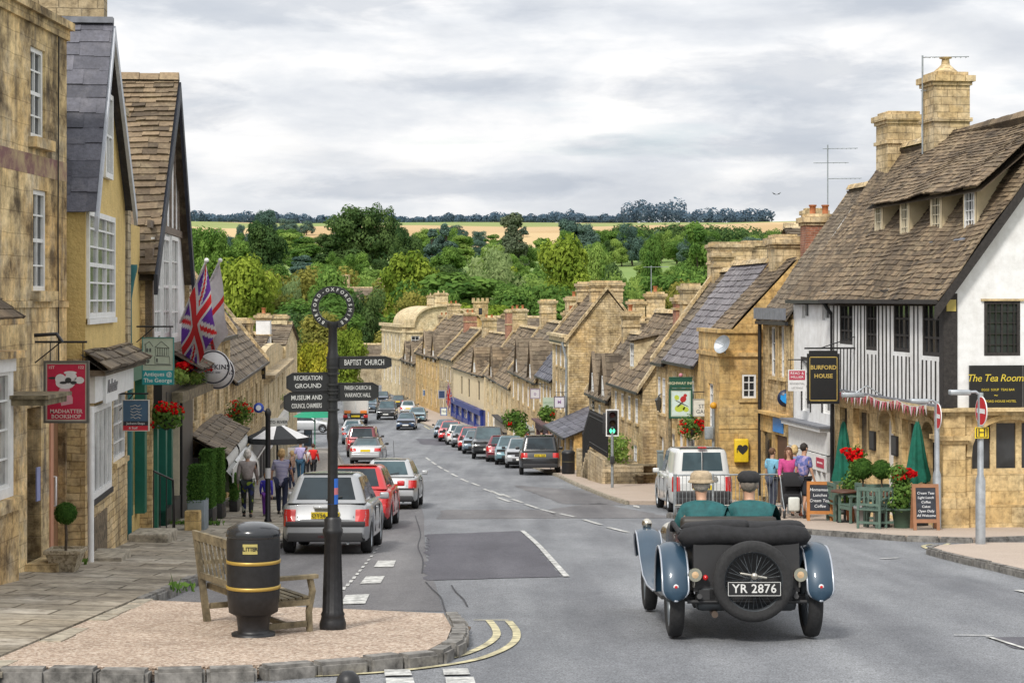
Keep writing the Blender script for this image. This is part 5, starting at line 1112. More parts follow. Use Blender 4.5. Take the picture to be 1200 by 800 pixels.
def house_d():
 y0, y1 = 47.8, 62.5; fr = LFr(y0, y1); L = fr.L
 root, f, ro = house('cafe_house', 'stone house with white sashes behind the two flags and the round sign', 'building', LP(y0), LP(y1), -.95, 4.1, 3.0, 'stone_b', 'slate_stone', [(.8, 1.9, -3.2, -1.3, dict(nx=2, ny=4)), (4.0, 5.1, -3.2, -1.3, dict(nx=2, ny=4)), (8.6, 9.8, -3.4, -1.6, dict(nx=2, ny=4)), (12.2, 13.4, -3.4, -1.6, dict(nx=2, ny=4))], inn=(-1, 0), coping=(0, .3), chim=[(13.6, 3.0, .9, .9, 1.9, 0)], sag=.1)
 zg = zL(LX(54), 54)-.1; bk = MB()
 bk.fbox(fr, .1, 9.5, -4.55, -4.05, -.2, 0); 
 for u in (.1, 1.8, 3.6, 5.4, 7.2, 9.0): bk.fbox(fr, u, u+.5, zg-.5, -4.55, -.16, 0)
 bk.fbox(fr, .1, 9.5, zg-.6, zg+.3, -.12, 0); so = bk.build('black_shopfront', pm((.012, .012, .013), .4), root)
 g_ = MB(); g_.fbox(fr, .3, 9.3, zg, -4.5, -.06, -.02); g_.build('pane', M['glass'], so)
 for u in (1.0, 2.9, 4.7): c = MB(); c.lathe([(.1, zg), (.08, zg+.1), (.07, -4.7), (.1, -4.55)], fr(u, 0, -.22), 8); c.build('column', M['cream_paint'], so)
 q = MB(); q.fbox(fr, 9.6, 11.0, zg-.6, -4.2, -.25, 0); q.build('stone_pier', M['stone_c'], root)
 slb = MB(); slates(slb, fr(0, -4.0, -.95), fr(9.6, -4.0, -.95), fr(9.6, -3.45, 0), fr(0, -3.45, 0), .25, .35, .04, 0, 0, .03); slb.build('shop_hood', M['slate_stone2'], root)
 for k, (u0, u1) in enumerate(((.6, 4.6), (5.1, 9.2))):
  a = MB(); rows = []
  for j in range(9):
   an = math.pi*(1.25-j*.11); rows.append([fr(u0+(u1-u0)*i/6, -4.28+.3*math.sin(an), -.62+.32*math.cos(an)) for i in range(7)])
  rows.append([fr(u0+(u1-u0)*i/6, -4.62, -1.04) for i in range(7)])
  a.grid(rows); a.fbox(fr, u0, u1, -4.75, -4.38, -1.06, -1.03); a.build('rolled_awning', render_mat('awning_canvas' + str(k), (.62, .62, .6), (.35, .34, .32), .3), root)
 return fr
DF = house_d()
def L_house(name, label, y0, y1, *a, **k): return house(name, label, 'building', LP(y0), LP(y1), *a, inn=(-1, 0), **k)
L_house('left_stone_house', 'golden stone house left of the flower boxes, with steep stone roof', 62.6, 84, -2.6, 3.0, 2.5, wallm='stone_b', roofm='slate_stone2', row=.26, wid=.36, wins=rowwins(21, (-5.0,), 6, .9, 1.5, st=dict(nx=2, ny=4))+rowwins(21, (-7.6,), 5, 1.3, 1.6, st=dict(nx=2, ny=2)), coping=(0, .3), chim=[(3, 2.5, .8, .8, 1.0, 1)])
def far_shop():
 fr = LFr(66, 83); root = thing('dark_shopfront', 'dark timber shopfront with pale fascia in the left stone house', 'shopfront', (LX(66), 66, zr(70))); q = MB(); L = fr.L; z0 = zr(80)
 q.fbox(fr, 0, L, -6.3, -5.75, -.3, 0, 1); q.fbox(fr, -.1, L+.1, -5.75, -5.65, -.6, 0, 0)
 for i in range(8): q.fbox(fr, i*(L-.4)/7, i*(L-.4)/7+.4, z0, -6.3, -.22, 0, 0)
 q.fbox(fr, 0, L, z0, z0+1.3, -.18, 0, 0); q.build('frame', [pm((.02, .02, .022)), M['white_paint']], root); g = MB(); g.fbox(fr, 0, L, z0+1.3, -6.3, -.06, -.01); g.build('pane', M['glass'], root)
far_shop()
def parapet_house():
 y0, y1 = 84.1, 108; fr = LFr(y0, y1); L = fr.L; zb = zr(100)-.4; zt = -2.6
 root = thing('parapet_house', 'stone house with curved parapet, heavy cornice and planted window boxes', 'building', (LX(y0), y0, zb)); D = 7
 wins = rowwins(L, (-5.2,), 4, 1.2, 1.6, m0=1.5, st=dict(nx=2, ny=2)); mb = MB()
 wall_holes(mb, fr, 0, L, zb, -3.5, [w_[:4] for w_ in wins]); n = 16; pts = [(L*i/n, -2.75+.45*math.sin(math.pi*i/n)) for i in range(n+1)]
 for (a, b), (c, d) in zip(pts, pts[1:]): mb.face([fr(a, -3.5, .15), fr(c, -3.5, .15), fr(c, d, .15), fr(a, b, .15)]); mb.face([fr(a, b, .15), fr(c, d, .15), fr(c, d, .5), fr(a, b, .5)])
 for u in (0, L): e = Fr(fr(u, 0)[:2], fr(u, 0, D)[:2], (0, 1)); wall_holes(mb, e, 0, D, zb, -2.75, [])
 mb.build('wall', M['stone_d'], root)
 for w_ in wins: window(root, fr, *w_[:4], **w_[4])
 c = MB(); c.fbox(fr, -.1, L+.1, -3.62, -3.42, -.5, .2); c.fbox(fr, -.1, L+.1, -3.8, -3.62, -.3, .1); c.build('cornice', M['stone_e'], root)
 r = MB(); slates(r, fr(0, -2.9, .6), fr(L, -2.9, .6), fr(L, -.9, 3.4), fr(0, -.9, 3.4), .35, .5, .04, 0, 0, .02); r.build('roof', M['slate_stone2'], root)
 f = MB(); f.fbox(fr, .5, L-.5, -6.9, -6.2, -.2, 0); so = f.build('fascia_board', M['white_paint'], root)
 s2 = MB(); [s2.fbox(fr, .5+i*(L-1.5)/6, 1.0+i*(L-1.5)/6, zb, -6.9, -.15, 0) for i in range(7)]; s2.build('pilaster', M['cream_paint'], root)
 g = MB(); g.fbox(fr, .8, L-.8, zb+.9, -6.95, -.05, -.01); g.build('pane', M['glass'], root)
 return fr
PF = parapet_house()
back_roof('back_house', 'pale blue plastered house end with white chimney behind the left parapet', 262, 303, 412, 393, 98, wm='paleblue', rm='slate_stone2', depth=6, chim=[(.93, .75, 369, 1, 'white')])
back_roof('back_house', 'narrow stone gable with pale chimney rising behind the curved parapet', 305, 332, 402, 380, 124, wm='stone_d', depth=8, chim=[(.55, 1.0, 370, 0, 'stone_d')])
back_roof('back_house', 'stone house end behind the left-hand flag', 255, 275, 398, 378, 90, wm='stone_e', depth=6, chim=[(.7, 1.3, 375, 0, 'chimstone')])
# ------------------------------------------------------------------ trees of the valley, fields and woods
LM = {'dark': leafmat('dark_leaves', (0.035, 0.079, 0.034), (0.129, 0.199, 0.066)), 'mid': leafmat('green_leaves', (0.060, 0.135, 0.034), (0.218, 0.348, 0.080)),
   'light': leafmat('light_leaves', (0.122, 0.220, 0.054), (0.329, 0.447, 0.115)), 'yellow': leafmat('yellow_green_leaves', (0.113, 0.186, 0.026), (0.375, 0.457, 0.072)),
   'olive': leafmat('olive_leaves', (0.122, 0.142, 0.034), (0.329, 0.305, 0.080)), 'willow': leafmat('willow_leaves', (0.152, 0.234, 0.088), (0.361, 0.447, 0.202)),
   'gold': leafmat('golden_cypress_leaves', (0.201, 0.234, 0.027), (0.538, 0.475, 0.062)), 'grey': leafmat('grey_green_leaves', (0.081, 0.114, 0.072), (0.169, 0.206, 0.132)),
   'far': leafmat('hazed_distant_leaves', (0.065, 0.114, 0.107), (0.152, 0.234, 0.185)), 'blue': leafmat('hazed_ridge_leaves', (0.097, 0.149, 0.212), (0.152, 0.220, 0.300)), 'box': leafmat('box_leaves', (0.037, 0.093, 0.023), (0.105, 0.206, 0.044))}  # 'far' and 'blue': bluish aerial haze is painted into the leaf colour
BARK = plain('bark', (.085, .065, .045), .9, 0, .35, 0, .5, 9)
def leaf(mb, p, n, s, r, m=0, asp=.62):
 n = n.normalized(); t = n.cross(Vector((rng.uniform(-1, 1), rng.uniform(-1, 1), rng.uniform(-1, 1))))
 if t.length < 1e-4: t = Vector((1, 0, 0))
 t = t.normalized()*s; b = n.cross(t).normalized()*s*asp
 mb.face([p-t, p-b*.9, p+t, p+b*.9], m, r)
def crown_mesh(kind, seed, n=9000, ls=.026):
 """unit tree: height 1, ground at 0; returns (crown MB, trunk MB)"""
 r_ = random.Random(seed); cr = MB(); tr = MB(); lobes = []
 if kind == 'round':
  for i in range(26):
   a = r_.uniform(0, 6.28); h = r_.uniform(.22, .9); w = .36*math.sin(math.pi*min(1, max(.08, (h-.08)/.95)))**.7
   d = w*r_.uniform(.35, 1.0); lobes.append((Vector((d*math.cos(a), d*math.sin(a), h)), r_.uniform(.09, .17)))
  lobes += [(Vector((0, 0, .5)), .25), (Vector((0, .05, .68)), .2), (Vector((.03, 0, .84)), .13)]
 elif kind == 'wide':
  for i in range(34):
   a = r_.uniform(0, 6.28); h = r_.uniform(.2, .88); d = r_.uniform(.15, .56)*(1-.55*max(0, h-.5)/.5); lobes.append((Vector((d*math.cos(a), d*math.sin(a), h)), r_.uniform(.1, .18)))
  lobes += [(Vector((0, 0, .5)), .3)]
 elif kind == 'cone':
  for i in range(34):
   h = r_.uniform(.05, .96); w = .24*(1-h)**.8+.015; a = r_.uniform(0, 6.28); lobes.append((Vector((w*math.cos(a), w*math.sin(a), h)), .05+.07*(1-h)))
  lobes += [(Vector((0, 0, .3)), .17), (Vector((0, 0, .55)), .11)]
 elif kind == 'weep':
  for i in range(40):
   a = r_.uniform(0, 6.28); h = r_.uniform(.15, .86); d = r_.uniform(.1, .5)*math.sin(math.pi*(h*.75+.2)); lobes.append((Vector((d*math.cos(a), d*math.sin(a), h)), r_.uniform(.08, .15)))
  lobes += [(Vector((0, 0, .5)), .28), (Vector((0, 0, .3)), .3)]
 else:   # 'tall'
  for i in range(30):
   a = r_.uniform(0, 6.28); h = r_.uniform(.16, .94); w = .24*math.sin(math.pi*min(1, max(.1, h)))**.6; d = w*r_.uniform(.4, 1); lobes.append((Vector((d*math.cos(a), d*math.sin(a), h)), r_.uniform(.07, .13)))
  lobes += [(Vector((0, 0, .45)), .17), (Vector((0, 0, .7)), .13)]
 tot = sum(l[1]**2 for l in lobes)
 for c, rad in lobes:
  k = int(n*rad**2/tot); tone = r_.uniform(.0, .65)
  for _ in range(k):
   v = Vector((r_.gauss(0, 1), r_.gauss(0, 1), r_.gauss(0, 1))).normalized(); q = r_.uniform(.62, 1.06)
   p = c+Vector((v.x, v.y, v.z*.85))*rad*q
   nn = v+Vector((r_.uniform(-.7, .7), r_.uniform(-.7, .7), r_.uniform(-.4, .9)))
   if kind == 'weep': p.z -= r_.random()**2*.09; nn = Vector((v.x, v.y, v.z*.2))+Vector((r_.uniform(-.4, .4),)*3)
   leaf(cr, p, nn, ls*r_.uniform(.6, 1.3), min(1, tone+r_.uniform(0, .4)), 0, .35 if kind == 'weep' else .62)
 tr.tube([(0, 0, -.03), (.008, 0, .12), (-.006, .01, .35), (.01, 0, .6)], [.036, .026, .019, .008], 7)
 for c, rad in lobes[::3]: tr.tube([(0, 0, max(.1, c.z*.5)), tuple(c*.6+Vector((0, 0, c.z*.3))), tuple(c)], [.013, .008, .003], 5)
 return cr, tr
PROTO = {}
def proto(kind, leafk, v):
 k = (kind, leafk, v)
 if k not in PROTO:
  cr, tr = crown_mesh(kind, 31*v+len(kind)*7+3); me = cr.build('crown', LM[leafk]); mt = tr.build('trunk', BARK)
  PROTO[k] = (me.data, mt.data); bpy.data.objects.remove(me); bpy.data.objects.remove(mt)
 return PROTO[k]
def tree(x, y, h, wid, kind, leafk, label, v=0, group=None, name=None, zb=None):
 zb = far_h(x, y)-.2 if zb is None else zb
 t = thing(name or {'cone': 'conifer', 'weep': 'willow_tree', 'tall': 'tall_tree'}.get(kind, 'broadleaf_tree'), label, 'tree', (x, y, zb), rng.uniform(0, 6.28), group)
 base = {'round': .8, 'wide': 1.2, 'cone': .56, 'weep': 1.05, 'tall': .56}[kind]; sx = wid/base
 cd_, td = proto(kind, leafk, v)
 for nm, dat in (('crown', cd_), ('trunk', td)):
  o = bpy.data.objects.new(nm, dat); COL.objects.link(o); o.parent = t; o.scale = (sx, sx, h)
 return t
def ptree(px, ytop, wpx, Y, kind, leafk, label, v=0, **k):
 x = (px-600)/F*Y; zt = eave_z(ytop, Y); zb = far_h(x, Y)-.2; return tree(x, Y, zt-zb, wpx/F*Y, kind, leafk, label, v, **k)
for a in (
 (290, 298, 82, 330, 'round', 'yellow', 'large yellow-green tree right behind the two flags', 1), (336, 318, 66, 345, 'weep', 'willow', 'pale feathery tree between the flags and the round town sign', 2),
 (395, 312, 70, 372, 'round', 'mid', 'mid-green tree directly behind the lettered ring of the signpost', 2), (482, 293, 84, 380, 'round', 'yellow', 'bright yellow-green tree left of the willow', 3),
 (570, 281, 112, 385, 'weep', 'willow', 'huge pale willow-like tree at the centre of the valley', 1), (664, 275, 82, 372, 'round', 'yellow', 'tall yellow-green tree right of the big willow', 2),
 (432, 337, 62, 330, 'wide', 'dark', 'dark bushy tree above the roof at the street end', 1), (372, 366, 84, 230, 'round', 'olive', 'olive tree under the ring of the signpost', 2),
 (366, 396, 70, 170, 'wide', 'gold', 'golden shrubby tree behind the fingerposts', 3), (408, 384, 46, 215, 'round', 'yellow', 'small yellow-green tree right of the signpost shaft', 1),
 (308, 258, 54, 760, 'round', 'dark', 'dark rounded tree standing against the tan field', 3), (243, 265, 52, 740, 'round', 'mid', 'green tree at the left edge of the valley below the field', 1),
 (415, 241, 66, 900, 'round', 'dark', 'left tree of the big dark clump on the skyline', 1), (452, 238, 60, 905, 'wide', 'dark', 'tallest tree of the big dark clump on the skyline', 2), (474, 263, 44, 860, 'wide', 'dark', 'lower right tree of the dark skyline clump', 3),
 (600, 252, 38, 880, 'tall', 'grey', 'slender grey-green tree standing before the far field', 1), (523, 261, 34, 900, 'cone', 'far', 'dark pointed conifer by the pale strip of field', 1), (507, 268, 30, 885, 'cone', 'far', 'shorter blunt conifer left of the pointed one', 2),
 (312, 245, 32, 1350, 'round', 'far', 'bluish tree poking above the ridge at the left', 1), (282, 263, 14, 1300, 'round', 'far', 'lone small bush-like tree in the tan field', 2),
 (820, 262, 52, 640, 'tall', 'mid', 'tall rounded tree right of the meadow', 2), (811, 311, 66, 420, 'round', 'mid', 'bushy bright tree above the cottage chimneys', 3), (764, 274, 30, 700, 'round', 'mid', 'small round tree at the meadow edge', 3),
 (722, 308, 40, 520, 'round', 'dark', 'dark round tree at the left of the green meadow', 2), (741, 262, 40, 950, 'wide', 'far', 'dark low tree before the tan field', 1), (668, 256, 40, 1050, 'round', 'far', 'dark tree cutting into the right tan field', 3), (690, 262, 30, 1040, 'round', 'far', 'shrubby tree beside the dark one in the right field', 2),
 (700, 284, 36, 640, 'round', 'light', 'light green tree left of the white farm', 1), (745, 330, 50, 380, 'weep', 'light', 'pale drooping tree behind the cottage chimneys', 2), (600, 330, 60, 330, 'round', 'mid', 'mid-green tree behind the stone turret', 1), (530, 335, 60, 325, 'wide', 'mid', 'broad green tree left of the stone turret', 2)):
 ptree(*a[:6], a[6], a[7])
# the rest of the dense planting: individuals nothing tells apart
kinds = [('round', 'mid'), ('wide', 'mid'), ('round', 'light'), ('wide', 'dark'), ('round', 'yellow'), ('round', 'dark'), ('tall', 'mid'), ('wide', 'olive'), ('weep', 'light')]
for row_, (Y, n, h0, h1) in enumerate(((300, 9, 11, 15), (345, 9, 14, 18), (400, 10, 15, 20), (450, 12, 15, 20), (520, 13, 14, 20), (590, 14, 13, 18), (670, 14, 11, 17), (750, 14, 11, 16))):
 for i in range(n):
  px = 215+(900-215)*(i+rng.uniform(.1, .9))/n; y = Y+rng.uniform(-22, 22); x = (px-600)/F*y
  if Y < 340 and (px < 330 or px > 760): continue
  if 690 < px < 800 and 560 < y: continue
  kd, lk = kinds[rng.randrange(len(kinds))]; h = rng.uniform(h0, h1)*1.08; tree(x, y, h, h*rng.uniform(.9, 1.25), kd, lk, 'leafy green tree amid the dense woodland filling the valley', rng.randrange(1, 3), group='trees filling the wooded valley')
for (Y, n, pa, pb) in ((830, 15, 215, 690), (910, 16, 215, 700), (1000, 17, 215, 700), (1090, 16, 215, 640), (760, 5, 690, 800), (960, 7, 690, 800), (1060, 8, 690, 800), (830, 5, 800, 900), (900, 6, 795, 930), (1000, 7, 780, 940)):
 for i in range(n):
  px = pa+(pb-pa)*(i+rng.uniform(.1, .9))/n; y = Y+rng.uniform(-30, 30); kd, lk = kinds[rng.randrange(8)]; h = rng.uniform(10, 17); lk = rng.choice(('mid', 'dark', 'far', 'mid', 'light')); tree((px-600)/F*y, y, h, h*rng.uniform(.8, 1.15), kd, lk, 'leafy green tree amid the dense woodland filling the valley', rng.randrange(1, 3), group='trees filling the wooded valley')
for i in range(16):
 px = 225+i*11.5+rng.uniform(-5, 5)
 if px > 400: px = 540+(i-15)*14
 tree((px-600)/F*960, 960+rng.uniform(-40, 40), rng.uniform(6, 10), rng.uniform(8, 13), 'wide', 'mid' if i % 2 else 'dark', 'hedgerow tree at the lower edge of the tan field', 1+i % 2, group='hedgerow trees by the field')
for i in range(30):
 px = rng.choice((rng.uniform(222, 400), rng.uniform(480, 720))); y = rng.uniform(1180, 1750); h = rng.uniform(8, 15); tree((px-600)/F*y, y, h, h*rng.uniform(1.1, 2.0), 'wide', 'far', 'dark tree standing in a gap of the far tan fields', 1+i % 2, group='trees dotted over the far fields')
# distant woods: one mass each
def wood(name, label, pts, lk, ls, n_each, kind='stuff'):
 mb = MB()
 for x, y, h, w_ in pts:
  z = far_h(x, y)
  for _ in range(n_each):
   v = Vector((rng.gauss(0, 1), rng.gauss(0, 1), rng.gauss(0, 1))).normalized(); q = rng.uniform(.75, 1.05)
   p = Vector((x+v.x*w_/2*q, y+v.y*w_/2*q, z+h*.5+v.z*h*.52*q)); leaf(mb, p, v+Vector((rng.uniform(-.6, .6),)*3), ls*rng.uniform(.6, 1.3), rng.random())
 o = mb.build(name, LM[lk]); tag(o, label, 'wood', None, kind)
pts = []
for i in range(120):
 px = 215+i*4.4+rng.uniform(-2, 2); y = 2350+rng.uniform(-60, 60); hh = rng.uniform(11, 19)*(.75+.4*noise.noise(Vector((px/40, 0, 0)))); pts.append(((px-600)/F*y, y, max(6, hh), rng.uniform(12, 20)))
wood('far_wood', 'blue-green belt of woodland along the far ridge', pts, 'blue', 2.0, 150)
pts = []
for i in range(150):
 px = rng.uniform(712, 990); y = rng.uniform(1180, 1450); pts.append(((px-600)/F*y, y, rng.uniform(10, 17), rng.uniform(12, 20)))
wood('far_wood', 'dark hanging wood on the hillside at right behind the parapet', pts, 'dark', 1.15, 240)
pts = []
for i in range(40):
 px = 735+i*4.2+rng.uniform(-2, 2); y = 2300+rng.uniform(-30, 30); pts.append(((px-600)/F*y, y, rng.uniform(12, 24)*(1.3 if px < 800 else .8), rng.uniform(14, 22)))
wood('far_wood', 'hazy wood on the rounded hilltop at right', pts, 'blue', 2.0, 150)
# ------------------------------------------------------------------ modern vehicles
LAMP_RED = pm((.50, .012, .012), .25, 0, .05, .5); LAMP_CLR = pm((.7, .72, .74), .12, .3, .03, .6); LAMP_ORG = pm((.7, .20, .02), .25, 0, .05, .5)
PL_Y = pm((.74, .55, .02), .5); PL_W = pm((.75, .75, .72), .5); PLTXT = pm((.02, .02, .02), .5); TRIM = pm((.025, .025, .027), .6)
def slope_rot(y, hd):
 d = Vector((math.cos(hd), math.sin(hd), 0)); s = (zr(y+1.5)-zr(y-1.5))/3*d.y; f = Vector((d.x, d.y, s)).normalized(); l = Vector((0, 0, 1)).cross(f).normalized(); u = f.cross(l)
 return Matrix((f, l, u)).transposed().to_euler()
def wheel(par, x, y, r, w_, rimm=None, spokes=5, rimr=.64):
 mt = Matrix.Translation((x, y, r)) @ Matrix.Rotation(R(90), 4, 'X'); t = MB(); a = r*rimr
 t.lathe([(a, -w_*.42), (r*.93, -w_*.5), (r, -w_*.36), (r, w_*.36), (r*.93, w_*.5), (a, w_*.42)], n=28, mat=mt, caps=False); o = t.build('wheel', M['rubber'], par, world=False)
 rm = MB(); sgn = -1 if y > 0 else 1; z = sgn*w_*.36
 rm.lathe([(a, -w_*.42), (a*.93, -w_*.3), (a*.93, w_*.3), (a, w_*.42)], n=28, mat=mt, caps=False)
 rm.lathe([(.001, z*.45), (a*.92, z*.3)], n=28, mat=mt, caps=False, m=1); rm.lathe([(.001, z*.98), (a*.24, z*.95), (a*.26, z*.5)], n=16, mat=mt, caps=False)
 for k in range(spokes):
  q = mt @ Matrix.Rotation(2*math.pi*k/spokes, 4, 'Z'); h = a*.13
  rm.hexa([q @ Vector(p) for p in ((a*.15, -h, z*.55), (a*.95, -h*1.5, z*.6), (a*.95, h*1.5, z*.6), (a*.15, h, z*.55), (a*.15, -h*.7, z*.96), (a*.95, -h*1.2, z*.86), (a*.95, h*1.2, z*.86), (a*.15, h*.7, z*.96))])
 rm.build('rim', [rimm or M['galv'], TRIM], o, world=False); return o
def arch_bottom(x, axles, rw, sill):
 z = sill
 for ax in axles:
  d = abs(x-ax); k = rw*1.16
  if d < k: z = max(z, rw+math.sqrt(k*k-d*d))
 return z
# kind: L, W, wheelbase, front overhang, wheel r, sill, lower outline [(x from rear, z)], greenhouse [rear base x, rear roof x, front roof x, front base x], roof z, belt z, roof half-width factor
KIND = {
 'hatch': dict(L=3.85, W=1.67, wb=2.46, fo=.78, r=.295, sill=.24, top=[(0, .62), (.04, .70), (.10, .90), (.4, .95), (2.6, .98), (2.9, .95), (3.4, .84), (3.7, .70), (3.85, .52)], gh=[.08, .42, 1.95, 2.95], roof=1.5, belt=.93, tw=.67, pil=.5),
 'hatch2': dict(L=4.0, W=1.71, wb=2.5, fo=.82, r=.30, sill=.23, top=[(0, .60), (.05, .72), (.13, .92), (.4, .96), (2.65, .97), (3.0, .93), (3.5, .82), (3.85, .68), (4.0, .5)], gh=[.10, .55, 2.0, 3.0], roof=1.46, belt=.93, tw=.66, pil=.5),
 'sedan': dict(L=4.6, W=1.77, wb=2.68, fo=.92, r=.31, sill=.23, top=[(0, .62), (.06, .80), (.15, .95), (.9, 1.0), (3.1, .98), (3.4, .95), (4.1, .82), (4.45, .68), (4.6, .5)], gh=[.55, 1.35, 2.4, 3.4], roof=1.42, belt=.94, tw=.68, pil=.35),
 'estate': dict(L=4.6, W=1.77, wb=2.68, fo=.92, r=.31, sill=.23, top=[(0, .62), (.06, .80), (.12, .93), (.5, .97), (3.1, .98), (3.4, .95), (4.1, .82), (4.45, .68), (4.6, .5)], gh=[.10, .45, 2.3, 3.35], roof=1.48, belt=.94, tw=.70, pil=.5),
 'suv': dict(L=4.7, W=1.92, wb=2.75, fo=.9, r=.375, sill=.36, top=[(0, .80), (.04, .95), (.10, 1.10), (.5, 1.14), (3.1, 1.14), (3.5, 1.12), (4.2, 1.03), (4.6, .85), (4.7, .62)], gh=[.07, .30, 2.25, 3.25], roof=1.82, belt=1.1, tw=.76, pil=.55),
 'van': dict(L=4.4, W=1.80, wb=2.68, fo=.88, r=.31, sill=.26, top=[(0, .8), (.03, .95), (.06, 1.08), (.4, 1.1), (3.0, 1.1), (3.2, 1.07), (3.9, .92), (4.25, .75), (4.4, .55)], gh=[.035, .12, 2.3, 3.25], roof=1.83, belt=1.05, tw=.80, pil=.55),
}
def car(kind, name, label, x, y, paint, front_to_us=False, hd=None, plate=None, group=None, detail=2, cat='car', glass='carglass', roofm=None, lampm=None, bumper=None, z=None, rails=False, panelvan=False):
 K = KIND[kind]; L, W, r = K['L'], K['W'], K['r']; hd = (R(-90) if front_to_us else R(90)) if hd is None else hd
 root = thing(name, label, cat, (x, y, (zr(y)+.012) if z is None else z), 0, group); root.rotation_euler = slope_rot(y, hd)
 X0 = -L/2; axf = L/2-K['fo']; axr = axf-K['wb']; top = [(p[0]+X0, p[1]) for p in K['top']]; hwid = W/2
 B = lambda mb, nm, mat, par=None: mb.build(nm, mat, par or root, world=False)
 xs = sorted(set([X0+L*i/40 for i in range(41)]+[a+d for a in (axf, axr) for d in [r*1.16*q for q in (-1.001, -.98, -.9, -.75, -.5, -.25, 0, .25, .5, .75, .9, .98, 1.001)]]+[p[0] for p in top])); xs = [q for q in xs if X0 <= q <= -X0]
 body = MB(); rows = []
 for q in xs:
  t = lerp(top, q); e = abs(q)/(L/2); w_ = hwid*(1-.16*max(0, (e-.72)/.28)**2.2); b = arch_bottom(q, (axf, axr), r, K['sill']+(.10*max(0, (e-.9)/.1) if e > .9 else 0)); b = min(b, t-.06); h = t-b
  sec = [(w_*.93, b), (w_*.985, b+.08*h), (w_, b+.42*h), (w_*.985, b+.72*h), (w_*.95, t-.055), (w_*.88, t-.012), (w_*.6, t+.012), (0, t+.02)]
  rows.append([Vector((q, s, z_)) for s, z_ in sec]+[Vector((q, -s, z_)) for s, z_ in reversed(sec[:-1])])
 body.grid(rows); body.mesh(rows[0], [tuple(range(len(rows[0])))], 0); body.mesh(rows[-1], [tuple(reversed(range(len(rows[-1]))))], 0)
 # greenhouse, bevelled
 g0, g1, g2_, g3 = [q+X0 for q in K['gh']]; rz, bz = K['roof'], K['belt']; wb_ = hwid*.93; wt = hwid*K['tw']
 P8 = [(g0, -wb_*.94, bz), (g3, -wb_*.96, bz), (g3, wb_*.96, bz), (g0, wb_*.94, bz), (g1, -wt*.95, rz-.03), (g2_, -wt, rz-.02), (g2_, wt, rz-.02), (g1, wt*.95, rz-.03)]
 bm = bmesh.new(); vs = [bm.verts.new(p) for p in P8]
 for f in [(4, 5, 6, 7), (0, 1, 5, 4), (1, 2, 6, 5), (2, 3, 7, 6), (3, 0, 4, 7)]: bm.faces.new([vs[k] for k in f])
 bmesh.ops.bevel(bm, geom=[e for e in bm.edges if not e.is_boundary], offset=.17 if kind == 'van' else .12, segments=5, affect='EDGES', profile=.5); body.bm(bm, 1 if roofm else 0, smooth=True); bm.free()
 rf = MB(); P_ = [Vector(p) for p in P8]
 body.grid([[Vector((g1+(g2_-g1)*i/6, (wt-.09)*(j/4*2-1), rz-.028+.03*math.sin(math.pi*i/6)*math.sin(math.pi*j/4))) for j in range(5)] for i in range(7)], 1 if roofm else 0)
 body.box(X0+.12, -X0-.12, -hwid*.86, hwid*.86, K['sill']-.02, bz-.12, 2)
 bo_ = B(body, 'body', [paint, roofm or paint, TRIM])
 # glass
 def quad(i, j, k, l, a0, a1, b0, b1, off=.006):
  A, Bq, C, D = P_[i], P_[j], P_[k], P_[l]; n = (Bq-A).cross(D-A).normalized(); c = (A+Bq+C+D)/4
  if n.dot(c-Vector((0, 0, 1.1))) < 0: n = -n
  f = lambda u, v: A+(Bq-A)*u+((D+(C-D)*u)-(A+(Bq-A)*u))*v+n*off
  return [f(a0, b0), f(a1, b0), f(a1, b1), f(a0, b1)]
 G_ = MB(); G_.face(quad(1, 2, 6, 5, .07, .93, .06, .9)); B(G_, 'windscreen', M[glass])
 G_ = MB(); 
 if panelvan:
  G_.face(quad(0, 3, 7, 4, .13, .49, .14, .82)); G_.face(quad(0, 3, 7, 4, .51, .87, .14, .82))
 else: G_.face(quad(0, 3, 7, 4, .115, .885, .12, .86))
 B(G_, 'rear_window', M[glass])
 pl_ = K['pil']
 for s, ids in ((-1, (0, 1, 5, 4)), (1, (3, 2, 6, 7))):
  if panelvan: rng_ = ((.64, .93),)
  elif detail > 1: rng_ = ((.10, pl_-.015), (pl_+.02, .93))
  else: rng_ = ((.08, .93),)
  for a0, a1 in rng_: G_ = MB(); G_.face(quad(*ids, a0, a1, .08, .86)); B(G_, 'side_window', M[glass])
 # lamps and trim
 tz = lerp(top, X0+.15); lm = lampm or LAMP_RED
 hl = {'suv': (.26, .24), 'van': (.13, .40), 'hatch': (.19, .30), 'hatch2': (.17, .22), 'sedan': (.34, .16), 'estate': (.2, .3)}[kind]
 def sec_y(x, z):
  t = lerp(top, x); e = abs(x)/(L/2); w_ = hwid*(1-.16*max(0, (e-.72)/.28)**2.2); b = min(K['sill'], t-.06); h = t-b
  return w_*lerp([(b, .93), (b+.08*h, .985), (b+.42*h, 1), (b+.72*h, .985), (t-.055, .95), (t-.012, .88)], z)
 def lamp(nm, mat, z0, z1, yin, side, sg, front):
  def xe(z):
   k = [i/60 for i in range(61)]
   for f in k:
    x = (X0+.6*f) if not front else (-X0-.9*f)
    if lerp(top, x) >= z+.02: return x
   return X0
  m = MB(); rows = []; d = 1 if not front else -1
  for j in range(7):
   z = z0+(z1-z0)*j/6; x = xe(z); yc = sec_y(x, z); r_ = []
   for i in range(4): r_.append(Vector((x-d*.024, sg*(yin*hwid+(yc-.02-yin*hwid)*i/3), z)))
   for i in range(5): xx = x+d*(.012+side*i/4); r_.append(Vector((xx, sg*(sec_y(xx, z)+.008), z)))
   rows.append(r_)
  m.grid(rows); m.grid([[p+Vector((d*.06, -sg*.06, 0)) for p in (r_[0], r_[-1])] for r_ in (rows[0], rows[-1])]); B(m, nm, mat)
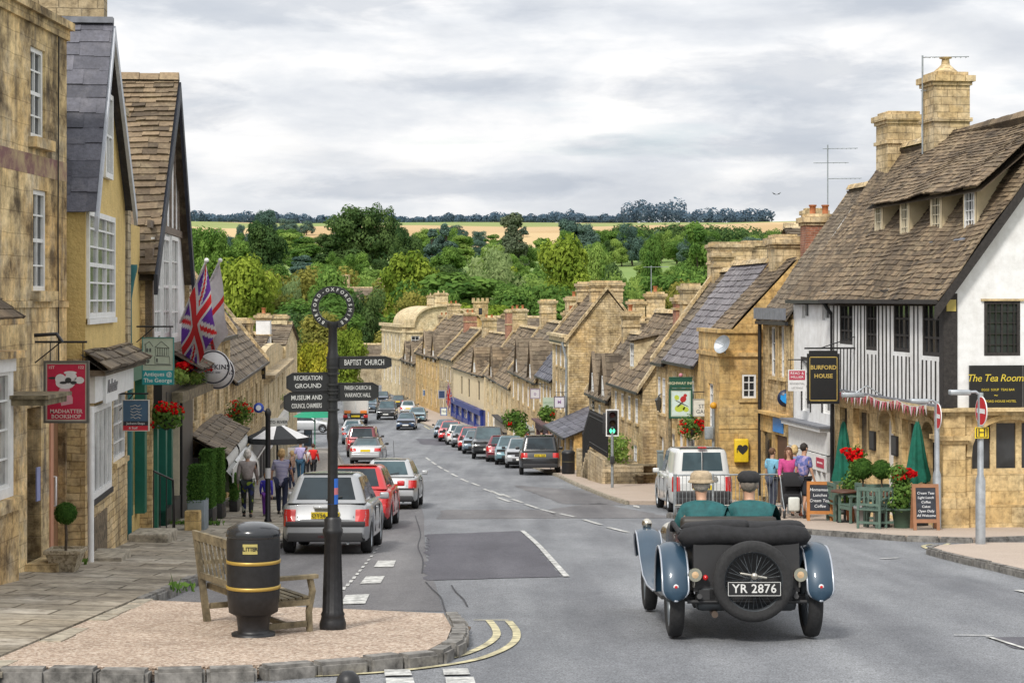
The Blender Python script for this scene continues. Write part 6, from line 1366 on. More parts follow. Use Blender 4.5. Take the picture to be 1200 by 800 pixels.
 for s in (-1, 1):
  lamp('tail_light', lm, tz-.10-hl[1], tz-.09, .80-hl[0]*.75, .16, s, False)
  fz = lerp(top, -X0-.28); lamp('headlight', LAMP_CLR, fz-.26, fz-.10, .50, .26, s, True)
  q = MB(); q.bbox(g3-.42, g3-.26, s*(hwid+.07)-.09, s*(hwid+.07)+.09, bz+.0, bz+.13, .035); q.box(g3-.38, g3-.3, min(s*hwid*.9, s*hwid*1.02), max(s*hwid*.9, s*hwid*1.02), bz+.01, bz+.05, 0); B(q, 'mirror', paint if detail > 1 else TRIM)
 q = MB(); bh = .36 if kind in ('suv',) else .26; s0 = K['sill']+.09
 q.bbox(X0-.045, X0+.14, -hwid*.86, hwid*.86, s0, s0+bh, .05); q2 = MB(); q2.bbox(-X0-.16, -X0+.04, -hwid*.86, hwid*.86, s0, s0+bh, .05)
 B(q, 'rear_bumper', bumper or paint); B(q2, 'front_bumper', bumper or paint)
 q = MB(); q.bbox(X0-.055, X0, -hwid*.82, hwid*.82, s0-.1, s0+.07, .02); B(q, 'lower_trim', TRIM); q = MB(); q.bbox(-X0-.02, -X0+.05, -hwid*.55, hwid*.55, s0+.02, s0+.16, .02); B(q, 'air_intake', TRIM); q = MB(); q.bbox(-X0-.07, -X0+.02, -.33, .33, s0+.24, s0+.36, .02); B(q, 'grille', TRIM)
 if plate is not None:
  zz = K['sill']+.09+bh+.09 if kind not in ('sedan',) else tz-.22
  if kind == 'hatch': zz = tz-.2
  q = MB(); q.box(X0-.03 if zz < lerp(top, X0) else X0-.008, X0+.07, -.26, .26, zz-.06, zz+.06, 0)
  if detail > 1 and plate: q.text(plate, Matrix(((0, 0, -1, X0-.035), (-1, 0, 0, 0), (0, 1, 0, zz), (0, 0, 0, 1))), .11, 1, .002, bold=.01)
  B(q, 'number_plate', [PL_Y, PLTXT]); q = MB(); q.box(-X0+.03, -X0+.055, -.26, .26, s0+.06, s0+.17, 0); B(q, 'number_plate', [PL_W])
 for ax in (axf, axr):
  for s in (-1, 1): wheel(root, ax, s*(hwid-.115), r, .2, spokes=5 if kind != 'suv' else 6)
 if detail > 1:
  q = MB(); zz = K['sill']+.44
  for s in (-1, 1): q.box(X0+.0, X0+.5, s*hwid*.62-.006, s*hwid*.62+.006, zz, zz+.012); q.box(X0-.004, X0+.3, s*(hwid+.003)-.004, s*(hwid+.003)+.004, zz, zz+.01)
  for x in (-.62, .45):
   for s in (-1, 1): q.box(x-.005, x+.005, s*(hwid-.01)-.012, s*(hwid-.01)+.012, K['sill']+.12, bz-.08)
  B(q, 'panel_gaps', TRIM)
  q = MB(); q.tube([(X0+.06+(g1-X0)*.1, 0, bz+.06), (X0+.03+(g1-X0)*.2, -.3, bz+.12)], .012, 5); B(q, 'wiper', TRIM)
  for s in (-1, 1):
   q = MB(); q.bbox(-.45, -.25, min(s*(hwid-.02), s*(hwid+.025)), max(s*(hwid-.02), s*(hwid+.025)), bz-.13, bz-.1, .008); B(q, 'door_handle', paint)
  q = MB(); q.tube([(X0-.02, -hwid*.5, s0-.12), (X0+.2, -hwid*.5, s0-.1)], .03, 8); B(q, 'exhaust', M['galv_dull'])
 if rails:
  for s in (-1, 1): q = MB(); q.tube([(g1+.1, s*wt*.86, rz-.02), (g1+.2, s*wt*.86, rz+.05), (g2_-.2, s*wt*.86, rz+.05), (g2_-.05, s*wt*.86, rz-.02)], .02, 6); B(q, 'roof_rail', TRIM)
 return root
SILVER = carpaint((.31, .32, .335), .2); RED = carpaint((.52, .015, .018)); WHITE = carpaint((.62, .63, .62)); BLACK = carpaint((.012, .013, .015)); DBLUE = carpaint((.02, .05, .11), .2); TEAL = carpaint((.13, .24, .28), .3)
GREYB = carpaint((.11, .16, .21), .3); MAROON = carpaint((.16, .02, .03), .2); LSILV = carpaint((.42, .43, .44), .2); GREY = carpaint((.13, .14, .155), .4)
gl_ = 'cars parked along the left kerb'; gr_ = 'cars parked along the right kerb'
def at(px, py, w_): p = G(px, py); return p.x, p.y
x, y = at(381, 650, 0); KY = y
c1 = car('hatch', 'parked_car', 'silver hatchback with dark bumper strip, parked nearest behind the bench', x, y+1.9, SILVER, plate='OY56 GZP', group=gl_, bumper=None)
q = MB(); K = KIND['hatch']; q.bbox(-K['L']/2-.06, -K['L']/2+.1, -K['W']/2*.87, K['W']/2*.87, .50, .60, .02); q.build('bumper_strip', TRIM, c1, world=False)
q = MB(); q.bbox(-K['L']/2-.015, -K['L']/2+.05, -.22, .22, .83, .88, .015); q.build('chrome_trim', LSILV, c1, world=False); q = MB(); q.box(-K['L']/2-.055, -K['L']/2, -.13, .13, .30, .35); q.build('fog_light', LAMP_RED, c1, world=False)
x, y = at(416, 621, 0); car('hatch', 'parked_car', 'bright red hatchback parked between the two silver hatchbacks', x, y+1.9, RED, plate='LM54 KDA', group=gl_)
x, y = at(455, 597, 0); c3 = car('hatch2', 'parked_car', 'light silver hatchback with roof aerial, in front of the red one', x, y+2, LSILV, plate='HX02 RTV', group=gl_, bumper=None, glass='carglass_blue')
q = MB(); K = KIND['hatch2']; q.tube([(.6, 0, 1.45), (.2, 0, 1.95)], .006, 4); q.build('aerial', TRIM, c3, world=False); q = MB(); q.bbox(-K['L']/2-.055, -K['L']/2+.1, -K['W']/2*.87, K['W']/2*.87, .56, .61, .015); q.bbox(-K['L']/2-.06, -K['L']/2+.1, -K['W']/2*.84, K['W']/2*.84, .24, .36, .02); q.build('bumper_strip', TRIM, c3, world=False)
for kind, px, py, pt, gls, lab in (('sedan', 428, 544, LSILV, 'carglass_blue', 'silver saloon with dark roof, first of the far left row'), ('suv', 424, 536, MAROON, 'carglass', 'dark maroon off-roader behind the silver saloon'), ('estate', 420, 528, WHITE, 'carglass_blue', 'white estate car in the far left row'),
           ('sedan', 414, 521, GREYB, 'carglass_blue', 'blue-grey car parked behind the lorry'), ('hatch2', 412, 514, LSILV, 'carglass_blue', 'small silver car tucked in right behind the lorry')):
 x, y = at(px, py, 0); car(kind, 'parked_car', lab, x, y+2.2, pt, plate='', group=gl_, detail=1, glass=gls, roofm=BLACK if 'dark roof' in lab else None)
# right row, mostly nose towards us; the big off-roader shows its tail
x, y = at(633, 557, 0); car('suv', 'parked_car', 'large black off-roader seen from behind, nearest of the right row', x, y+2.35, BLACK, plate='KV61 EXF', group=gr_, rails=True, roofm=None)
row_ = [('hatch', 611, 549, SILVER, 'grey-silver car just ahead of the black off-roader'), ('hatch', 598, 545, TEAL, 'pale blue-green car second in front of the black off-roader'), ('hatch2', 587, 541.5, MAROON, 'dark maroon hatchback behind the black four-by-four'), ('suv', 572, 538, BLACK, 'tall black four-by-four facing us in the middle of the right row'),
  ('sedan', 558, 532, GREYB, 'slate blue saloon facing us beyond the four-by-four'), ('hatch', 551, 528.5, RED, 'small red-brown car between grey saloons in the right row'), ('hatch2', 543, 524.5, GREY, 'dark grey hatchback in the right row behind a white one'), ('hatch2', 535, 521.5, WHITE, 'white hatchback with red tail-lamps in the right row'),
  ('estate', 527, 517.5, RED, 'red estate car with roof box, near the end of the right row'), ('sedan', 521, 513.5, GREYB, 'blue saloon at the far end of the right row')]
for kind, px, py, pt, lab in row_:
 x, y = at(px, py, 0); car(kind, 'parked_car', lab, x, y+2.2, pt, front_to_us=lab.find('tail') < 0 and lab.find('maroon') < 0, hd=None if lab.find('tail') < 0 else R(94), plate='', group=gr_, detail=1, glass='carglass_blue')
for kind, px, py, pt, f, lab, grp in (('suv', 452, 492, BLACK, True, 'black four-by-four driving up the street towards us', 'cars driving up the street'), ('hatch2', 475, 504, DBLUE, True, 'dark blue hatchback nearest of the cars driving uphill', 'cars driving up the street'),
         ('sedan', 488, 495.5, TEAL, True, 'teal saloon parked by the kerb at the foot of the street', None), ('estate', 478, 486, LSILV, False, 'silver estate car behind the teal saloon', None), ('suv', 431, 484, GREYB, True, 'blue-grey off-roader beside the lorry front', None), ('hatch', 447, 474, DBLUE, True, 'small blue car at the bottom of the street below the stone house', None), ('sedan', 466, 478, BLACK, False, 'black car with red lamps turning at the street bottom', None)):
 x, y = at(px, py, 0); car(kind, 'car', lab, x, y+2.2, pt, front_to_us=f, plate='', detail=1, group=grp, glass='carglass_blue')
x, y = at(363, 508, 0); car('estate', 'parked_car', 'silver car parked side-on in the side lane, left of the signpost', x, y, LSILV, hd=R(-12), plate='', detail=1, z=zr(y)+.15)
# white van beyond the railings
x, y = 5.2, 52.6
v = car('van', 'white_van', 'white panel van parked behind the grey railings', x, y+1.5, WHITE, plate='WN08', cat='van', panelvan=True, hd=R(92), glass='carglass_blue', bumper=TRIM, lampm=LAMP_RED)
q = MB(); q.lathe([(.001, 0), (.08, 0), (.08, .015)], (0, 0, 0), 16, mat=Matrix.Translation((-2.21, -.35, .93)) @ Matrix.Rotation(R(-90), 4, 'Y')); q.build('badge', M['chrome'], v, world=False)
q = MB(); q.bbox(-2.19, -2.1, -.12, .12, 1.78, 1.82, .01); q.build('brake_light', LAMP_RED, v, world=False); q = MB(); q.box(-2.215, -2.2, -.008, .008, .5, 1.7); q.build('door_seam', TRIM, v, world=False)
# flatbed lorry with white box
def lorry():
 p = G(414, 497); y = p.y+3; root = thing('delivery_lorry', 'white box lorry with orange lamps, parked on the left down the street', 'lorry', (p.x, y, zr(y))); root.rotation_euler = slope_rot(y, R(94))
 B = lambda mb, nm, mat: mb.build(nm, mat, root, world=False)
 q = MB(); q.bbox(-3.2, 2.0, -1.2, 1.2, 1.0, 3.3, .05); B(q, 'box_body', WHITE); q = MB(); q.box(-3.23, -3.2, -1.1, -.03, 1.1, 3.1); q.box(-3.23, -3.2, .03, 1.1, 1.1, 3.1); B(q, 'rear_door', pm((.55, .53, .5)))
 q = MB(); q.box(-3.2, 3.6, -.5, .5, .6, 1.0); q.box(-3.3, -3.1, -1.15, 1.15, .45, .62); B(q, 'chassis', TRIM)
 q = MB(); q.bbox(2.1, 3.9, -1.15, 1.15, .5, 2.7, .15); B(q, 'cab', WHITE); q = MB(); q.box(3.88, 3.92, -1.0, 1.0, 1.6, 2.5); B(q, 'windscreen', M['carglass'])
 for s in (-1, 1):
  q = MB(); q.bbox(-3.34, -3.2, s*.75-.3, s*.75+.3, 1.02, 1.3, .03); B(q, 'marker_light', LAMP_ORG); q = MB(); q.bbox(-3.34, -3.2, s*.95-.2, s*.95+.2, .62, .9, .03); B(q, 'tail_light', LAMP_RED)
  for ax in (-2.1, 2.9): wheel(root, ax, s*.95, .48, .3)
 q = MB(); q.box(-3.33, -3.28, -.4, .4, .68, .86); B(q, 'number_plate', PL_Y)
lorry()
# ------------------------------------------------------------------ people
SKIN = pm((.52, .30, .20), .55, 0, .08)
def skin_mesh(pts, edges, rad, root=0, sub=1):
 me = bpy.data.meshes.new('t'); me.from_pydata([tuple(p) for p in pts], edges, []); ob = bpy.data.objects.new('t', me); COL.objects.link(ob)
 md = ob.modifiers.new('s', 'SKIN'); md.use_smooth_shade = True
 for i, v in enumerate(me.skin_vertices[0].data):
  r = rad[i]; v.radius = r if isinstance(r, tuple) else (r, r); v.use_root = (i == root)
 sb = ob.modifiers.new('b', 'SUBSURF'); sb.levels = sub; sb.render_levels = sub
 dg = bpy.context.evaluated_depsgraph_get(); ev = ob.evaluated_get(dg); m2 = ev.to_mesh()
 out = ([v.co.copy() for v in m2.vertices], [tuple(p.vertices) for p in m2.polygons]); ev.to_mesh_clear()
 bpy.data.objects.remove(ob); bpy.data.meshes.remove(me); return out
class Rig:
 """local frame: +x forward, +y left, z up, height 1.75 before scaling"""
 def __init__(s, stride=.25, arms=((-10, 15), (12, 25)), seated=False, lean=0.0, spread=12, child=False, legs=None):
  V = Vector; s.J = J = {}
  hz = .93 if not seated else .25
  J['pel'] = V((0, 0, hz)); J['waist'] = V((lean*.15, 0, hz+.17)); J['chest'] = V((lean*.35, 0, hz+.38)); J['neck'] = V((lean*.5, 0, hz+.55)); J['jaw'] = V((lean*.55+.02, 0, hz+.63)); J['head'] = V((lean*.58+.015, 0, hz+.715)); J['crown'] = V((lean*.58, 0, hz+.795))
  if seated:
   for q in ('neck', 'jaw', 'head', 'crown'): J[q] += V((.05, 0, -.035 if q != 'neck' else -.04))
  for k, sg in (('l', 1), ('r', -1)):
   J['hip'+k] = V((0, sg*.095, hz-.04)); f = stride*(1 if k == 'l' else -1)
   if seated: J['knee'+k] = V((.45, sg*.12, hz+.02)); J['ank'+k] = V((.75, sg*.12, hz-.2)); J['toe'+k] = V((.9, sg*.12, hz-.22))
   else:
    J['knee'+k] = V((f*.55+.03, sg*.10, .50)); J['ank'+k] = V((f*.95-(.06 if f < 0 else 0), sg*.095, .085+(.05 if f < -.05 else 0))); J['toe'+k] = J['ank'+k]+V((.15, sg*.02, -.055))
   a0, a1 = arms[0 if k == 'l' else 1]; J['sh'+k] = J['chest']+V((-.01, sg*.172, .02 if seated else .075)); sp = R(spread)
   d = V((math.sin(R(a0))*math.cos(sp), sg*math.sin(sp), -math.cos(R(a0))*math.cos(sp))); J['elb'+k] = J['sh'+k]+d*.29
   d2 = V((math.sin(R(a0+a1)), sg*.02, -math.cos(R(a0+a1)))).normalized(); J['wri'+k] = J['elb'+k]+d2*.25; J['hand'+k] = J['wri'+k]+d2*.085; J['hd'+k] = d2
 def mesh(s, names, links, rad, sub=1): 
  idx = {n: i for i, n in enumerate(names)}
  return skin_mesh([s.J[n] for n in names], [(idx[a], idx[b]) for a, b in links], [rad[n] for n in names], 0, sub)
BR = dict(pel=(.115, .115), waist=(.108, .108), chest=(.128, .128), neck=.052, jaw=(.062, .068), head=(.082, .095), crown=(.055, .06), hipl=.09, hipr=.09, kneel=.058, kneer=.058, ankl=.04, ankr=.04, toel=.03, toer=.03,
    shl=.062, shr=.062, elbl=.042, elbr=.042, wril=.028, wrir=.028, handl=(.035, .02), handr=(.035, .02))
LINKS = [('pel', 'waist'), ('waist', 'chest'), ('chest', 'neck'), ('neck', 'jaw'), ('jaw', 'head'), ('head', 'crown')]
for k in 'lr': LINKS += [('pel', 'hip'+k), ('hip'+k, 'knee'+k), ('knee'+k, 'ank'+k), ('ank'+k, 'toe'+k), ('chest', 'sh'+k), ('sh'+k, 'elb'+k), ('elb'+k, 'wri'+k), ('wri'+k, 'hand'+k)]
def person(label, loc, rz, scale=1.0, top=(.3, .3, .5), bottom=(.03, .04, .08), hair=(.2, .12, .06), rig=None, sleeve='long', legwear='long', hairstyle='short', shoes=(.03, .025, .02), bulk=1.0, topm=None, botm=None, hat=None, tunic=0.0, group=None, parent=None, skirt=False):
 rig = rig or Rig(); root = thing('person', label, 'person', loc, rz, group); root.scale = (scale,)*3
 B = lambda data, nm, mat, par=None: (lambda mb: (mb.mesh(data[0], data[1], 0, .5, True), mb.build(nm, mat, par or root, world=False))[1])(MB())
 names = list(BR); br = dict(BR); bd = dict(BR, pel=(.088, .088), waist=(.08, .08), chest=(.098, .098), hipl=.07, hipr=.07, kneel=.045, kneer=.045, shl=.045, shr=.045, elbl=.034, elbr=.034, wril=.024, wrir=.024)
 for k in ('pel', 'waist', 'chest'): br[k] = tuple(q*bulk for q in BR[k])
 body = rig.mesh(names, LINKS, bd)
 mb = MB(); mb.mesh(body[0], body[1], 0, .5, True); J = rig.J
 for k in 'lr':       # fingers and thumb rooted in the palm
  d = J['hd'+k]; sg = 1 if k == 'l' else -1; side = d.cross(Vector((0, sg, 0))).normalized(); inn_ = Vector((0, -sg, 0))
  for i, ln in enumerate((.055, .065, .06, .045)):
   p = J['hand'+k]+side*(.024-.016*i); mb.tube([p, p+d*ln*.6+inn_*.004, p+d*ln+inn_*.018], [.009, .008, .006], 5)
  p = J['wri'+k]+d*.03+side*.03; mb.tube([p-side*.015, p+side*.02+d*.02+inn_*.008, p+side*.02+d*.05+inn_*.014], [.011, .009, .007], 5)
 h = J['head']; 
 mb.ball(h+Vector((.098, 0, -.012)), .018, sub=1, sz=1.5); [mb.ball(h+Vector((-.005, s*.088, -.01)), .03, sub=1, sy=.35, sz=1.2) for s in (-1, 1)]
 [mb.ball(h+Vector((.085, s*.032, .012)), .012, 1, sub=1) for s in (-1, 1)]; mb.ball(h+Vector((.082, 0, -.055)), .018, 2, sub=1, sz=.3, sy=1.4)
 mb.build('body', [SKIN, pm((.03, .02, .02)), pm((.35, .12, .10))], root, world=False)
 g = 1.16
 tn = ['pel', 'waist', 'chest', 'neck', 'shl', 'elbl', 'shr', 'elbr']+(['wril', 'wrir'] if sleeve == 'long' else [])
 tl = [l for l in LINKS if l[0] in tn and l[1] in tn]; tr_ = {n: (tuple(q*g for q in br[n]) if isinstance(br[n], tuple) else br[n]*1.28) for n in tn}; tr_['neck'] = .088; tr_['shl'] = tr_['shr'] = .085*bulk**(.9 if rig.J['pel'].z < .5 else .5)
 J2 = dict(rig.J)
 if sleeve == 'short':
  for k in 'lr': J2['elb'+k] = rig.J['sh'+k].lerp(rig.J['elb'+k], .75)
 else:
  for k in 'lr': J2['wri'+k] = rig.J['elb'+k].lerp(rig.J['wri'+k], .95)
 J2['neck'] = rig.J['chest'].lerp(rig.J['neck'], .92); J2['pel'] = rig.J['pel']+Vector((0, 0, .02-tunic)); old = rig.J; rig.J = J2
 if tunic: tr_['pel'] = (.155*bulk, .155*bulk)
 o = B(rig.mesh(tn, tl, tr_), 'jacket' if sleeve == 'long' else 'shirt', topm or pm(top, .85, 0, .15, 0, .3, 14)); rig.J = old
 bn = ['pel']+[a+k for k in 'lr' for a in ('hip', 'knee')]+([a+k for k in 'lr' for a in ('ank',)] if legwear == 'long' else [])
 bl = [l for l in LINKS if l[0] in bn and l[1] in bn]; brd = {n: (tuple(q*1.1 for q in br[n]) if isinstance(br[n], tuple) else br[n]*(1.2 if 'knee' not in n else 1.3)) for n in bn}
 for k in 'lr':
  if 'ank'+k in brd: brd['ank'+k] = .058
 if legwear == 'shorts':
  for k in 'lr': brd['knee'+k] = .085
 B(rig.mesh(bn, bl, brd), 'trousers' if legwear == 'long' else 'shorts', botm or pm(bottom, .85, 0, .15, 0, .2, 14))
 for k in 'lr':
  q = MB(); a, t = J['ank'+k], J['toe'+k]; q.tube([a+Vector((-.06, 0, -.045)), a+Vector((-.02, 0, -.035)), a+Vector((.07, 0, -.045)), t+Vector((.04, 0, -.008))], [.03, .048, .043, .024], 8); q.build('shoe', pm(shoes, .6), root, world=False)
 hm = pm(hair, .75, 0, .3, 0, .5, 30); q = MB()
 q.ball(h+Vector((-.016, 0, .02)), .103, 0, 2, .98, .93, 1.02, .05)
 q.v = [v if not (v.x > h.x+.055 and v.z < h.z+.04) else Vector((h.x+.04, v.y, v.z)) for v in q.v]
 if hairstyle == 'long':
  q.ball(h+Vector((-.05, 0, -.12)), .1, 0, 2, .7, 1.1, 1.9, .06); [q.ball(h+Vector((.02, s*.085, -.12)), .05, 0, 2, .8, .6, 2.6, .06) for s in (-1, 1)]
 if hairstyle == 'bob': q.ball(h+Vector((-.035, 0, -.03)), .105, 0, 2, .85, 1.0, 1.05, .07)
 q.build('hair', hm, root, world=False)
 if hat:
  c, br_ = hat; q = MB(); hc = h+Vector((-.005, 0, .045))
  q.lathe([(.112, -.005), (.116, .03), (.108, .07), (.075, .098), (.001, .105)], hc, 20)
  if br_: q.lathe([(.108, .012), (.122+br_, -.02), (.126+br_, -.012), (.108, .022)], hc, 20, caps=False)
  else: q.ball(hc+Vector((.1, 0, .005)), .07, 0, 2, 1, 1.0, .2); q.ball(hc+Vector((0, 0, .03)), .125, 0, 2, 1.05, 1.0, .62)
  q.build('hat', pm(c, .9, 0, .2, 0, .4, 25), root, world=False)
 return root
def striped(name, c1, c2, sc_=28, rot=0):
 m, nt, b = newmat(name); o = nt.nodes.new('ShaderNodeTexCoord').outputs['Object']
 wv = nd(nt, 'ShaderNodeTexWave', {'Vector': o, 'Scale': sc_/3, 'Distortion': 1.5}, bands_direction='Z'); nt.links.new(mixc(nt, ramp(nt, wv.outputs['Fac'], [(.4, (0, 0, 0)), (.6, (1, 1, 1))]), c1, c2), b.inputs['Base Color']); b.inputs['Roughness'].default_value = .9; return m
def patterned(name, cols, sc_=9):
 m, nt, b = newmat(name); o = nt.nodes.new('ShaderNodeTexCoord').outputs['Object']; v = nd(nt, 'ShaderNodeTexVoronoi', {'Vector': o, 'Scale': float(sc_)})
 r = nd(nt, 'ShaderNodeSeparateColor', {0: v.outputs['Color']}).outputs[0]; rr = ramp(nt, r, [(i/len(cols), c) for i, c in enumerate(cols)]); rr.node.color_ramp.interpolation = 'CONSTANT'
 nt.links.new(rr, b.inputs['Base Color']); b.inputs['Roughness'].default_value = .9; return m
def ped(px, py, dz=.12):
 p = G(px, py, dz); return p
def ht(px_h, p): return px_h/F*p.y/1.74      # scale from the height in reference pixels
PAT = patterned('leaf_print', [(.015, .015, .02), (.03, .04, .03), (.16, .22, .02), (.015, .02, .02), (.4, .42, .36), (.02, .03, .10)])
p = ped(290, 607, .14); person('white-haired woman in beige jacket and leaf-print trousers walking down the pavement', p, R(95), ht(80, p), top=(.33, .29, .275), hair=(.62, .58, .52), botm=PAT, rig=Rig(.18, ((-8, 20), (14, 30))), bulk=1.15, hairstyle='bob', shoes=(.02, .02, .02))
p = ped(312, 606, .13); person('small child in a violet outfit with a rucksack beside the white-haired woman', p, R(92), ht(52, p), top=(.05, .04, .42), bottom=(.16, .04, .30), hair=(.32, .16, .06), rig=Rig(.15, ((10, 20), (-12, 15))), hairstyle='bob')
p = ped(330, 604, .12); person('blonde woman in blue and white striped tunic walking away beside the silver hatchback', p, R(88), ht(78, p), topm=striped('striped_tunic', (.12, .12, .28), (.52, .50, .56)), bottom=(.015, .02, .05), hair=(.50, .33, .14), rig=Rig(.16, ((-5, 15), (22, 25)), spread=16), bulk=1.28, tunic=.22, hairstyle='bob', sleeve='short')
p = ped(352, 566, .12); person('man in lilac shirt and blue trousers walking away between parked cars and shops', p, R(85), ht(50, p), top=(.42, .38, .62), bottom=(.03, .09, .16), hair=(.20, .11, .06), rig=Rig(.2), sleeve='short')
p = ped(358.5, 563, .12); person('woman in white top and black trousers beside the man in lilac', p, R(88), ht(40, p), top=(.62, .58, .58), bottom=(.015, .015, .02), hair=(.12, .06, .04), rig=Rig(.12))
p = ped(367, 562, .12); person('woman in bright red jacket with dark bag on the far pavement', p, R(80), ht(42, p), top=(.62, .015, .012), bottom=(.015, .015, .02), hair=(.07, .03, .02), rig=Rig(.14), bulk=1.05)
p = ped(342, 574, .12); person('seated-height woman with fair hair half hidden under the cafe parasol', p, R(170), ht(46, p), top=(.35, .22, .16), hair=(.5, .34, .16), rig=Rig(.05), hairstyle='bob')
# terrace group, right-hand side
tz_ = lambda p: Vector((p.x, p.y, zR(p.x, p.y)))
def trp(px, Y): return Vector(((px-600)/F*Y, Y, zR(0, Y)))
p = trp(905, 49.5); person('man in light blue shirt standing by the bank doorway', p, R(40), .98, top=(.18, .42, .58), bottom=(.05, .06, .09), hair=(.12, .06, .03), rig=Rig(.05, ((5, 20), (0, 30))), sleeve='short')
p = trp(924, 48.2); wom = person('woman with long brown hair and pink top behind a pushchair', p, R(-95), 1.0, top=(.50, .06, .22), bottom=(.03, .03, .04), hair=(.11, .045, .02), hairstyle='long', rig=Rig(.08, ((18, 55), (18, 55))))
p = trp(931, 49.8); person('blond woman in blue behind the long-haired woman', p, R(75), 1.02, top=(.20, .25, .42), bottom=(.05, .05, .08), hair=(.58, .42, .2), hairstyle='bob', rig=Rig(.05))
p = trp(942, 47.0); person('man in blue patterned t-shirt and dark shorts beside the orange-framed chalkboard', p, R(35), 1.06, topm=patterned('printed_tshirt', [(.12, .14, .36), (.2, .2, .45), (.09, .12, .32), (.35, .28, .45)], 12), bottom=(.02, .022, .03), hair=(.02, .015, .012), sleeve='short', legwear='shorts', rig=Rig(.12, ((-5, 20), (8, 15))), shoes=(.2, .06, .03))
p = G(628, 541, .12); person('dark-coated person on the pavement behind the black off-roader', (p.x+.3, p.y, p.z), R(85), 1.0, top=(.015, .012, .012), hair=(.02, .015, .01), rig=Rig(.1))
p = G(640, 541, .12); person('person with white bag walking by the pale shopfronts', (p.x+.2, p.y+1.5, p.z), R(-95), .96, top=(.4, .3, .3), bottom=(.03, .02, .03), hair=(.09, .04, .03), rig=Rig(.1), hairstyle='long')
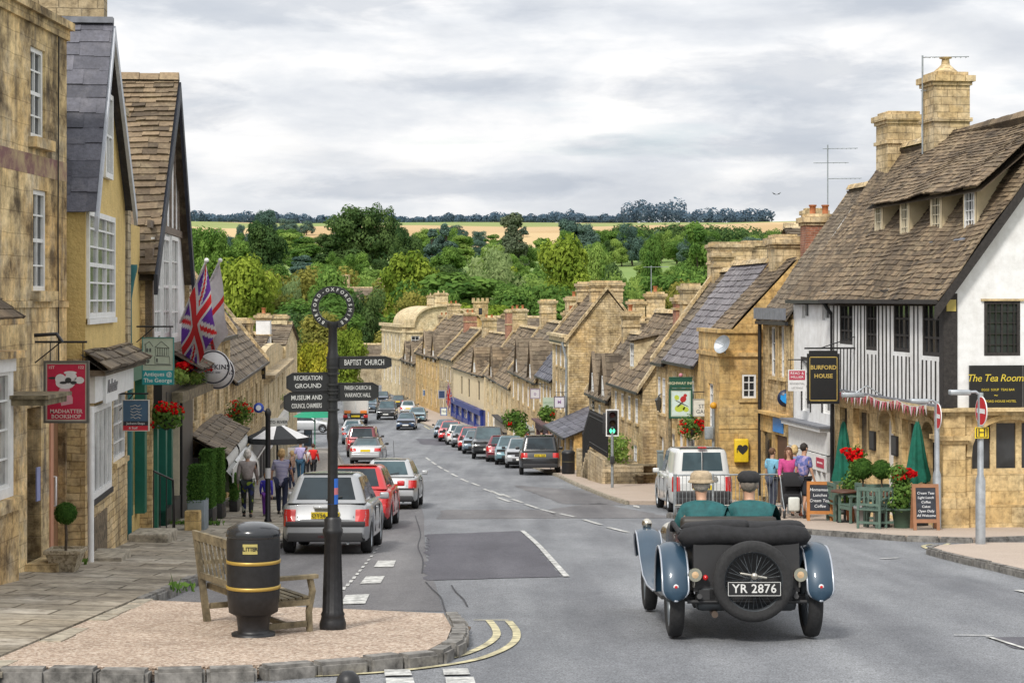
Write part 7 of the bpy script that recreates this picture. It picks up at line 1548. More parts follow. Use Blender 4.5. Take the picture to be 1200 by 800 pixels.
# ------------------------------------------------------------------ vintage open tourer with driver and passenger
def tourer():
 cx, cy = 2.42, 21.4; root = thing('vintage_tourer', 'dark blue vintage open tourer with spare wheel on its tail, driving away down the street', 'vintage car', (cx, cy, zr(cy)+.012)); root.rotation_euler = slope_rot(cy, R(90.5))
 B = lambda mb, nm, mat, par=None: mb.build(nm, mat, par or root, world=False)
 BLUE = pm((.02, .05, .085), .42, .1, .06, .35, 0, 3); DKB = pm((.008, .011, .015), .4, 0, .1, .15); HOOD = plain('hood_canvas', (.012, .012, .014), .85, 0, .3, 0, .4, 12, True); EDGE = pm((.42, .45, .50), .3, .6)
 axr, axf, tr, r = -1.6, 1.6, .72, .41
 # tub: lofted cross-sections (x, half width, bottom, top)
 b = MB(); rows = []
 for x, w_, z0, z1 in ((-1.95, .46, .55, .98), (-1.8, .58, .5, 1.08), (-1.3, .64, .46, 1.12), (-.4, .66, .45, 1.10), (.5, .62, .45, 1.10), (.75, .56, .45, 1.12), (1.0, .47, .45, 1.10), (2.05, .34, .48, 1.04), (2.08, .33, .5, 1.02)):
  sec = [(0, z0), (w_*.7, z0), (w_*.93, z0+.1), (w_, z0+.3), (w_*.98, z1-.06), (w_*.94, z1)]
  if x > .6: sec += [(w_*.6, z1+.04), (0, z1+.07)]
  else: sec += [(w_*.86, z1), (w_*.84, z1-.25), ]; 
  if x <= .6: sec += []
  sec = sec+[(0, sec[-1][1])]*(9-len(sec)) if len(sec) < 9 else sec
  rows.append([Vector((x, y, z)) for y, z in sec]+[Vector((x, -y, z)) for y, z in reversed(sec[1:])])
 b.grid(rows); b.mesh(rows[0], [tuple(range(len(rows[0])))]); b.mesh(rows[-1], [tuple(range(len(rows[-1])))]); B(b, 'body', DKB)
 s = MB(); s.bbox(-1.25, -.72, -.56, .56, .78, 1.12, .06); s.bbox(-.35, .15, -.54, .54, .72, .88, .05); s.bbox(-.55, -.38, -.54, .54, .75, 1.22, .06); B(s, 'seat', plain('seat_leather', (.03, .025, .02), .5, 0, .2, 0, 0, 6, True))
 h = MB()   # folded hood as a padded roll
 n = 13
 for k, (zz, xx, hh) in enumerate(((1.06, -1.80, .125), (1.155, -1.68, .07))):
  rows = []
  for i in range(25):
   t = i/24; y = -.70+1.40*t+(0 if k == 0 else (.04 if t < .5 else -.04)); e = (1-abs(2*t-1)**8)**.5*.9+.1; rows.append([Vector((xx+.22*e*math.cos(2*math.pi*j/n), y, zz+hh*e*math.sin(2*math.pi*j/n)+.01*math.sin(11*t+k))) for j in range(n+1)])
  h.grid(rows)
  for q in (rows[0], rows[-1]): h.mesh(q[:-1], [tuple(range(n))])
 for y in (-.66, .66): h.tube([(-1.7, y, 1.08), (-1.0, y*1.02, 1.17), (-.6, y*.98, 1.08)], .028, 8)
 B(h, 'folded_hood', HOOD)
 # cycle wings
 def wing(pts, w0, mat, nm, yc, edge=True):
  m = MB(); rows = []
  for i, (x, z, w_) in enumerate(pts):
   a, b_ = pts[max(0, i-1)], pts[min(len(pts)-1, i+1)]; nx, nz = -(b_[1]-a[1]), b_[0]-a[0]; l = math.hypot(nx, nz) or 1; nx /= l; nz /= l
   rows.append([Vector((x+nx*k, yc-w_/2+w_*j/6, z+nz*k)) for j in range(7) for k in (.035*(1-((j-3)/3)**2)-(.012 if j in (0, 6) else 0),)])
  m.grid(rows); m.grid([[p+Vector((0, 0, -.012)) for p in q] for q in rows])
  o = B(m, nm, mat); e = MB()
  for j in (0, 6): e.tube([q[j] for q in rows], .012, 6)
  e.tube(rows[0], .012, 6); B(e, 'edge_bead', EDGE, o); return o
 for sg in (-1, 1):
  pts = []
  for i in range(15):
   a = R(172-i*12.4); pts.append((axr+(r+.085)*math.cos(a), r+.02+(r+.085)*math.sin(a)*1.02+.03, .27 if i < 9 else .27))
  pts = [(pts[0][0]+.012, pts[0][1]-.10, .07), (pts[0][0]+.008, pts[0][1]-.092, .14), (pts[0][0]+.004, pts[0][1]-.072, .20), (pts[0][0], pts[0][1]-.04, .25)]+pts
  wo = wing(pts, .27, BLUE, 'rear_wing', sg*tr*1.04)
  q = MB(); q.lathe([(.028, 0), (.028, .012), (.001, .016)], (0, 0, 0), 14, mat=Matrix.Translation((axr-.506, sg*tr*1.04, .56)) @ Matrix.Rotation(R(-90), 4, 'Y')); q.lathe([(.016, .016), (.001, .02)], (0, 0, 0), 10, 1, mat=Matrix.Translation((axr-.506, sg*tr*1.04, .56)) @ Matrix.Rotation(R(-90), 4, 'Y')); B(q, 'wing_reflector', [pm((.7, .68, .68)), LAMP_RED], wo)
  pf = [(-.35, .40, .20), (.2, .42, .24), (.65, .50, .27), (1.0, .66, .28), (1.25, .84, .29), (1.45, .94, .29), (1.65, .97, .29), (1.9, .92, .28), (2.05, .80, .26), (2.12, .64, .22)]
  wing(pf, .28, BLUE, 'front_wing', sg*.74)
  q = MB(); q.box(-1.2, .7, sg*.68-.14, sg*.68+.14, .36, .40); B(q, 'running_board', pm((.03, .03, .03)))
  q = MB(); q.lathe([(.02, 0), (.055, .02), (.065, .06), (.055, .10), (.02, .125)], (1.7, sg*.74, .985), 14); q.tube([(1.7, sg*.74, .95), (1.7, sg*.74, 1.0)], .015, 6); B(q, 'side_lamp', M['nickel'])
  q = MB(); q.lathe([(.03, -.06), (.065, -.03), (.075, .03), (.07, .05)], (0, 0, 0), 16, mat=Matrix.Translation((-2.02, sg*.545, .68)) @ Matrix.Rotation(R(-90), 4, 'Y')); q.tube([(-2.0, sg*.545, .68), (-1.95, sg*.545, .55)], .018, 6); lo = B(q, 'tail_lamp', M['nickel'])
  q = MB(); q.lathe([(.036, .052), (.001, .06)], (0, 0, 0), 14, mat=Matrix.Translation((-2.02, sg*.545, .68)) @ Matrix.Rotation(R(-90), 4, 'Y')); B(q, 'lens', pm((.55, .38, .22), .2), lo)
  q = MB(); q.ball((-2.03, sg*.435, .65), .03, sub=2); B(q, 'red_lamp', LAMP_RED)
 # wire wheels
 def wire(x, y, z, mt, nm, rr=.41, w_=.15):
  t = MB(); a = rr*.73
  t.lathe([(a, -w_*.38), (rr*.86, -w_*.52), (rr*.97, -w_*.42), (rr, -w_*.15), (rr, w_*.15), (rr*.97, w_*.42), (rr*.86, w_*.52), (a, w_*.38)], n=40, mat=mt, caps=False); o = B(t, nm, M['rubber'])
  q = MB(); q.lathe([(a, -w_*.38), (a*.96, -w_*.3), (a*.95, w_*.3), (a, w_*.38)], n=40, mat=mt, caps=False); q.lathe([(.001, .09), (.035, .085), (.05, .04), (.055, -.06)], n=16, mat=mt, caps=False)
  for k in range(36):
   a0 = 2*math.pi*k/36; a1 = a0+(.35 if k % 2 else -.35); q.tube([mt @ Vector((.045*math.cos(a0), .045*math.sin(a0), .05 if k % 4 < 2 else -.05)), mt @ Vector((a*.96*math.cos(a1), a*.96*math.sin(a1), 0))], .0035, 4, caps=False)
  B(q, 'rim', pm((.09, .10, .11), .35, .6), o); return o
 for x in (axr, axf):
  for sg in (-1, 1): wire(x, sg*tr, r, Matrix.Translation((x, sg*tr, r)) @ Matrix.Rotation(R(-90*sg), 4, 'X'), 'wheel')
 sx, sz_ = -2.14, .62; smt = Matrix.Translation((sx, -.04, sz_)) @ Matrix.Rotation(R(-90), 4, 'Y'); so = wire(0, 0, 0, smt, 'spare_wheel', .415, .14)
 q = MB(); q.box(-2.25, -2.235, -.31, .23, sz_-.14, sz_-.0, 0); pmx = Matrix(((0, 0, -1, -2.252), (-1, 0, 0, -.04), (0, 1, 0, sz_-.07), (0, 0, 0, 1)))
 for a0, a1, c0, c1 in ((-.31, .23, sz_-.005, sz_), (-.31, .23, sz_-.14, sz_-.135), (-.31, -.305, sz_-.14, sz_), (.225, .23, sz_-.14, sz_)): q.box(-2.238-.016, -2.234, a0, a1, c0, c1, 1)
 q.text('YR 2876', pmx, .125, 1, .003, sp=1.05, bold=.012); B(q, 'number_plate', [pm((.012, .012, .013), .4), pm((.62, .62, .60), .4)])
 q = MB(); q.bbox(-2.27, -2.24, -.14, .14, .0, .022, .008, 0, Matrix.Translation((0, -.03, sz_+.055)) @ Matrix.Rotation(R(10), 4, 'X')); q.lathe([(.035, 0), (.035, .05), (.001, .055)], (0, 0, 0), 12, mat=Matrix.Translation((-2.22, -.04, sz_+.06)) @ Matrix.Rotation(R(-90), 4, 'Y')); B(q, 'spinner_nut', M['nickel'], so)
 # chassis, tank, axle, exhaust
 q = MB(); q.box(-1.96, -.6, -.55, .55, .5, 1.02); [q.box(-2.0, 2.1, sg*.36-.03, sg*.36+.03, .42, .53) for sg in (-1, 1)]; q.tube([(axr, -.68, .41), (axr, .68, .41)], .04, 8); q.tube([(axf, -.68, .41), (axf, .68, .41)], .03, 8); q.ball((axr, 0, .42), .13, sub=2)
 q.tube([(-1.98, -.62, .40), (-1.98, .62, .40)], .022, 6); q.box(-2.0, -1.93, -.5, .5, .42, .52)
 for sg in (-1, 1): q.tube([(-2.05, sg*.50, .46), (axr, sg*.5, .33), (-1.1, sg*.5, .46)], .03, 6)
 B(q, 'chassis', TRIM); q = MB(); q.bbox(-1.98, -1.72, -.52, .52, .30, .55, .06); B(q, 'fuel_tank', pm((.02, .024, .028), .4))
 q = MB(); q.tube([(-1.0, .30, .30), (-2.02, .34, .27)], .035, 10); B(q, 'exhaust', pm((.12, .09, .07), .5, .5))
 # bonnet louvres, windscreen, steering wheel, radiator, headlamps
 q = MB(); fw = .48; q.tube([(.78, -fw, 1.1), (.74, -fw, 1.3), (.74, fw, 1.3), (.78, fw, 1.1)], .01, 6); wsc = B(q, 'windscreen_frame', M['nickel'])
 g = MB(); g.face([(.775, -fw, 1.12), (.775, fw, 1.12), (.74, fw, 1.29), (.74, -fw, 1.29)])
 gm, gnt, gb = newmat('clear_glass'); gb.inputs['Base Color'].default_value = (.85, .9, .9, 1); gb.inputs['Transmission Weight'].default_value = 1; gb.inputs['Roughness'].default_value = .02; gb.inputs['IOR'].default_value = 1.05; gb.inputs['Alpha'].default_value = .25; B(g, 'pane', gm, wsc)
 q = MB(); q.lathe([(.19, -.012), (.205, 0), (.19, .012), (.178, 0), (.19, -.012)], (0, 0, 0), 24, mat=Matrix.Translation((.38, -.27, 1.14)) @ Matrix.Rotation(R(-62), 4, 'Y'), caps=False)
 for k in range(4): a = k*math.pi/2; q.tube([Matrix.Translation((.38, -.27, 1.14)) @ Matrix.Rotation(R(-62), 4, 'Y') @ Vector((rr*math.cos(a), rr*math.sin(a), 0)) for rr in (0, .19)], .01, 5)
 q.tube([(.38, -.27, 1.14), (.85, -.27, .86)], .016, 6); B(q, 'steering_wheel', TRIM)
 q = MB(); q.bbox(2.06, 2.18, -.30, .30, .5, 1.08, .04); B(q, 'radiator', M['nickel'])
 for sg in (-1, 1):
  q = MB(); q.lathe([(.02, -.16), (.10, -.08), (.13, .0), (.13, .03)], (0, 0, 0), 18, mat=Matrix.Translation((2.15, sg*.40, .92)) @ Matrix.Rotation(R(90), 4, 'Y')); B(q, 'headlamp', M['nickel'])
 return root, root.matrix_basis.copy()
tr_root, _ = tourer()
bpy.context.view_layer.update(); TMT = tr_root.matrix_world.copy()
JK = plain('teal_anorak', (.010, .095, .10), .75, 0, .25, 0, .4, 9, True)
def rider(label, lx, ly, **k):
 p = TMT @ Vector((lx, ly, .525)); o = person(label, p, R(90), 1.1, topm=JK, bottom=(.03, .03, .04), **k)
 return o
ra = rider('passenger in teal anorak and tan brimmed hat in the tourer', -.30, .27, hat=((.42, .33, .22), .012), hair=(.4, .36, .32), rig=Rig(seated=True, arms=((20, 70), (25, 70)), spread=24, lean=.25), bulk=1.35)
rb_ = rider('driver in teal anorak and black cap in the tourer', -.30, -.27, hat=((.02, .02, .022), 0), hair=(.2, .17, .14), rig=Rig(seated=True, arms=((45, 25), (45, 25)), spread=28, lean=.2), bulk=1.45)
for o, dz in ((ra, .25), (rb_, .27)):
 q = MB(); q.lathe([(.035, 0), (.001, .006)], (0, 0, 0), 9, mat=Matrix.Translation((-.165, .0, .60)) @ Matrix.Rotation(R(-90), 4, 'Y')); q.build('jacket_emblem', pm((.42, .25, .16)), o, world=False)
 # upright collar
 q = MB(); q.lathe([(.095, .0), (.088, .05), (.074, .075)], (.15, 0, .70), 16, caps=False); q.build('collar', JK, o, world=False)
# ------------------------------------------------------------------ street furniture, signs, planting
RX = Matrix.Rotation(R(90), 4, 'X')
def facing(p, rz=0.0): return Matrix.Translation(p) @ Matrix.Rotation(rz, 4, 'Z') @ RX      # text/face matrix looking to -Y
BLK = M['black_iron']; GOLD = pm((.42, .28, .06), .4, .3); LET = pm((.55, .55, .53), .5)
def litter_bin():
 p = G(297, 745, .12); root = thing('litter_bin', 'black litter bin with two gold bands beside the signpost', 'bin', p); B = lambda mb, n, m, par=None: mb.build(n, m, par or root, world=False)
 q = MB(); q.lathe([(.215, 0), (.22, .035), (.165, .04), (.155, .07), (.17, .2), (.20, .235)], n=32); B(q, 'base', BLK)
 q = MB(); q.lathe([(.2, .225), (.245, .25), (.262, .42), (.268, .95), (.262, 1.0)], n=40); B(q, 'body', BLK)
 q = MB(); q.lathe([(.268, 1.0), (.272, 1.01), (.272, 1.05), (.255, 1.085), (.18, 1.125), (.08, 1.145), (.001, 1.15)], n=40); B(q, 'lid', pm((.02, .022, .026), .22, 0, .1, .3))
 for z in (.50, .755): q = MB(); q.lathe([(.264, z-.018), (.2725, z-.015), (.2725, z+.015), (.264, z+.018)], n=40, caps=False); B(q, 'gold_band', GOLD)
 q = MB(); 
 for i in range(6):
  a0, a1 = R(-105+i*5.2), R(-105+(i+1)*5.2); r = .2725; q.face([(r*math.cos(a0), r*math.sin(a0), .855), (r*math.cos(a1), r*math.sin(a1), .855), (r*math.cos(a1), r*math.sin(a1), .955), (r*math.cos(a0), r*math.sin(a0), .955)], 0)
 for i, ch in enumerate('LITTER'):
  a = R(-102.3+i*5.1); q.text(ch, Matrix.Translation((.275*math.cos(a), .275*math.sin(a), .905)) @ Matrix.Rotation(a+R(90), 4, 'Z') @ RX, .055, 1, .002, bold=.02)
 B(q, 'label_plate', [pm((.42, .36, .12), .5), pm((.02, .02, .02))])
 q = MB(); q.bbox(.2, .262, -.06, .06, .86, .98, .02, 0, Matrix.Rotation(R(-75), 4, 'Z')); B(q, 'slot', pm((.004, .004, .004)))
litter_bin()
def signpost():
 p = G(390, 737, .12); root = thing('signpost', 'black iron signpost with lettered ring and four finger boards', 'signpost', p); s = F/p.y; B = lambda mb, n, m, par=None: mb.build(n, m, par or root, world=False)
 zz = lambda py: (737-py)/s
 q = MB(); n = 48; prof = [(0, .135), (.06, .14), (.10, .128), (.14, .118), (.16, .125), (.19, .112), (.95, .088), (1.0, .105), (1.04, .105), (1.07, .085), (1.14, .09), (1.17, .07)]; rows = []
 for z, r in prof:
  fl = .0 if z < .17 or z > .98 else .10
  rows.append([Vector((r*(1-fl*(.5+.5*math.cos(16*2*math.pi*j/n)))*math.cos(2*math.pi*j/n), r*(1-fl*(.5+.5*math.cos(16*2*math.pi*j/n)))*math.sin(2*math.pi*j/n), z)) for j in range(n+1)])
 q.grid(rows); B(q, 'fluted_base', BLK)
 q = MB(); q.lathe([(.055, 1.15), (.052, zz(520)), (.062, zz(512)), (.062, zz(500)), (.05, zz(490)), (.05, zz(440)), (.066, zz(428)), (.066, zz(420)), (.05, zz(412)), (.044, zz(385)), (.06, zz(383)), (.06, zz(378))], n=20); B(q, 'shaft', BLK)
 # lettered ring
 rc = zz(360); ro, ri = .222, .150; q = MB(); rows = []
 for i in range(65):
  a = 2*math.pi*i/64; rows.append([Vector((r*math.cos(a), y, rc+r*math.sin(a))) for r, y in ((ri, -.022), (ro, -.022), (ro, .022), (ri, .022), (ri, -.022))])
 q.grid(rows, smooth=False); txt = 'BURFORD-OXFORDSHIRE'
 for i, ch in enumerate(txt):
  a = R(238-i*(296/(len(txt)-1))); q.text(ch, Matrix.Translation((.184*math.cos(a), -.024, rc+.184*math.sin(a))) @ Matrix.Rotation(a-R(90), 4, Vector((0, -1, 0))) @ RX, .050, 1, .003, bold=.01)
 q.ball((0, 0, rc-ro*.86), .05, sub=2, sz=.6); B(q, 'lettered_ring', [BLK, LET])
 def finger(px0, px1, py, hp, lines, rz, side, z0p=None):
  h = hp/s; L = abs(px1-px0)/s/math.cos(rz); m = Matrix.Translation((0, 0, zz(py))) @ Matrix.Rotation(rz, 4, 'Z'); q = MB(); sg = side; o = .045
  out = [(o, -h/2), (o+L-.06, -h/2), (o+L, -h*.32), (o+L, h*.32), (o+L-.06, h/2), (o, h/2)]
  f = [m @ Vector((sg*x, -.014, z)) for x, z in out]; b = [m @ Vector((sg*x, .014, z)) for x, z in out]
  q.mesh(f+b, [tuple(range(6)), tuple(reversed(range(6, 12)))]+[(i, (i+1) % 6, 6+(i+1) % 6, 6+i) for i in range(6)])
  fr_ = [(o+.012, -h/2+.012), (o+L-.065, -h/2+.012), (o+L-.015, -h*.28), (o+L-.015, h*.28), (o+L-.065, h/2-.012), (o+.012, h/2-.012)]
  q.tube([m @ Vector((sg*x, -.015, z)) for x, z in out+[out[0]]], .007, 4, smooth=False); k = len(lines)
  for i, t in enumerate(lines):
   z = (k/2-.5-i)*h/k*.86; q.text(t, m @ Matrix.Translation((sg*(o+L*.50), -.0155, z)) @ RX, h/k*.70, 1, .003, sp=1.0, bold=.004, fit=(L-.15)*(1 if i == 0 or k == 1 else .98))
  q.tube([m @ Vector((0, 0, h/2)), m @ Vector((0, 0, h/2-.02))], .07, 12); q.tube([m @ Vector((0, 0, -h/2)), m @ Vector((0, 0, -h/2+.02))], .07, 12)
  B(q, 'finger_board', [pm((.018, .018, .019), .45), LET])
 finger(395, 457, 425, 13.5, ['BAPTIST  CHURCH'], R(14), 1); finger(394, 441, 459, 20, ['PARISH CHURCH &', 'WARWICK HALL'], R(14), 1)
 finger(386, 339, 447, 21, ['RECREATION', 'GROUND'], R(22), -1); finger(385, 335, 470, 22, ['MUSEUM AND', 'COUNCIL CHAMBERS'], R(22), -1)
 q = MB(); [q.lathe([(.0565+.004*0, z0), (.0565, z1)], n=20, caps=False, m=m_) for z0, z1, m_ in ((zz(590), zz(590.1), 0),)]; q.grid([[Vector((.0572*math.cos(a), .0572*math.sin(a), z)) for a in [R(-70+12*i) for i in range(6)]] for z in (zz(590), zz(579))], 0); q.grid([[Vector((.0574*math.cos(a), .0574*math.sin(a), z)) for a in [R(-70+12*i) for i in range(6)]] for z in (zz(579), zz(571))], 1); q.grid([[Vector((.0572*math.cos(a), .0572*math.sin(a), z)) for a in [R(-70+12*i) for i in range(6)]] for z in (zz(571), zz(560))], 0); B(q, 'sticker', [pm((.02, .12, .5)), pm((.5, .15, .18))])
signpost()
def bench():
 A_ = G(243, 728, .12); C_ = G(375, 733, .12); a = Vector((A_.x, A_.y, A_.z)); t = Vector((.5, -.87, 0)); t = Vector((.82, -1.38, 0)).normalized(); n = Vector((-t.y, t.x, 0))  # n: the way the sitter faces
 n = Vector((.87, .5, 0)); root = thing('bench', 'weathered wooden slatted bench behind the litter bin', 'bench', a); mt = Matrix(((t.x, n.x, 0, 0), (t.y, n.y, 0, 0), (0, 0, 1, 0), (0, 0, 0, 1))); L = 1.55; B = lambda mb, nm: mb.build(nm, M['wood_grey'], root, world=False)
 for u in (0, L):
  q = MB(); q.hexa([mt @ Vector(v) for v in ((u-.03, -.035, 0), (u+.03, -.035, 0), (u+.03, .035, 0), (u-.03, .035, 0), (u-.03, -.16, .98), (u+.03, -.16, .98), (u+.03, -.11, .98), (u-.03, -.11, .98))]); B(q, 'leg')
  q = MB(); q.tube([mt @ Vector((u, .50, 0)), mt @ Vector((u, .49, .3)), mt @ Vector((u, .53, .5)), mt @ Vector((u, .50, .64))], .035, 4, smooth=False); B(q, 'leg')
  q = MB(); q.box(u-.04, u+.04, -.08, .58, .63, .67, 0, mt); B(q, 'armrest'); q = MB(); q.box(u-.02, u+.02, .03, .46, .14, .20, 0, mt); q.box(u-.022, u+.022, .0, .5, .36, .42, 0, mt); B(q, 'rail')
 q = MB(); q.box(.03, L-.03, .0, .035, .36, .43, 0, mt); q.box(.03, L-.03, .48, .515, .36, .43, 0, mt); q.box(.03, L-.03, .24, .28, .14, .19, 0, mt)
 B(q, 'rail'); q = MB()
 for i in range(6): q.box(.0, L, .04+i*.078, .04+i*.078+.062, .43-.012*math.sin(math.pi*i/5), .452-.012*math.sin(math.pi*i/5), 0, mt)
 B(q, 'seat'); q = MB(); tl = Matrix.Translation((0, 0, 0)); 
 q.hexa([mt @ Vector(v) for v in ((-.02, -.155, .90), (L+.02, -.155, .90), (L+.02, -.11, .90), (-.02, -.11, .90), (-.02, -.17, 1.0), (L+.02, -.17, 1.0), (L+.02, -.125, 1.0), (-.02, -.125, 1.0))])
 q.hexa([mt @ Vector(v) for v in ((0, -.09, .48), (L, -.09, .48), (L, -.05, .48), (0, -.05, .48), (0, -.1, .55), (L, -.1, .55), (L, -.06, .55), (0, -.06, .55))])
 for i in range(13):
  u = .07+i*(L-.14)/12; q.hexa([mt @ Vector(v) for v in ((u-.015, -.085, .55), (u+.015, -.085, .55), (u+.015, -.065, .55), (u-.015, -.065, .55), (u-.015, -.15, .90), (u+.015, -.15, .90), (u+.015, -.13, .90), (u-.015, -.13, .90))])
 B(q, 'backrest')
bench()
bo_ = MB(); by = 9.75; bx_ = (408-600)/F*by; bz = zr(by)-.03; bo_.lathe([(.075, 0), (.075, .1), (.06, .12), (.058, .72), (.07, .74), (.07, .78), (.06, .8), (.066, .83), (.055, .875), (.03, .9), (.001, .905)], (bx_, by, bz), 20); tag(bo_.build('bollard', BLK), 'black bollard whose domed top just shows at the bottom edge', 'bollard')
def lamp_clock():
 p = G(314, 612, .13); root = thing('lamp_post', 'thin black post with blue and white disc and small finger plate on the left pavement', 'post', p); s = F/p.y; z = lambda py: (612-py)/s; B = lambda mb, n, m: mb.build(n, m, root, world=False)
 q = MB(); q.lathe([(.09, 0), (.09, .06), (.065, .1), (.06, z(488)), (.075, z(486)), (.075, z(482)), (.03, z(478))], n=14); B(q, 'post', BLK)
 q = MB(); q.hexa([Vector(v) for v in ((.06, -.02, z(500)), (.44, .1, z(498)), (.44, .13, z(498)), (.06, .01, z(500)), (.06, -.02, z(490)), (.44, .1, z(489)), (.44, .13, z(489)), (.06, .01, z(490)))]); q.text('TO RIVER', facing((.25, .03, z(494.5)), R(17)), .1, 1); B(q, 'finger_board', [pm((.45, .45, .42)), BLK])
 q = MB(); mt = Matrix.Translation((-.21, -.05, z(477.5))) @ RX; q.lathe([(.12, .0), (.12, .03), (.001, .035)], n=24, mat=mt); q.lathe([(.065, .036), (.001, .04)], n=20, m=1, mat=mt); q.tube([(-.2, 0, z(477.5)), (0, 0, z(484))], .015, 6, 0); B(q, 'disc_sign', [pm((.03, .08, .42)), pm((.75, .78, .82))])
 q = MB(); q.lathe([(.0665, z(560)), (.0665, z(548))], n=14, caps=False); B(q, 'notice', pm((.6, .6, .6)))
lamp_clock()
def traffic_light():
 p = G(717.5, 571, .12); root = thing('traffic_light', 'traffic light showing green on a grey pole at the kerb', 'traffic light', p); s = F/p.y; z = lambda py: (571-py)/s; B = lambda mb, n, m, par=None: mb.build(n, m, par or root, world=False)
 q = MB(); q.tube([(0, 0, 0), (0, 0, z(500))], .055, 10); q.tube([(0, 0, z(542)), (0, 0, z(535))], .085, 10); B(q, 'pole', M['galv_dull']); q = MB(); q.bbox(-.08, .08, -.16, -.05, z(543), z(534), .02); B(q, 'push_button_box', TRIM)
 q = MB(); w_ = 15/s/2; q.box(-w_, w_, .03, .05, z(511), z(479.5), 1); q.bbox(-w_*.82, w_*.82, -.02, .2, z(509.5), z(481), .03, 0); h = B(q, 'head', [pm((.01, .01, .011), .5), pm((.8, .8, .8))])
 q = MB(); q.box(-w_, -w_*.84, -.03, .0, z(511), z(479.5)); q.box(w_*.84, w_, -.03, .0, z(511), z(479.5)); q.box(-w_*.84, w_*.84, -.03, .0, z(480.7), z(479.5)); q.box(-w_*.84, w_*.84, -.03, .0, z(511), z(509.8)); B(q, 'white_border', pm((.8, .8, .8)), h)
 gm = bpy.data.materials.new('green_signal'); gm.use_nodes = True; bb = gm.node_tree.nodes['Principled BSDF']; bb.inputs['Base Color'].default_value = (.1, .8, .4, 1); bb.inputs['Emission Color'].default_value = (.12, 1, .5, 1); bb.inputs['Emission Strength'].default_value = 1.6
 for py, mm in ((486, pm((.05, .012, .012))), (495.5, pm((.05, .03, .01))), (504.5, gm)):
  q = MB(); mt = Matrix.Translation((0, -.02, z(py))) @ RX; q.lathe([(.105, 0), (.08, .02), (.001, .035)], n=20, mat=mt); l = B(q, 'lens', mm, h); v = MB(); rows = [[Vector((.125*math.cos(a), -.02-d, z(py)+.125*math.sin(a))) for a in [R(-10+200*i/12) for i in range(13)]] for d in (0, .16)]; v.grid(rows); B(v, 'visor', TRIM, l)
 q = MB(); q.bbox(-.2-.14, -.2+.06, .02, .25, z(509), z(484), .03); B(q, 'rear_head', TRIM)
traffic_light()
def no_entry(px, pyb, pyt, pys, r_, label, face, lamp, plate, dz=.12):
 p = G(px, pyb, dz); root = thing('no_entry_sign', label, 'road sign', p); s = F/p.y; z = lambda py: (pyb-py)/s; B = lambda mb, n, m, par=None: mb.build(n, m, par or root, world=False)
 q = MB(); q.lathe([(.095, 0), (.095, z(pyb-(pyb-pyt)*.42)), (.06, z(pyb-(pyb-pyt)*.46)), (.055, z(pyt))], n=14); B(q, 'pole', M['galv'])
 ox = Vector((-4/s*math.cos(face), -.1, 0)); mt = Matrix.Translation(ox+Vector((0, 0, z(pys)))) @ Matrix.Rotation(face, 4, 'Z') @ RX; rr = r_/s
 q = MB(); q.lathe([(rr, -.01), (rr, .008)], n=40, mat=mt, m=1); q.lathe([(rr*.955, .0085), (.001, .009)], n=40, mat=mt, m=0, caps=False); q.box(-rr*.72, rr*.72, -rr*.16, rr*.16, .0095, .013, 1, mt); B(q, 'disc', [pm((.55, .012, .02), .4), pm((.8, .8, .8), .4)])
 if lamp: q = MB(); q.tube([(0, 0, z(pyt)-.05), (-.1, -.02, z(pyt)+.02), (-.5, -.1, z(pyt)+.0)], .03, 6); q.bbox(-.62, -.22, -.2, .02, z(pyt)-.04, z(pyt)+.06, .03); B(q, 'lamp_hood', M['galv'])
 if plate:
  q = MB(); q.box(-.13, .13, -.1, -.08, z(513), z(500), 0); w_ = .1; 
  q.text('H', facing((0, -.102, z(506.5))), .22, 1, .002); [q.box(a, b, -.104, -.1, c, d, 1) for a, b, c, d in ((-w_-.01, -w_+.01, z(512), z(501)), (w_-.01, w_+.01, z(512), z(501)), (-w_, w_, z(501.6), z(500.8)), (-w_, w_, z(512.2), z(511.4)))]; B(q, 'hydrant_plate', [pm((.75, .55, .02)), pm((.02, .02, .02))])
 for py, c in ((548, (.5, .5, .5)),): q = MB(); q.lathe([(.058 if py < 560 else .097, z(py+4)), (.058 if py < 560 else .097, z(py-4))], n=14, caps=False); B(q, 'sticker', pm(c))
no_entry(1149, 637, 460, 481, 17, 'no entry disc on the nearer steel pole, with yellow hydrant plate below', R(-82), True, True)
no_entry(1098, 619, 470, 487, 15, 'no entry disc seen obliquely on the further steel pole', R(-87), True, False)
# pedestrian guard rail
def guard_rail():
 a, b = Vector((4.22, 48.6, 0)), Vector((7.2, 48.9, 0)); root = thing('guard_rail', 'grey steel pedestrian railing in front of the white van', 'railing', (a.x, a.y, zR(a.x, a.y)))
 q = MB(); z0 = root.location.z
 for i in range(4): p = a.lerp(b, i/3); q.tube([(p.x, p.y, z0), (p.x, p.y, z0+1.05)], .045 if i == 0 else .03, 8); q.build('post', M['galv_dull'], root); q = MB()
 r = MB(); [r.tube([(a.x, a.y, z0+h), (b.x, b.y, z0+h)], .022, 8) for h in (1.02, .2)]; r.build('rail', M['galv_dull'], root)
 m = MB(); [m.tube([a.lerp(b, i/30)+Vector((0, 0, z0+.2)), a.lerp(b, i/30)+Vector((0, 0, z0+1.0))], .007, 4) for i in range(31)]; m.build('infill_bars', M['galv_dull'], root)
guard_rail()
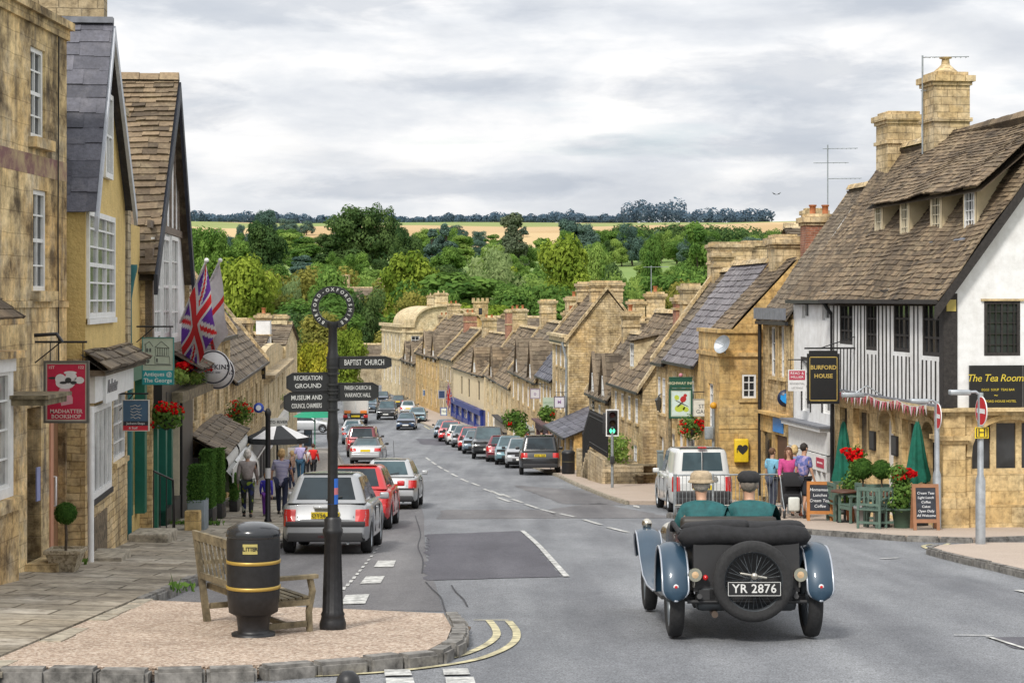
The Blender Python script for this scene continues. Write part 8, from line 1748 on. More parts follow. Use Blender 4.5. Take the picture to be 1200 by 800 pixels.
# ------------------------------------------------------------------ cafe terrace by the tea room
SAGE = plain('sage_paint', (.10, .16, .13), .65, 0, .15)
def chalk(px, pyb, w_px, h_px, label, fm, lines, rz, Y=None):
 p = G(px, pyb, .12); s = F/p.y; w_, h = w_px/s/2, h_px/s; root = thing('chalkboard', label, 'chalkboard', p, rz); B = lambda mb, n, m: mb.build(n, m, root, world=False)
 lean = Matrix.Rotation(R(-9), 4, 'X'); q = MB()
 for x in (-w_, w_-.07): q.box(x, x+.07, -.02, .02, 0, h, 0, lean)
 q.box(-w_+.07, w_-.07, -.018, .018, h-.08, h, 0, lean); q.box(-w_+.07, w_-.07, -.018, .018, .16, .24, 0, lean); B(q, 'frame', fm)
 q = MB(); q.box(-w_+.07, w_-.07, -.008, .008, .24, h-.08, 0, lean)
 for i, t in enumerate(lines): q.text(t, lean @ facing((0, -.01, h-.2-i*(h-.42)/len(lines))), (h-.42)/len(lines)*.78, 1, .002, shear=.15)
 B(q, 'board', [plain('chalkboard_slate', (.028, .033, .045), .8, 0, .35, 0, 0, 6, True), pm((.75, .76, .78))])
 q = MB(); [q.box(x, x+.06, -.02, .02, 0, h*.97, 0, Matrix.Translation((0, .36, 0)) @ Matrix.Rotation(R(11), 4, 'X')) for x in (-w_, w_-.06)]; B(q, 'rear_leg', fm)
chalk(961, 610, 30, 46, 'chalkboard in orange wooden frame standing by the pavement cafe', plain('orange_wood', (.42, .16, .03), .55), ['Homemade', 'Lunches', 'Cream Teas', 'Coffee'], R(-6))
chalk(1086, 621, 31, 54, 'chalkboard in brown frame leaning beside the corner pier', plain('brown_wood', (.30, .14, .07), .6), ['Cream Teas', 'Light Lunch', 'Coffee', 'Cakes', 'Open Daily', 'All Welcome'], R(0))
def parasol(px, py0, py1, Y, label):
 x = (px-600)/F*Y; z0 = zR(x, Y); zt, zb_ = eave_z(py0, Y), eave_z(py1, Y); root = thing('parasol', label, 'parasol', (x, Y, z0), 0, 'closed green parasols'); H = zt-z0; b = zb_-z0; B = lambda mb, n, m: mb.build(n, m, root, world=False)
 q = MB(); rows = []; n = 32
 for k, (f, r) in enumerate(((1, .02), (.93, .055), (.75, .10), (.5, .15), (.25, .20), (.08, .25), (0, .235))):
  rows.append([Vector((r*(1+.28*math.cos(6*2*math.pi*j/n+f*1.2))*math.cos(2*math.pi*j/n), r*(1+.28*math.cos(6*2*math.pi*j/n+f*1.2))*math.sin(2*math.pi*j/n), b+(H-b)*f+.03*math.cos(5*2*math.pi*j/n)*(1-f))) for j in range(n+1)])
 q.grid(rows); B(q, 'canopy', plain('green_canvas', (.004, .115, .075), .85, 0, .2, 0, .2, 8, True)); q = MB(); q.tube([(0, 0, 0), (0, 0, H+.06)], .025, 8); B(q, 'pole', M['wood_grey']); q = MB(); q.lathe([(.25, 0), (.25, .06), (.06, .1)], n=16); B(q, 'base', TRIM)
parasol(988.5, 493, 565, 49.3, 'closed green parasol at the left end of the terrace'); parasol(1075, 493, 565, 43.2, 'closed green parasol beside the brown-framed chalkboard')
def cafe_chair(x, y, rz, label, group, bench_=False):
 root = thing('terrace_bench' if bench_ else 'terrace_chair', label, 'bench' if bench_ else 'chair', (x, y, zR(x, y)), rz, group); W_ = .40 if bench_ else .25; B = lambda mb, n: mb.build(n, SAGE, root, world=False)
 for sx in (-1, 1):
  for sy in (-1, 1): q = MB(); q.box(sx*W_-.025, sx*W_+.025, sy*.22-.025, sy*.22+.025, 0, .92 if sy > 0 else .64); B(q, 'leg')
  q = MB(); q.box(sx*W_-.035, sx*W_+.035, -.27, .22, .64, .67); B(q, 'armrest')
 q = MB(); [q.box(-W_-.02, W_+.02, -.24+i*.085, -.24+i*.085+.07, .42, .445) for i in range(6)]; B(q, 'seat')
 q = MB(); q.box(-W_, W_, .2, .24, .85, .93); q.box(-W_, W_, .205, .235, .52, .57); n = int(W_*2/.085); [q.box(-W_+.04+i*(2*W_-.1)/max(1, n-1), -W_+.075+i*(2*W_-.1)/max(1, n-1), .21, .23, .57, .85) for i in range(n)]; B(q, 'backrest'); q = MB(); q.box(-W_, W_, -.235, -.2, .33, .41); q.box(-W_, W_, .2, .235, .12, .17); B(q, 'rail')
def cafe_table(x, y, label, top):
 root = thing('terrace_table', label, 'table', (x, y, zR(x, y))); q = MB(); q.lathe([(.32, .72), (.33, .73), (.33, .755), (.32, .76)], n=24); q.build('tabletop', top, root, world=False); q = MB(); q.lathe([(.03, .02), (.03, .72)], n=8); q.build('stem', TRIM, root, world=False); q = MB(); [q.box(-.25, .25, -.025, .025, 0, .04, 0, Matrix.Rotation(a, 4, 'Z')) for a in (R(40), R(130))]; q.build('foot', TRIM, root, world=False)
trx = lambda px, Y: (px-600)/F*Y
BRW = plain('brown_table', (.10, .04, .025), .5)
cafe_table(trx(990, 44.6), 44.6, 'small round brown table among the sage chairs', BRW); cafe_chair(trx(984, 45.3), 45.3, R(100), 'sage green chair left of the small brown table', 'sage terrace chairs'); cafe_chair(trx(1000, 44.3), 44.3, R(-70), 'sage green chair right of the small brown table', 'sage terrace chairs'); cafe_chair(trx(988, 45.6), 45.6, R(15), 'sage green chair beyond the small brown table', 'sage terrace chairs')
cafe_chair(trx(1022, 41.9), 41.9, R(150), 'sage green armchair facing the road by the topiary balls', 'sage terrace chairs'); cafe_chair(trx(1041, 42.2), 42.2, R(-165), 'sage green slatted bench with its back to the road', None, True); cafe_chair(trx(1033, 43.2), 43.2, R(10), 'sage green chair against the tea room wall behind the bench', 'sage terrace chairs')
cafe_table(trx(1034, 42.5), 42.5, 'round table half hidden by the sage bench', BRW)
LFBOX = LM['box']
def leafball(mb, c, r, n, ls, m=0, sx=1, sy=1, sz=1, shell=.9):
 for _ in range(n):
  v = Vector((rng.gauss(0, 1), rng.gauss(0, 1), rng.gauss(0, 1))).normalized(); q = rng.uniform(shell, 1.05); leaf(mb, Vector((c[0]+v.x*r*sx*q, c[1]+v.y*r*sy*q, c[2]+v.z*r*sz*q)), v+Vector((rng.uniform(-.6, .6), rng.uniform(-.6, .6), rng.uniform(-.3, .6))), ls*rng.uniform(.6, 1.3), rng.random(), m)
def topiary(px, pyc, rpx, Y, label, pot, group=None, potkind='round', potw=.2):
 x = (px-600)/F*Y; left = x < 0; z0 = (zL if left else zR)(x, Y); s = F/Y; zc = eave_z(pyc, Y)-z0; r = rpx/s; root = thing('topiary_tree', label, 'topiary', (x, Y, z0), 0, group); B = lambda mb, n, m: mb.build(n, m, root, world=False)
 q = MB(); leafball(q, (0, 0, zc), r, int(1400), r*.10); q.ball((0, 0, zc), r*.9, 0, 3); B(q, 'crown', LFBOX); q = MB(); q.tube([(0, 0, .2), (.01, 0, zc*.6), (0, 0, zc-r*.6)], .022, 7); B(q, 'trunk', BARK)
 q = MB()
 if potkind == 'round': q.lathe([(potw*.7, 0), (potw, .36), (potw*1.08, .36), (potw*1.08, .42), (potw*.9, .42), (potw*.85, .36)], n=20)
 else: w0, w1 = potw*.62, potw; q.hexa([(-w0, -w0, 0), (w0, -w0, 0), (w0, w0, 0), (-w0, w0, 0), (-w1, -w1, .3), (w1, -w1, .3), (w1, w1, .3), (-w1, w1, .3)]); [q.box(-w1-.02, w1+.02, sy, sy+.03, .28, .33) for sy in (-w1-.02, w1-.01)]; [q.box(sx, sx+.03, -w1, w1, .28, .33) for sx in (-w1-.02, w1-.01)]
 B(q, 'pot', pot); return root
LATT = patterned('lattice_pot', [(.34, .29, .2), (.22, .18, .12), (.40, .34, .25)], 30)
topiary(1011, 549, 12.5, 43.6, 'clipped round box tree, left of the pair on the terrace', plain('grey_pot', (.22, .22, .22), .8)); topiary(1033, 550, 11.5, 42.9, 'clipped round box tree, right of the pair on the terrace', plain('grey_pot_b', (.26, .25, .24), .8))
topiary(77, 601, 13, 27.6, 'small clipped ball tree in lattice pot by the bookshop door', LATT, None, 'square', .25)
def flowers(mb, c, r, n, ls, m, sx=1, sy=1, sz=.5):
 for _ in range(n):
  v = Vector((rng.gauss(0, 1), rng.gauss(0, 1), rng.gauss(0, 1))).normalized(); p = Vector((c[0]+v.x*r*sx, c[1]+v.y*r*sy, c[2]+v.z*r*sz)); a = rng.random()
  for k in range(3): leaf(mb, p+Vector((rng.uniform(-1, 1), rng.uniform(-1, 1), rng.uniform(-1, 1)))*ls*.6, Vector((rng.uniform(-1, 1), rng.uniform(-1.5, .2), rng.uniform(-.2, 1))), ls, a, m, .9)
RED_F = leafmat('red_petals', (.40, .004, .008), (.75, .02, .02), .25); GL = LM['light']
def shrub_pot(px, pyt, Y, label, h_leaf, rw, pot):
 x = (px-600)/F*Y; z0 = zR(x, Y); root = thing('flowering_shrub', label, 'potted plant', (x, Y, z0)); H = eave_z(pyt, Y)-z0; B = lambda mb, n, m: mb.build(n, m, root, world=False)
 q = MB(); [leafball(q, (rng.uniform(-.12, .12), rng.uniform(-.1, .1), .45+(H-.6)*i/5), rw*rng.uniform(.8, 1.1), 260, .05, shell=.4) for i in range(6)]; B(q, 'foliage', LM['mid'])
 q = MB(); [flowers(q, (rng.uniform(-.22, .22), rng.uniform(-.15, 0), H-.12+rng.uniform(-.12, .08)), .12, 30, .035, 0) for _ in range(6)]; B(q, 'flowers', RED_F)
 q = MB(); q.lathe([(.17, 0), (.23, .4), (.26, .4), (.26, .45), (.21, .45)], n=18); B(q, 'pot', pot); q = MB(); q.tube([(0, 0, .3), (0, 0, H*.7)], .02, 6); B(q, 'stem', BARK)
shrub_pot(1001, 526, 45.2, 'tall red geranium bush left of the clipped balls', 1, .27, M['terracotta']); shrub_pot(1057, 546, 42.0, 'trailing red geranium bush between topiary and brown chalkboard', 1, .27, plain('green_pot', (.05, .09, .06), .6))
def pushchair():
 Y = 47.0; x = trx(928, Y); root = thing('pushchair', 'black pushchair with white bag, pushed by the woman in pink', 'pushchair', (x, Y, zR(x, Y)), R(-90)); B = lambda mb, n, m: mb.build(n, m, root, world=False)
 for sy in (-1, 1):
  q = MB(); q.tube([(-.35, sy*.24, 1.0), (0, sy*.24, .55), (.4, sy*.22, .12)], .016, 6); q.tube([(.0, sy*.24, .55), (-.3, sy*.25, .12)], .016, 6); B(q, 'frame', M['galv_dull'])
  for wx in (.4, -.3): q = MB(); q.lathe([(.07, -.025), (.11, -.02), (.11, .02), (.07, .025)], n=16, mat=Matrix.Translation((wx, sy*.25, .11)) @ RX); B(q, 'wheel', M['rubber'])
 q = MB(); q.bbox(-.2, .3, -.21, .21, .36, .6, .06); q.bbox(-.28, -.05, -.21, .21, .5, 1.05, .08); B(q, 'seat', pm((.012, .012, .014), .9)); q = MB(); rows = [[Vector((-.22+.30*math.cos(a), y, .82+.30*math.sin(a))) for a in [R(95-100*i/8) for i in range(9)]] for y in (-.22, 0, .22)]; q.grid(rows); B(q, 'hood', pm((.014, .014, .016), .9)); q = MB(); q.tube([(-.35, -.24, 1.0), (-.35, .24, 1.0)], .018, 6); B(q, 'handle', TRIM); q = MB(); q.bbox(.26, .42, -.14, .14, .2, .55, .05); B(q, 'bag', pm((.6, .62, .58)))
pushchair()
for px, pyc, h in ((1024, 516, 24), (1050, 522, 23)):
 p = TX(px); u = (p-TX(1113)).length; q = MB(); zc = eave_z(pyc, p.y); q.fbox(TF, u-.2, u+.2, zc-.24, zc+.24, -.06, -.002); q.fbox(TF, u-.16, u+.16, zc-.2, zc+.2, -.065, -.06, 1)
 mt = lambda v: Matrix(((-TF.t.x, 0, -TF.n.x, TF(u, v, -.067).x), (-TF.t.y, 0, -TF.n.y, TF(u, v, -.067).y), (0, 1, 0, v), (0, 0, 0, 1)))
 tag(q.build('menu_board', [BLK, pm((.05, .05, .05))]), 'black framed menu board left of the arched white door' if px < 1030 else 'black framed menu board right of the arched white door', 'menu board')
def bunting():
 root = thing('bunting', 'pink, white and red striped bunting strung along the jetty', 'bunting', TF(.6, ZJ+.1, -.35)); q = MB(); f = MB(); prev = None; n = 46; mats = 0
 for i in range(n+1):
  u = .5+(TL-.7)*i/n; v = ZJ+.10-.10*math.sin(math.pi*((i % 12)/12)); p = TF(u, v, -.36)
  if prev is not None:
   q.tube([prev, p], .006, 4); a, b = prev.lerp(p, .08), prev.lerp(p, .92); c = prev.lerp(p, .5)+Vector((rng.uniform(-.04, .04), rng.uniform(-.06, .06), -.24)); f.face([a, b, c], i % 3)
  prev = p
 q.build('cord', M['white_paint'], root); f.build('pennants', [pm((.62, .22, .28)), pm((.75, .72, .72)), pm((.45, .05, .09))], root)
bunting()
lj = MB(); lj.tube([TF(4.4, ZJ+.1, -.1), TF(4.4, ZJ+.35, -.5), TF(4.4, ZJ+.15, -.8)], .02, 6); lj.bbox(-.28, .28, -.1, .1, -.06, .06, .03, 0, Matrix.Translation(TF(4.4, ZJ+.12, -.85))); tag(lj.build('flood_lamp', M['galv']), 'grey floodlamp standing on the ledge over the arches', 'lamp')
# hanging flowers and shop signs, right-hand side
def hang_sign(name, label, px0, px1, py0, py1, Y, face, border=None, lines=(), tcol=(.05, .05, .05), bw=.03, cat='sign', bracket=None, tsize=1.0, extra=None, group=None, shape='rect'):
 x0, x1 = (px0-600)/F*Y, (px1-600)/F*Y; z0, z1 = eave_z(py1, Y), eave_z(py0, Y); root = thing(name, label, cat, ((x0+x1)/2, Y, z0), 0, group); q = MB(); tm = pm(tcol)
 mats = [pm(face, .5) if not hasattr(face, 'name') else face, pm(border, .5) if border else TRIM, tm]
 q.box(x0, x1, Y-.02, Y+.02, z0, z1, 0)
 if border: [q.box(a, b, Y-.035, Y+.035, c, d, 1) for a, b, c, d in ((x0-bw, x0, z0-bw, z1+bw), (x1, x1+bw, z0-bw, z1+bw), (x0, x1, z1, z1+bw), (x0, x1, z0-bw, z0))]
 for t, fx, fz, sz in lines: q.text(t, facing((x0+(x1-x0)*fx, Y-.023, z0+(z1-z0)*fz)), sz*(z1-z0), 2, .002, bold=.008)
 if extra: extra(q, x0, x1, z0, z1, Y, mats)
 q.build('board', mats, root)
 if bracket is not None:
  bx, up = bracket; b = MB(); xw = (bx-600)/F*Y; b.tube([(xw, Y, z1+up), (x0 if xw > x1 else x1, Y, z1+up)], .018, 6)
  for xx in (x0+.06, x1-.06): b.tube([(xx, Y, z1), (xx, Y, z1+up)], .008, 5)
  b.tube([(xw, Y, z1+up-.3), ((xw+x0)/2 if xw > x1 else (xw+x1)/2, Y, z1+up)], .01, 5); b.build('bracket', BLK, root)
 return root
def birdpic(q, x0, x1, z0, z1, Y, mats):
 mats += [pm((.45, .55, .06)), pm((.42, .02, .02)), pm((.05, .05, .03)), pm((.55, .68, .66))]; w_, h = x1-x0, z1-z0
 def blob(cx, cz, rx, rz, m, a=0, d=.001):
  q.face([(x0+w_*cx+rx*w_*math.cos(t)*math.cos(a)-rz*h*math.sin(t)*math.sin(a), Y-.022-d, z0+h*cz+rx*w_*math.cos(t)*math.sin(a)+rz*h*math.sin(t)*math.cos(a)) for t in [2*math.pi*i/18 for i in range(18)]], m)
 q.face([(x0+w_*.06, Y-.0215, z0+h*.05), (x1-w_*.06, Y-.0215, z0+h*.05), (x1-w_*.06, Y-.0215, z1-h*.05), (x0+w_*.06, Y-.0215, z1-h*.05)], 6)
 blob(.45, .32, .26, .14, 3, .2, .001); blob(.3, .72, .12, .1, 3, .5, .001); blob(.75, .28, .15, .1, 3, -.4, .001); blob(.62, .66, .17, .11, 4, .9, .003); blob(.72, .80, .09, .065, 4, 0, .0035); blob(.46, .46, .2, .03, 5, .7, .004); blob(.55, .50, .4, .018, 5, -.45, .002)
DG = (.008, .075, .045)
BY = 62.6
r_ = hang_sign('inn_sign', 'tall pole sign with a red bird painted on a pale green panel', 786, 809.5, 457, 488, BY, (.42, .5, .42), DG, [], (.7, .65, .4), .06, extra=birdpic)
bs_ = MB(); x0, x1 = (784.5-600)/F*BY, (811-600)/F*BY; bs_.box(x0, x1, BY-.03, BY+.03, eave_z(454.5, BY), eave_z(442.5, BY), 0); bs_.box(x0-.02, x1+.02, BY-.04, BY+.04, eave_z(443, BY), eave_z(441.5, BY), 0); bs_.text('HIGHWAY INN', facing(((x0+x1)/2, BY-.033, eave_z(449, BY))), .13, 1, .002, bold=.01); bs_.ball(((x0+x1)/2, BY, eave_z(439.5, BY)), .07, 2); bs_.build('name_board', [pm(DG), pm((.6, .58, .4)), pm((.5, .2, .25))], r_)
ps_ = MB(); px_ = (785.5-600)/F*BY; ps_.tube([(px_, BY+.1, zr(BY)+.1), (px_, BY+.1, eave_z(443, BY))], .06, 8); ps_.build('pole', M['wood_grey'], r_)
hang_sign('gallery_sign', 'cream hanging sign with dark capitals right of the bird sign', 812.5, 845, 468, 487, 61.0, (.62, .61, .56), (.30, .31, .30), [('THE', .5, .86, .16), ('STONE', .5, .58, .34), ('GALLERY', .5, .25, .34)], (.12, .13, .14), .02, bracket=(852, .25))
def eagle(q, x0, x1, z0, z1, Y, mats): pass
eY = 55.6; ex = (921-600)/F*eY; ez = eave_z(466.5, eY); root = thing('bank_sign', 'round dark sign with bright blue bird emblem outside the bank', 'sign', (ex, eY, ez)); q = MB(); mt = Matrix.Translation((ex, eY, ez)) @ RX; q.lathe([(.255, -.03), (.255, .03), (.001, .031)], n=32, mat=mt, m=0)
sh = [(-.16, .10), (-.06, .07), (-.05, .13), (0, .15), (.05, .13), (.06, .07), (.16, .10), (.17, -.02), (.10, -.1), (.05, -.13), (0, -.16), (-.05, -.13), (-.10, -.1), (-.17, -.02)]; q.face([(ex+a, eY-.034, ez+b) for a, b in sh], 1); q.build('disc', [pm((.01, .02, .06), .4), pm((.02, .30, .75), .4)], root); b = MB(); b.tube([(ex, eY, ez+.25), (ex, eY, ez+.5), (ex+.5, eY+.1, ez+.5)], .015, 6); b.build('bracket', BLK, root)
def est(q, x0, x1, z0, z1, Y, mats): mats += [pm((.45, .03, .07)), pm((.75, .75, .75))]; q.box(x0+.03, x1-.03, Y-.025, Y-.02, z0+(z1-z0)*.52, z1-.03, 3); q.text('READ &', facing(((x0+x1)/2, Y-.027, z0+(z1-z0)*.83)), .11, 4, .002); q.text('HILLIER', facing(((x0+x1)/2, Y-.027, z0+(z1-z0)*.65)), .11, 4, .002)
hang_sign('estate_agent_sign', 'white hanging sign with crimson panel on the white house', 923.5, 944.5, 433, 458, 52.6, (.72, .72, .72), None, [('RESIDENTIAL', .5, .34, .12), ('LETTINGS', .5, .14, .12)], (.3, .3, .3), bracket=(955, .28), extra=est)
hang_sign('dark_shop_sign', 'dark grey shop sign above the low shop beyond the traffic light', 694, 711, 463.5, 479.5, 88.6, (.045, .05, .05), None, [('BURFORD', .5, .65, .25), ('CLOTHING', .5, .3, .25)], (.5, .5, .48), bracket=(714, .3))
hang_sign('white_shop_sign', 'small white sign with violet motif on the pale tall house', 650, 661, 465, 477, 99, (.6, .58, .62), (.08, .06, .09), [('M', .5, .5, .5)], (.35, .2, .4), .04, bracket=(664, .25))
hang_sign('green_shop_sign', 'pale green sign left of the violet-motif sign', 636, 649, 465.5, 478, 101.5, (.42, .5, .40), None, [('GALLERY', .5, .5, .25)], (.2, .3, .2))
hang_sign('framed_shop_sign', 'pale sign with dark border above the planted basket, far up the row', 622, 632, 456, 466, 104, (.58, .56, .58), (.25, .2, .25), [('o', .5, .5, .6)], (.2, .1, .25), .05, bracket=(640, .3))
hang_sign('pub_sign', 'dark blue inn sign before the white house', 514.5, 521, 458, 466, 172, (.02, .04, .10), (.3, .3, .32), [], bw=.08, bracket=(530, .4)); hang_sign('white_board', 'small white board in the blue shopfront', 517, 523, 478, 486, 166, (.65, .68, .6), (.03, .08, .3), [('TEA', .5, .5, .4)], bw=.06)
hang_sign('blue_road_sign', 'small blue road sign on the ochre terrace', 496, 504, 457, 463, 212, (.03, .10, .25), (.5, .5, .5), [], bw=.06)
sd_ = MB(); c = P(849, 405, 58.2); sd_.lathe([(.02, 0), (.2, .05), (.29, .13), (.30, .14)], (0, 0, 0), 24, mat=Matrix.Translation(c) @ Matrix.Rotation(R(-60), 4, 'Y') @ Matrix.Rotation(R(40), 4, 'X'), caps=False); sd_.tube([c, c+Vector((.05, .25, -.25)), c+Vector((.1, .6, -.25))], .025, 6); sd_.tube([c, c+Vector((-.3, -.15, .12))], .012, 5); tag(sd_.build('satellite_dish', M['galv']), 'grey satellite dish on the ochre house parapet', 'satellite dish')
def basket(name, label, px, py, Y, w_, h, fl, group=None, chain=.5):
 c = P(px, py, Y); root = thing(name, label, 'flower basket', c, 0, group); q = MB(); leafball(q, (0, 0, 0), 1, int(420+300*w_), .055*max(1, Y/60), sx=w_/2, sy=.25, sz=h/2, shell=.35); q.build('foliage', LM['mid'], root, world=False)
 q = MB(); [flowers(q, (rng.uniform(-w_*.4, w_*.4), -.12, h*rng.uniform(-.25, .4)), .1, 12, .035*max(1, Y/60), 0, 1.2, 1, .8) for _ in range(fl)]; q.build('flowers', RED_F, root, world=False); q = MB(); q.lathe([(.04, -.3), (.15, -.2), (.19, -.08)], n=12); q.tube([(0, 0, 0), (0, 0, chain)], .01, 4); q.build('wire_basket', TRIM, root, world=False); return root
basket('hanging_basket', 'hanging basket with red flowers beneath the gallery sign', 811, 500, 61.2, .95, .85, 7); basket('hanging_basket', 'large green hanging basket by the far tall house, above parked cars', 603, 492, 118, 1.7, 1.5, 1); basket('hanging_basket', 'leafy basket below the pale green sign', 641, 485, 101.3, 1.0, .9, 1); basket('hanging_basket', 'trailing climber hanging over the far shop door', 612, 507, 115, .9, 1.3, 1)
def lantern(px, py, Y, label):
 c = P(px, py, Y); root = thing('wall_lantern', label, 'lantern', c); q = MB(); q.lathe([(.06, -.25), (.14, .12), (.16, .14), (.04, .26), (.02, .32)], n=6, smooth=False); q.build('glass_case', pm((.05, .05, .045), .2), root, world=False); q = MB(); q.tube([(0, 0, .3), (.15, 0, .42), (.4, 0, .1)], .02, 6); q.tube([(0, 0, -.25), (0.25, 0, -.5)], .02, 6); q.build('bracket', BLK, root, world=False)
lantern(772, 473, 69.5, 'black wall lantern at the far end of the inn')
# railings on steps, stone stair walls, picnic table, cabinet, bin, phone-red sign
def steps():
 f = Fr((FR(82)-1.6, 82), (FR(73)-1.6, 73), (1, 0)); z0 = zr(76); root = thing('stone_steps', 'stone terrace steps with flank walls below the black railings', 'steps', f(0, z0)); q = MB()
 for i in range(5): q.fbox(f, 1+i*.4, 9, z0-.4, z0+.1+i*.22, 0, 1.5)
 q.fbox(f, .3, .7, z0-.4, z0+1.0, -.1, 1.5); q.fbox(f, 4.4, 9, z0-.4, z0+1.25, -.12, -.005); q.build('masonry', M['stone_e'], root)
 r = thing('iron_railings', 'black spiked iron railings climbing along the terrace steps', 'railing', f(1, z0+.3)); m = MB(); n = 44
 for i in range(n):
  u = .8+8*i/(n-1); zb_ = z0+.2+min(1.1, max(0, (u-1)*.5)); m.tube([f(u, zb_, .12), f(u, zb_+1.45, .12)], .022, 5); m.tube([f(u, zb_+1.45, .12), f(u, zb_+1.6, .12)], [.035, .003], 5)
 m.build('bars', BLK, r); m = MB(); [m.tube([f(.8, z0+.2+h, .12), f(3.2, z0+1.3+h, .12), f(8.8, z0+1.3+h, .12)], .025, 5) for h in (.2, 1.3)]; m.build('rail', BLK, r)
 pl = MB(); [leafball(pl, f(u, z0+1.5, .8), .5, 200, .09, sz=1.3, shell=.4) for u in (6.2, 7, 7.8)]; tag(pl.build('green_shrub', LM['light']), 'leafy shrub behind the black iron railings', 'shrub')
steps()
def picnic():
 p = G(757, 566, .12); root = thing('picnic_table', 'weathered picnic table beside the stone steps', 'picnic table', p, R(12)); B = lambda mb, n: mb.build(n, M['wood_grey'], root, world=False); q = MB(); [q.box(-.75, .75, -.35+i*.145, -.35+i*.145+.13, .70, .74) for i in range(5)]; B(q, 'tabletop')
 for sy in (-1, 1): q = MB(); q.box(-.75, .75, sy*.72-.14, sy*.72+.14, .42, .46); B(q, 'seat')
 for sx in (-1, 1):
  q = MB(); q.box(sx*.55-.03, sx*.55+.03, -.75, .75, .36, .42); [q.hexa([Vector((sx*.55+a, b, c)) for a, b, c in ((-.03, s*.6-.05, 0), (.03, s*.6-.05, 0), (.03, s*.6+.05, 0), (-.03, s*.6+.05, 0), (-.03, s*.28-.05, .7), (.03, s*.28-.05, .7), (.03, s*.28+.05, .7), (-.03, s*.28+.05, .7))]) for s in (-1, 1)]; B(q, 'leg')
picnic()
p = G(779, 571, .12); q = MB(); q.bbox(-.27, .27, -.2, .2, 0, 1.3, .03, 0, Matrix.Translation(p)); q.bbox(-.29, .29, -.22, .22, 1.3, 1.36, .02, 0, Matrix.Translation(p)); q.box(-.2, .2, -.206, -.2, .1, 1.2, 1, Matrix.Translation(p)); tag(q.build('utility_cabinet', [pm((.16, .20, .21), .6), pm((.14, .18, .19), .6)]), 'grey-blue utility cabinet beside the picnic table', 'cabinet')
p = G(798, 567, .12); q = MB(); q.bbox(-.26, .26, -.26, .26, 0, 1.42, .06, 0, Matrix.Translation(p)); q.lathe([(.30, 1.42), (.30, 1.5), (.2, 1.6), (.001, 1.64)], p, 20); q.box(-.13, .13, -.27, -.262, 1.15, 1.2, 1, Matrix.Translation(p)); tag(q.build('post_box', [pm((.55, .012, .015), .35), pm((.01, .01, .01))]), 'red pillar post box showing above the white van', 'post box')
p = G(666, 555, .12); q = MB(); q.lathe([(.28, 0), (.30, .1), (.29, .85), (.31, .9), (.31, .98), (.22, 1.06), (.001, 1.08)], p, 20); q.lathe([(.305, .55), (.305, .58)], p, 20, 1, caps=False); tag(q.build('litter_bin', [BLK, pm((.1, .09, .05))]), 'plain black bin at the kerb right of the black off-roader', 'bin')
fp = P(836, 494, 59.0); q = MB(); q.tube([(fp.x, fp.y, zr(59)), (fp.x, fp.y, eave_z(478, 59))], .05, 8); q.ball((fp.x, fp.y, eave_z(475, 59)), .11, 1); q.bbox(-.28, .0, -.08, .08, -.2, .2, .03, 0, Matrix.Translation((fp.x, fp.y-.05, eave_z(507, 59)))); tag(q.build('beacon_post', [M['galv_dull'], pm((.6, .3, .02))]), 'grey post with amber top before the gallery', 'post')
# ------------------------------------------------------------------ left-hand signs, flags, planting
def hatter(q, x0, x1, z0, z1, Y, mats):
 mats += [pm((.62, .60, .60)), pm((.58, .30, .34)), pm((.03, .03, .03)), pm((.42, .36, .30))]; w_, h = x1-x0, z1-z0; T = lambda a, b, d=.0: (x0+w_*a, Y-.0225-d, z0+h*b)
 [q.box(x0+w_*a, x0+w_*b, Y-.024, Y-.02, z0+h*c, z0+h*d, 6) for a, b, c, d in ((0, .035, 0, 1), (.965, 1, 0, 1), (.035, .965, .975, 1), (.035, .965, 0, .025))]
 q.face([T(.38, .26), (T(.66, .30)), T(.66, .40), T(.60, .50), T(.58, .58), T(.36, .58), T(.30, .5), T(.26, .47), T(.31, .42), T(.36, .36)], 4)
 for cx, cz, rx, rz, m, d in ((.48, .66, .24, .11, 3, .001), (.36, .72, .13, .09, 3, .002), (.62, .76, .14, .08, 3, .002), (.82, .70, .12, .06, 3, .002), (.18, .74, .12, .02, 5, .001), (.55, .70, .08, .05, 5, .003), (.43, .66, .09, .025, 5, .003), (.68, .66, .08, .03, 5, .003), (.6, .83, .16, .03, 3, .001)):
  q.face([T(cx+rx*math.cos(t), cz+rz*math.sin(t), d) for t in [2*math.pi*i/16 for i in range(16)]], m)
hang_sign('bookshop_sign', 'crimson framed hanging sign with feathered-hat silhouette and pale capitals', 54, 102, 425, 493, 27.0, (.46, .008, .05), (.10, .095, .085), [('MADHATTER', .5, .165, .095), ('BOOKSHOP', .5, .075, .095), ('1ST', .14, .92, .07), ('122', .86, .92, .07)], (.66, .56, .52), .03, bracket=(41, .30), extra=hatter)
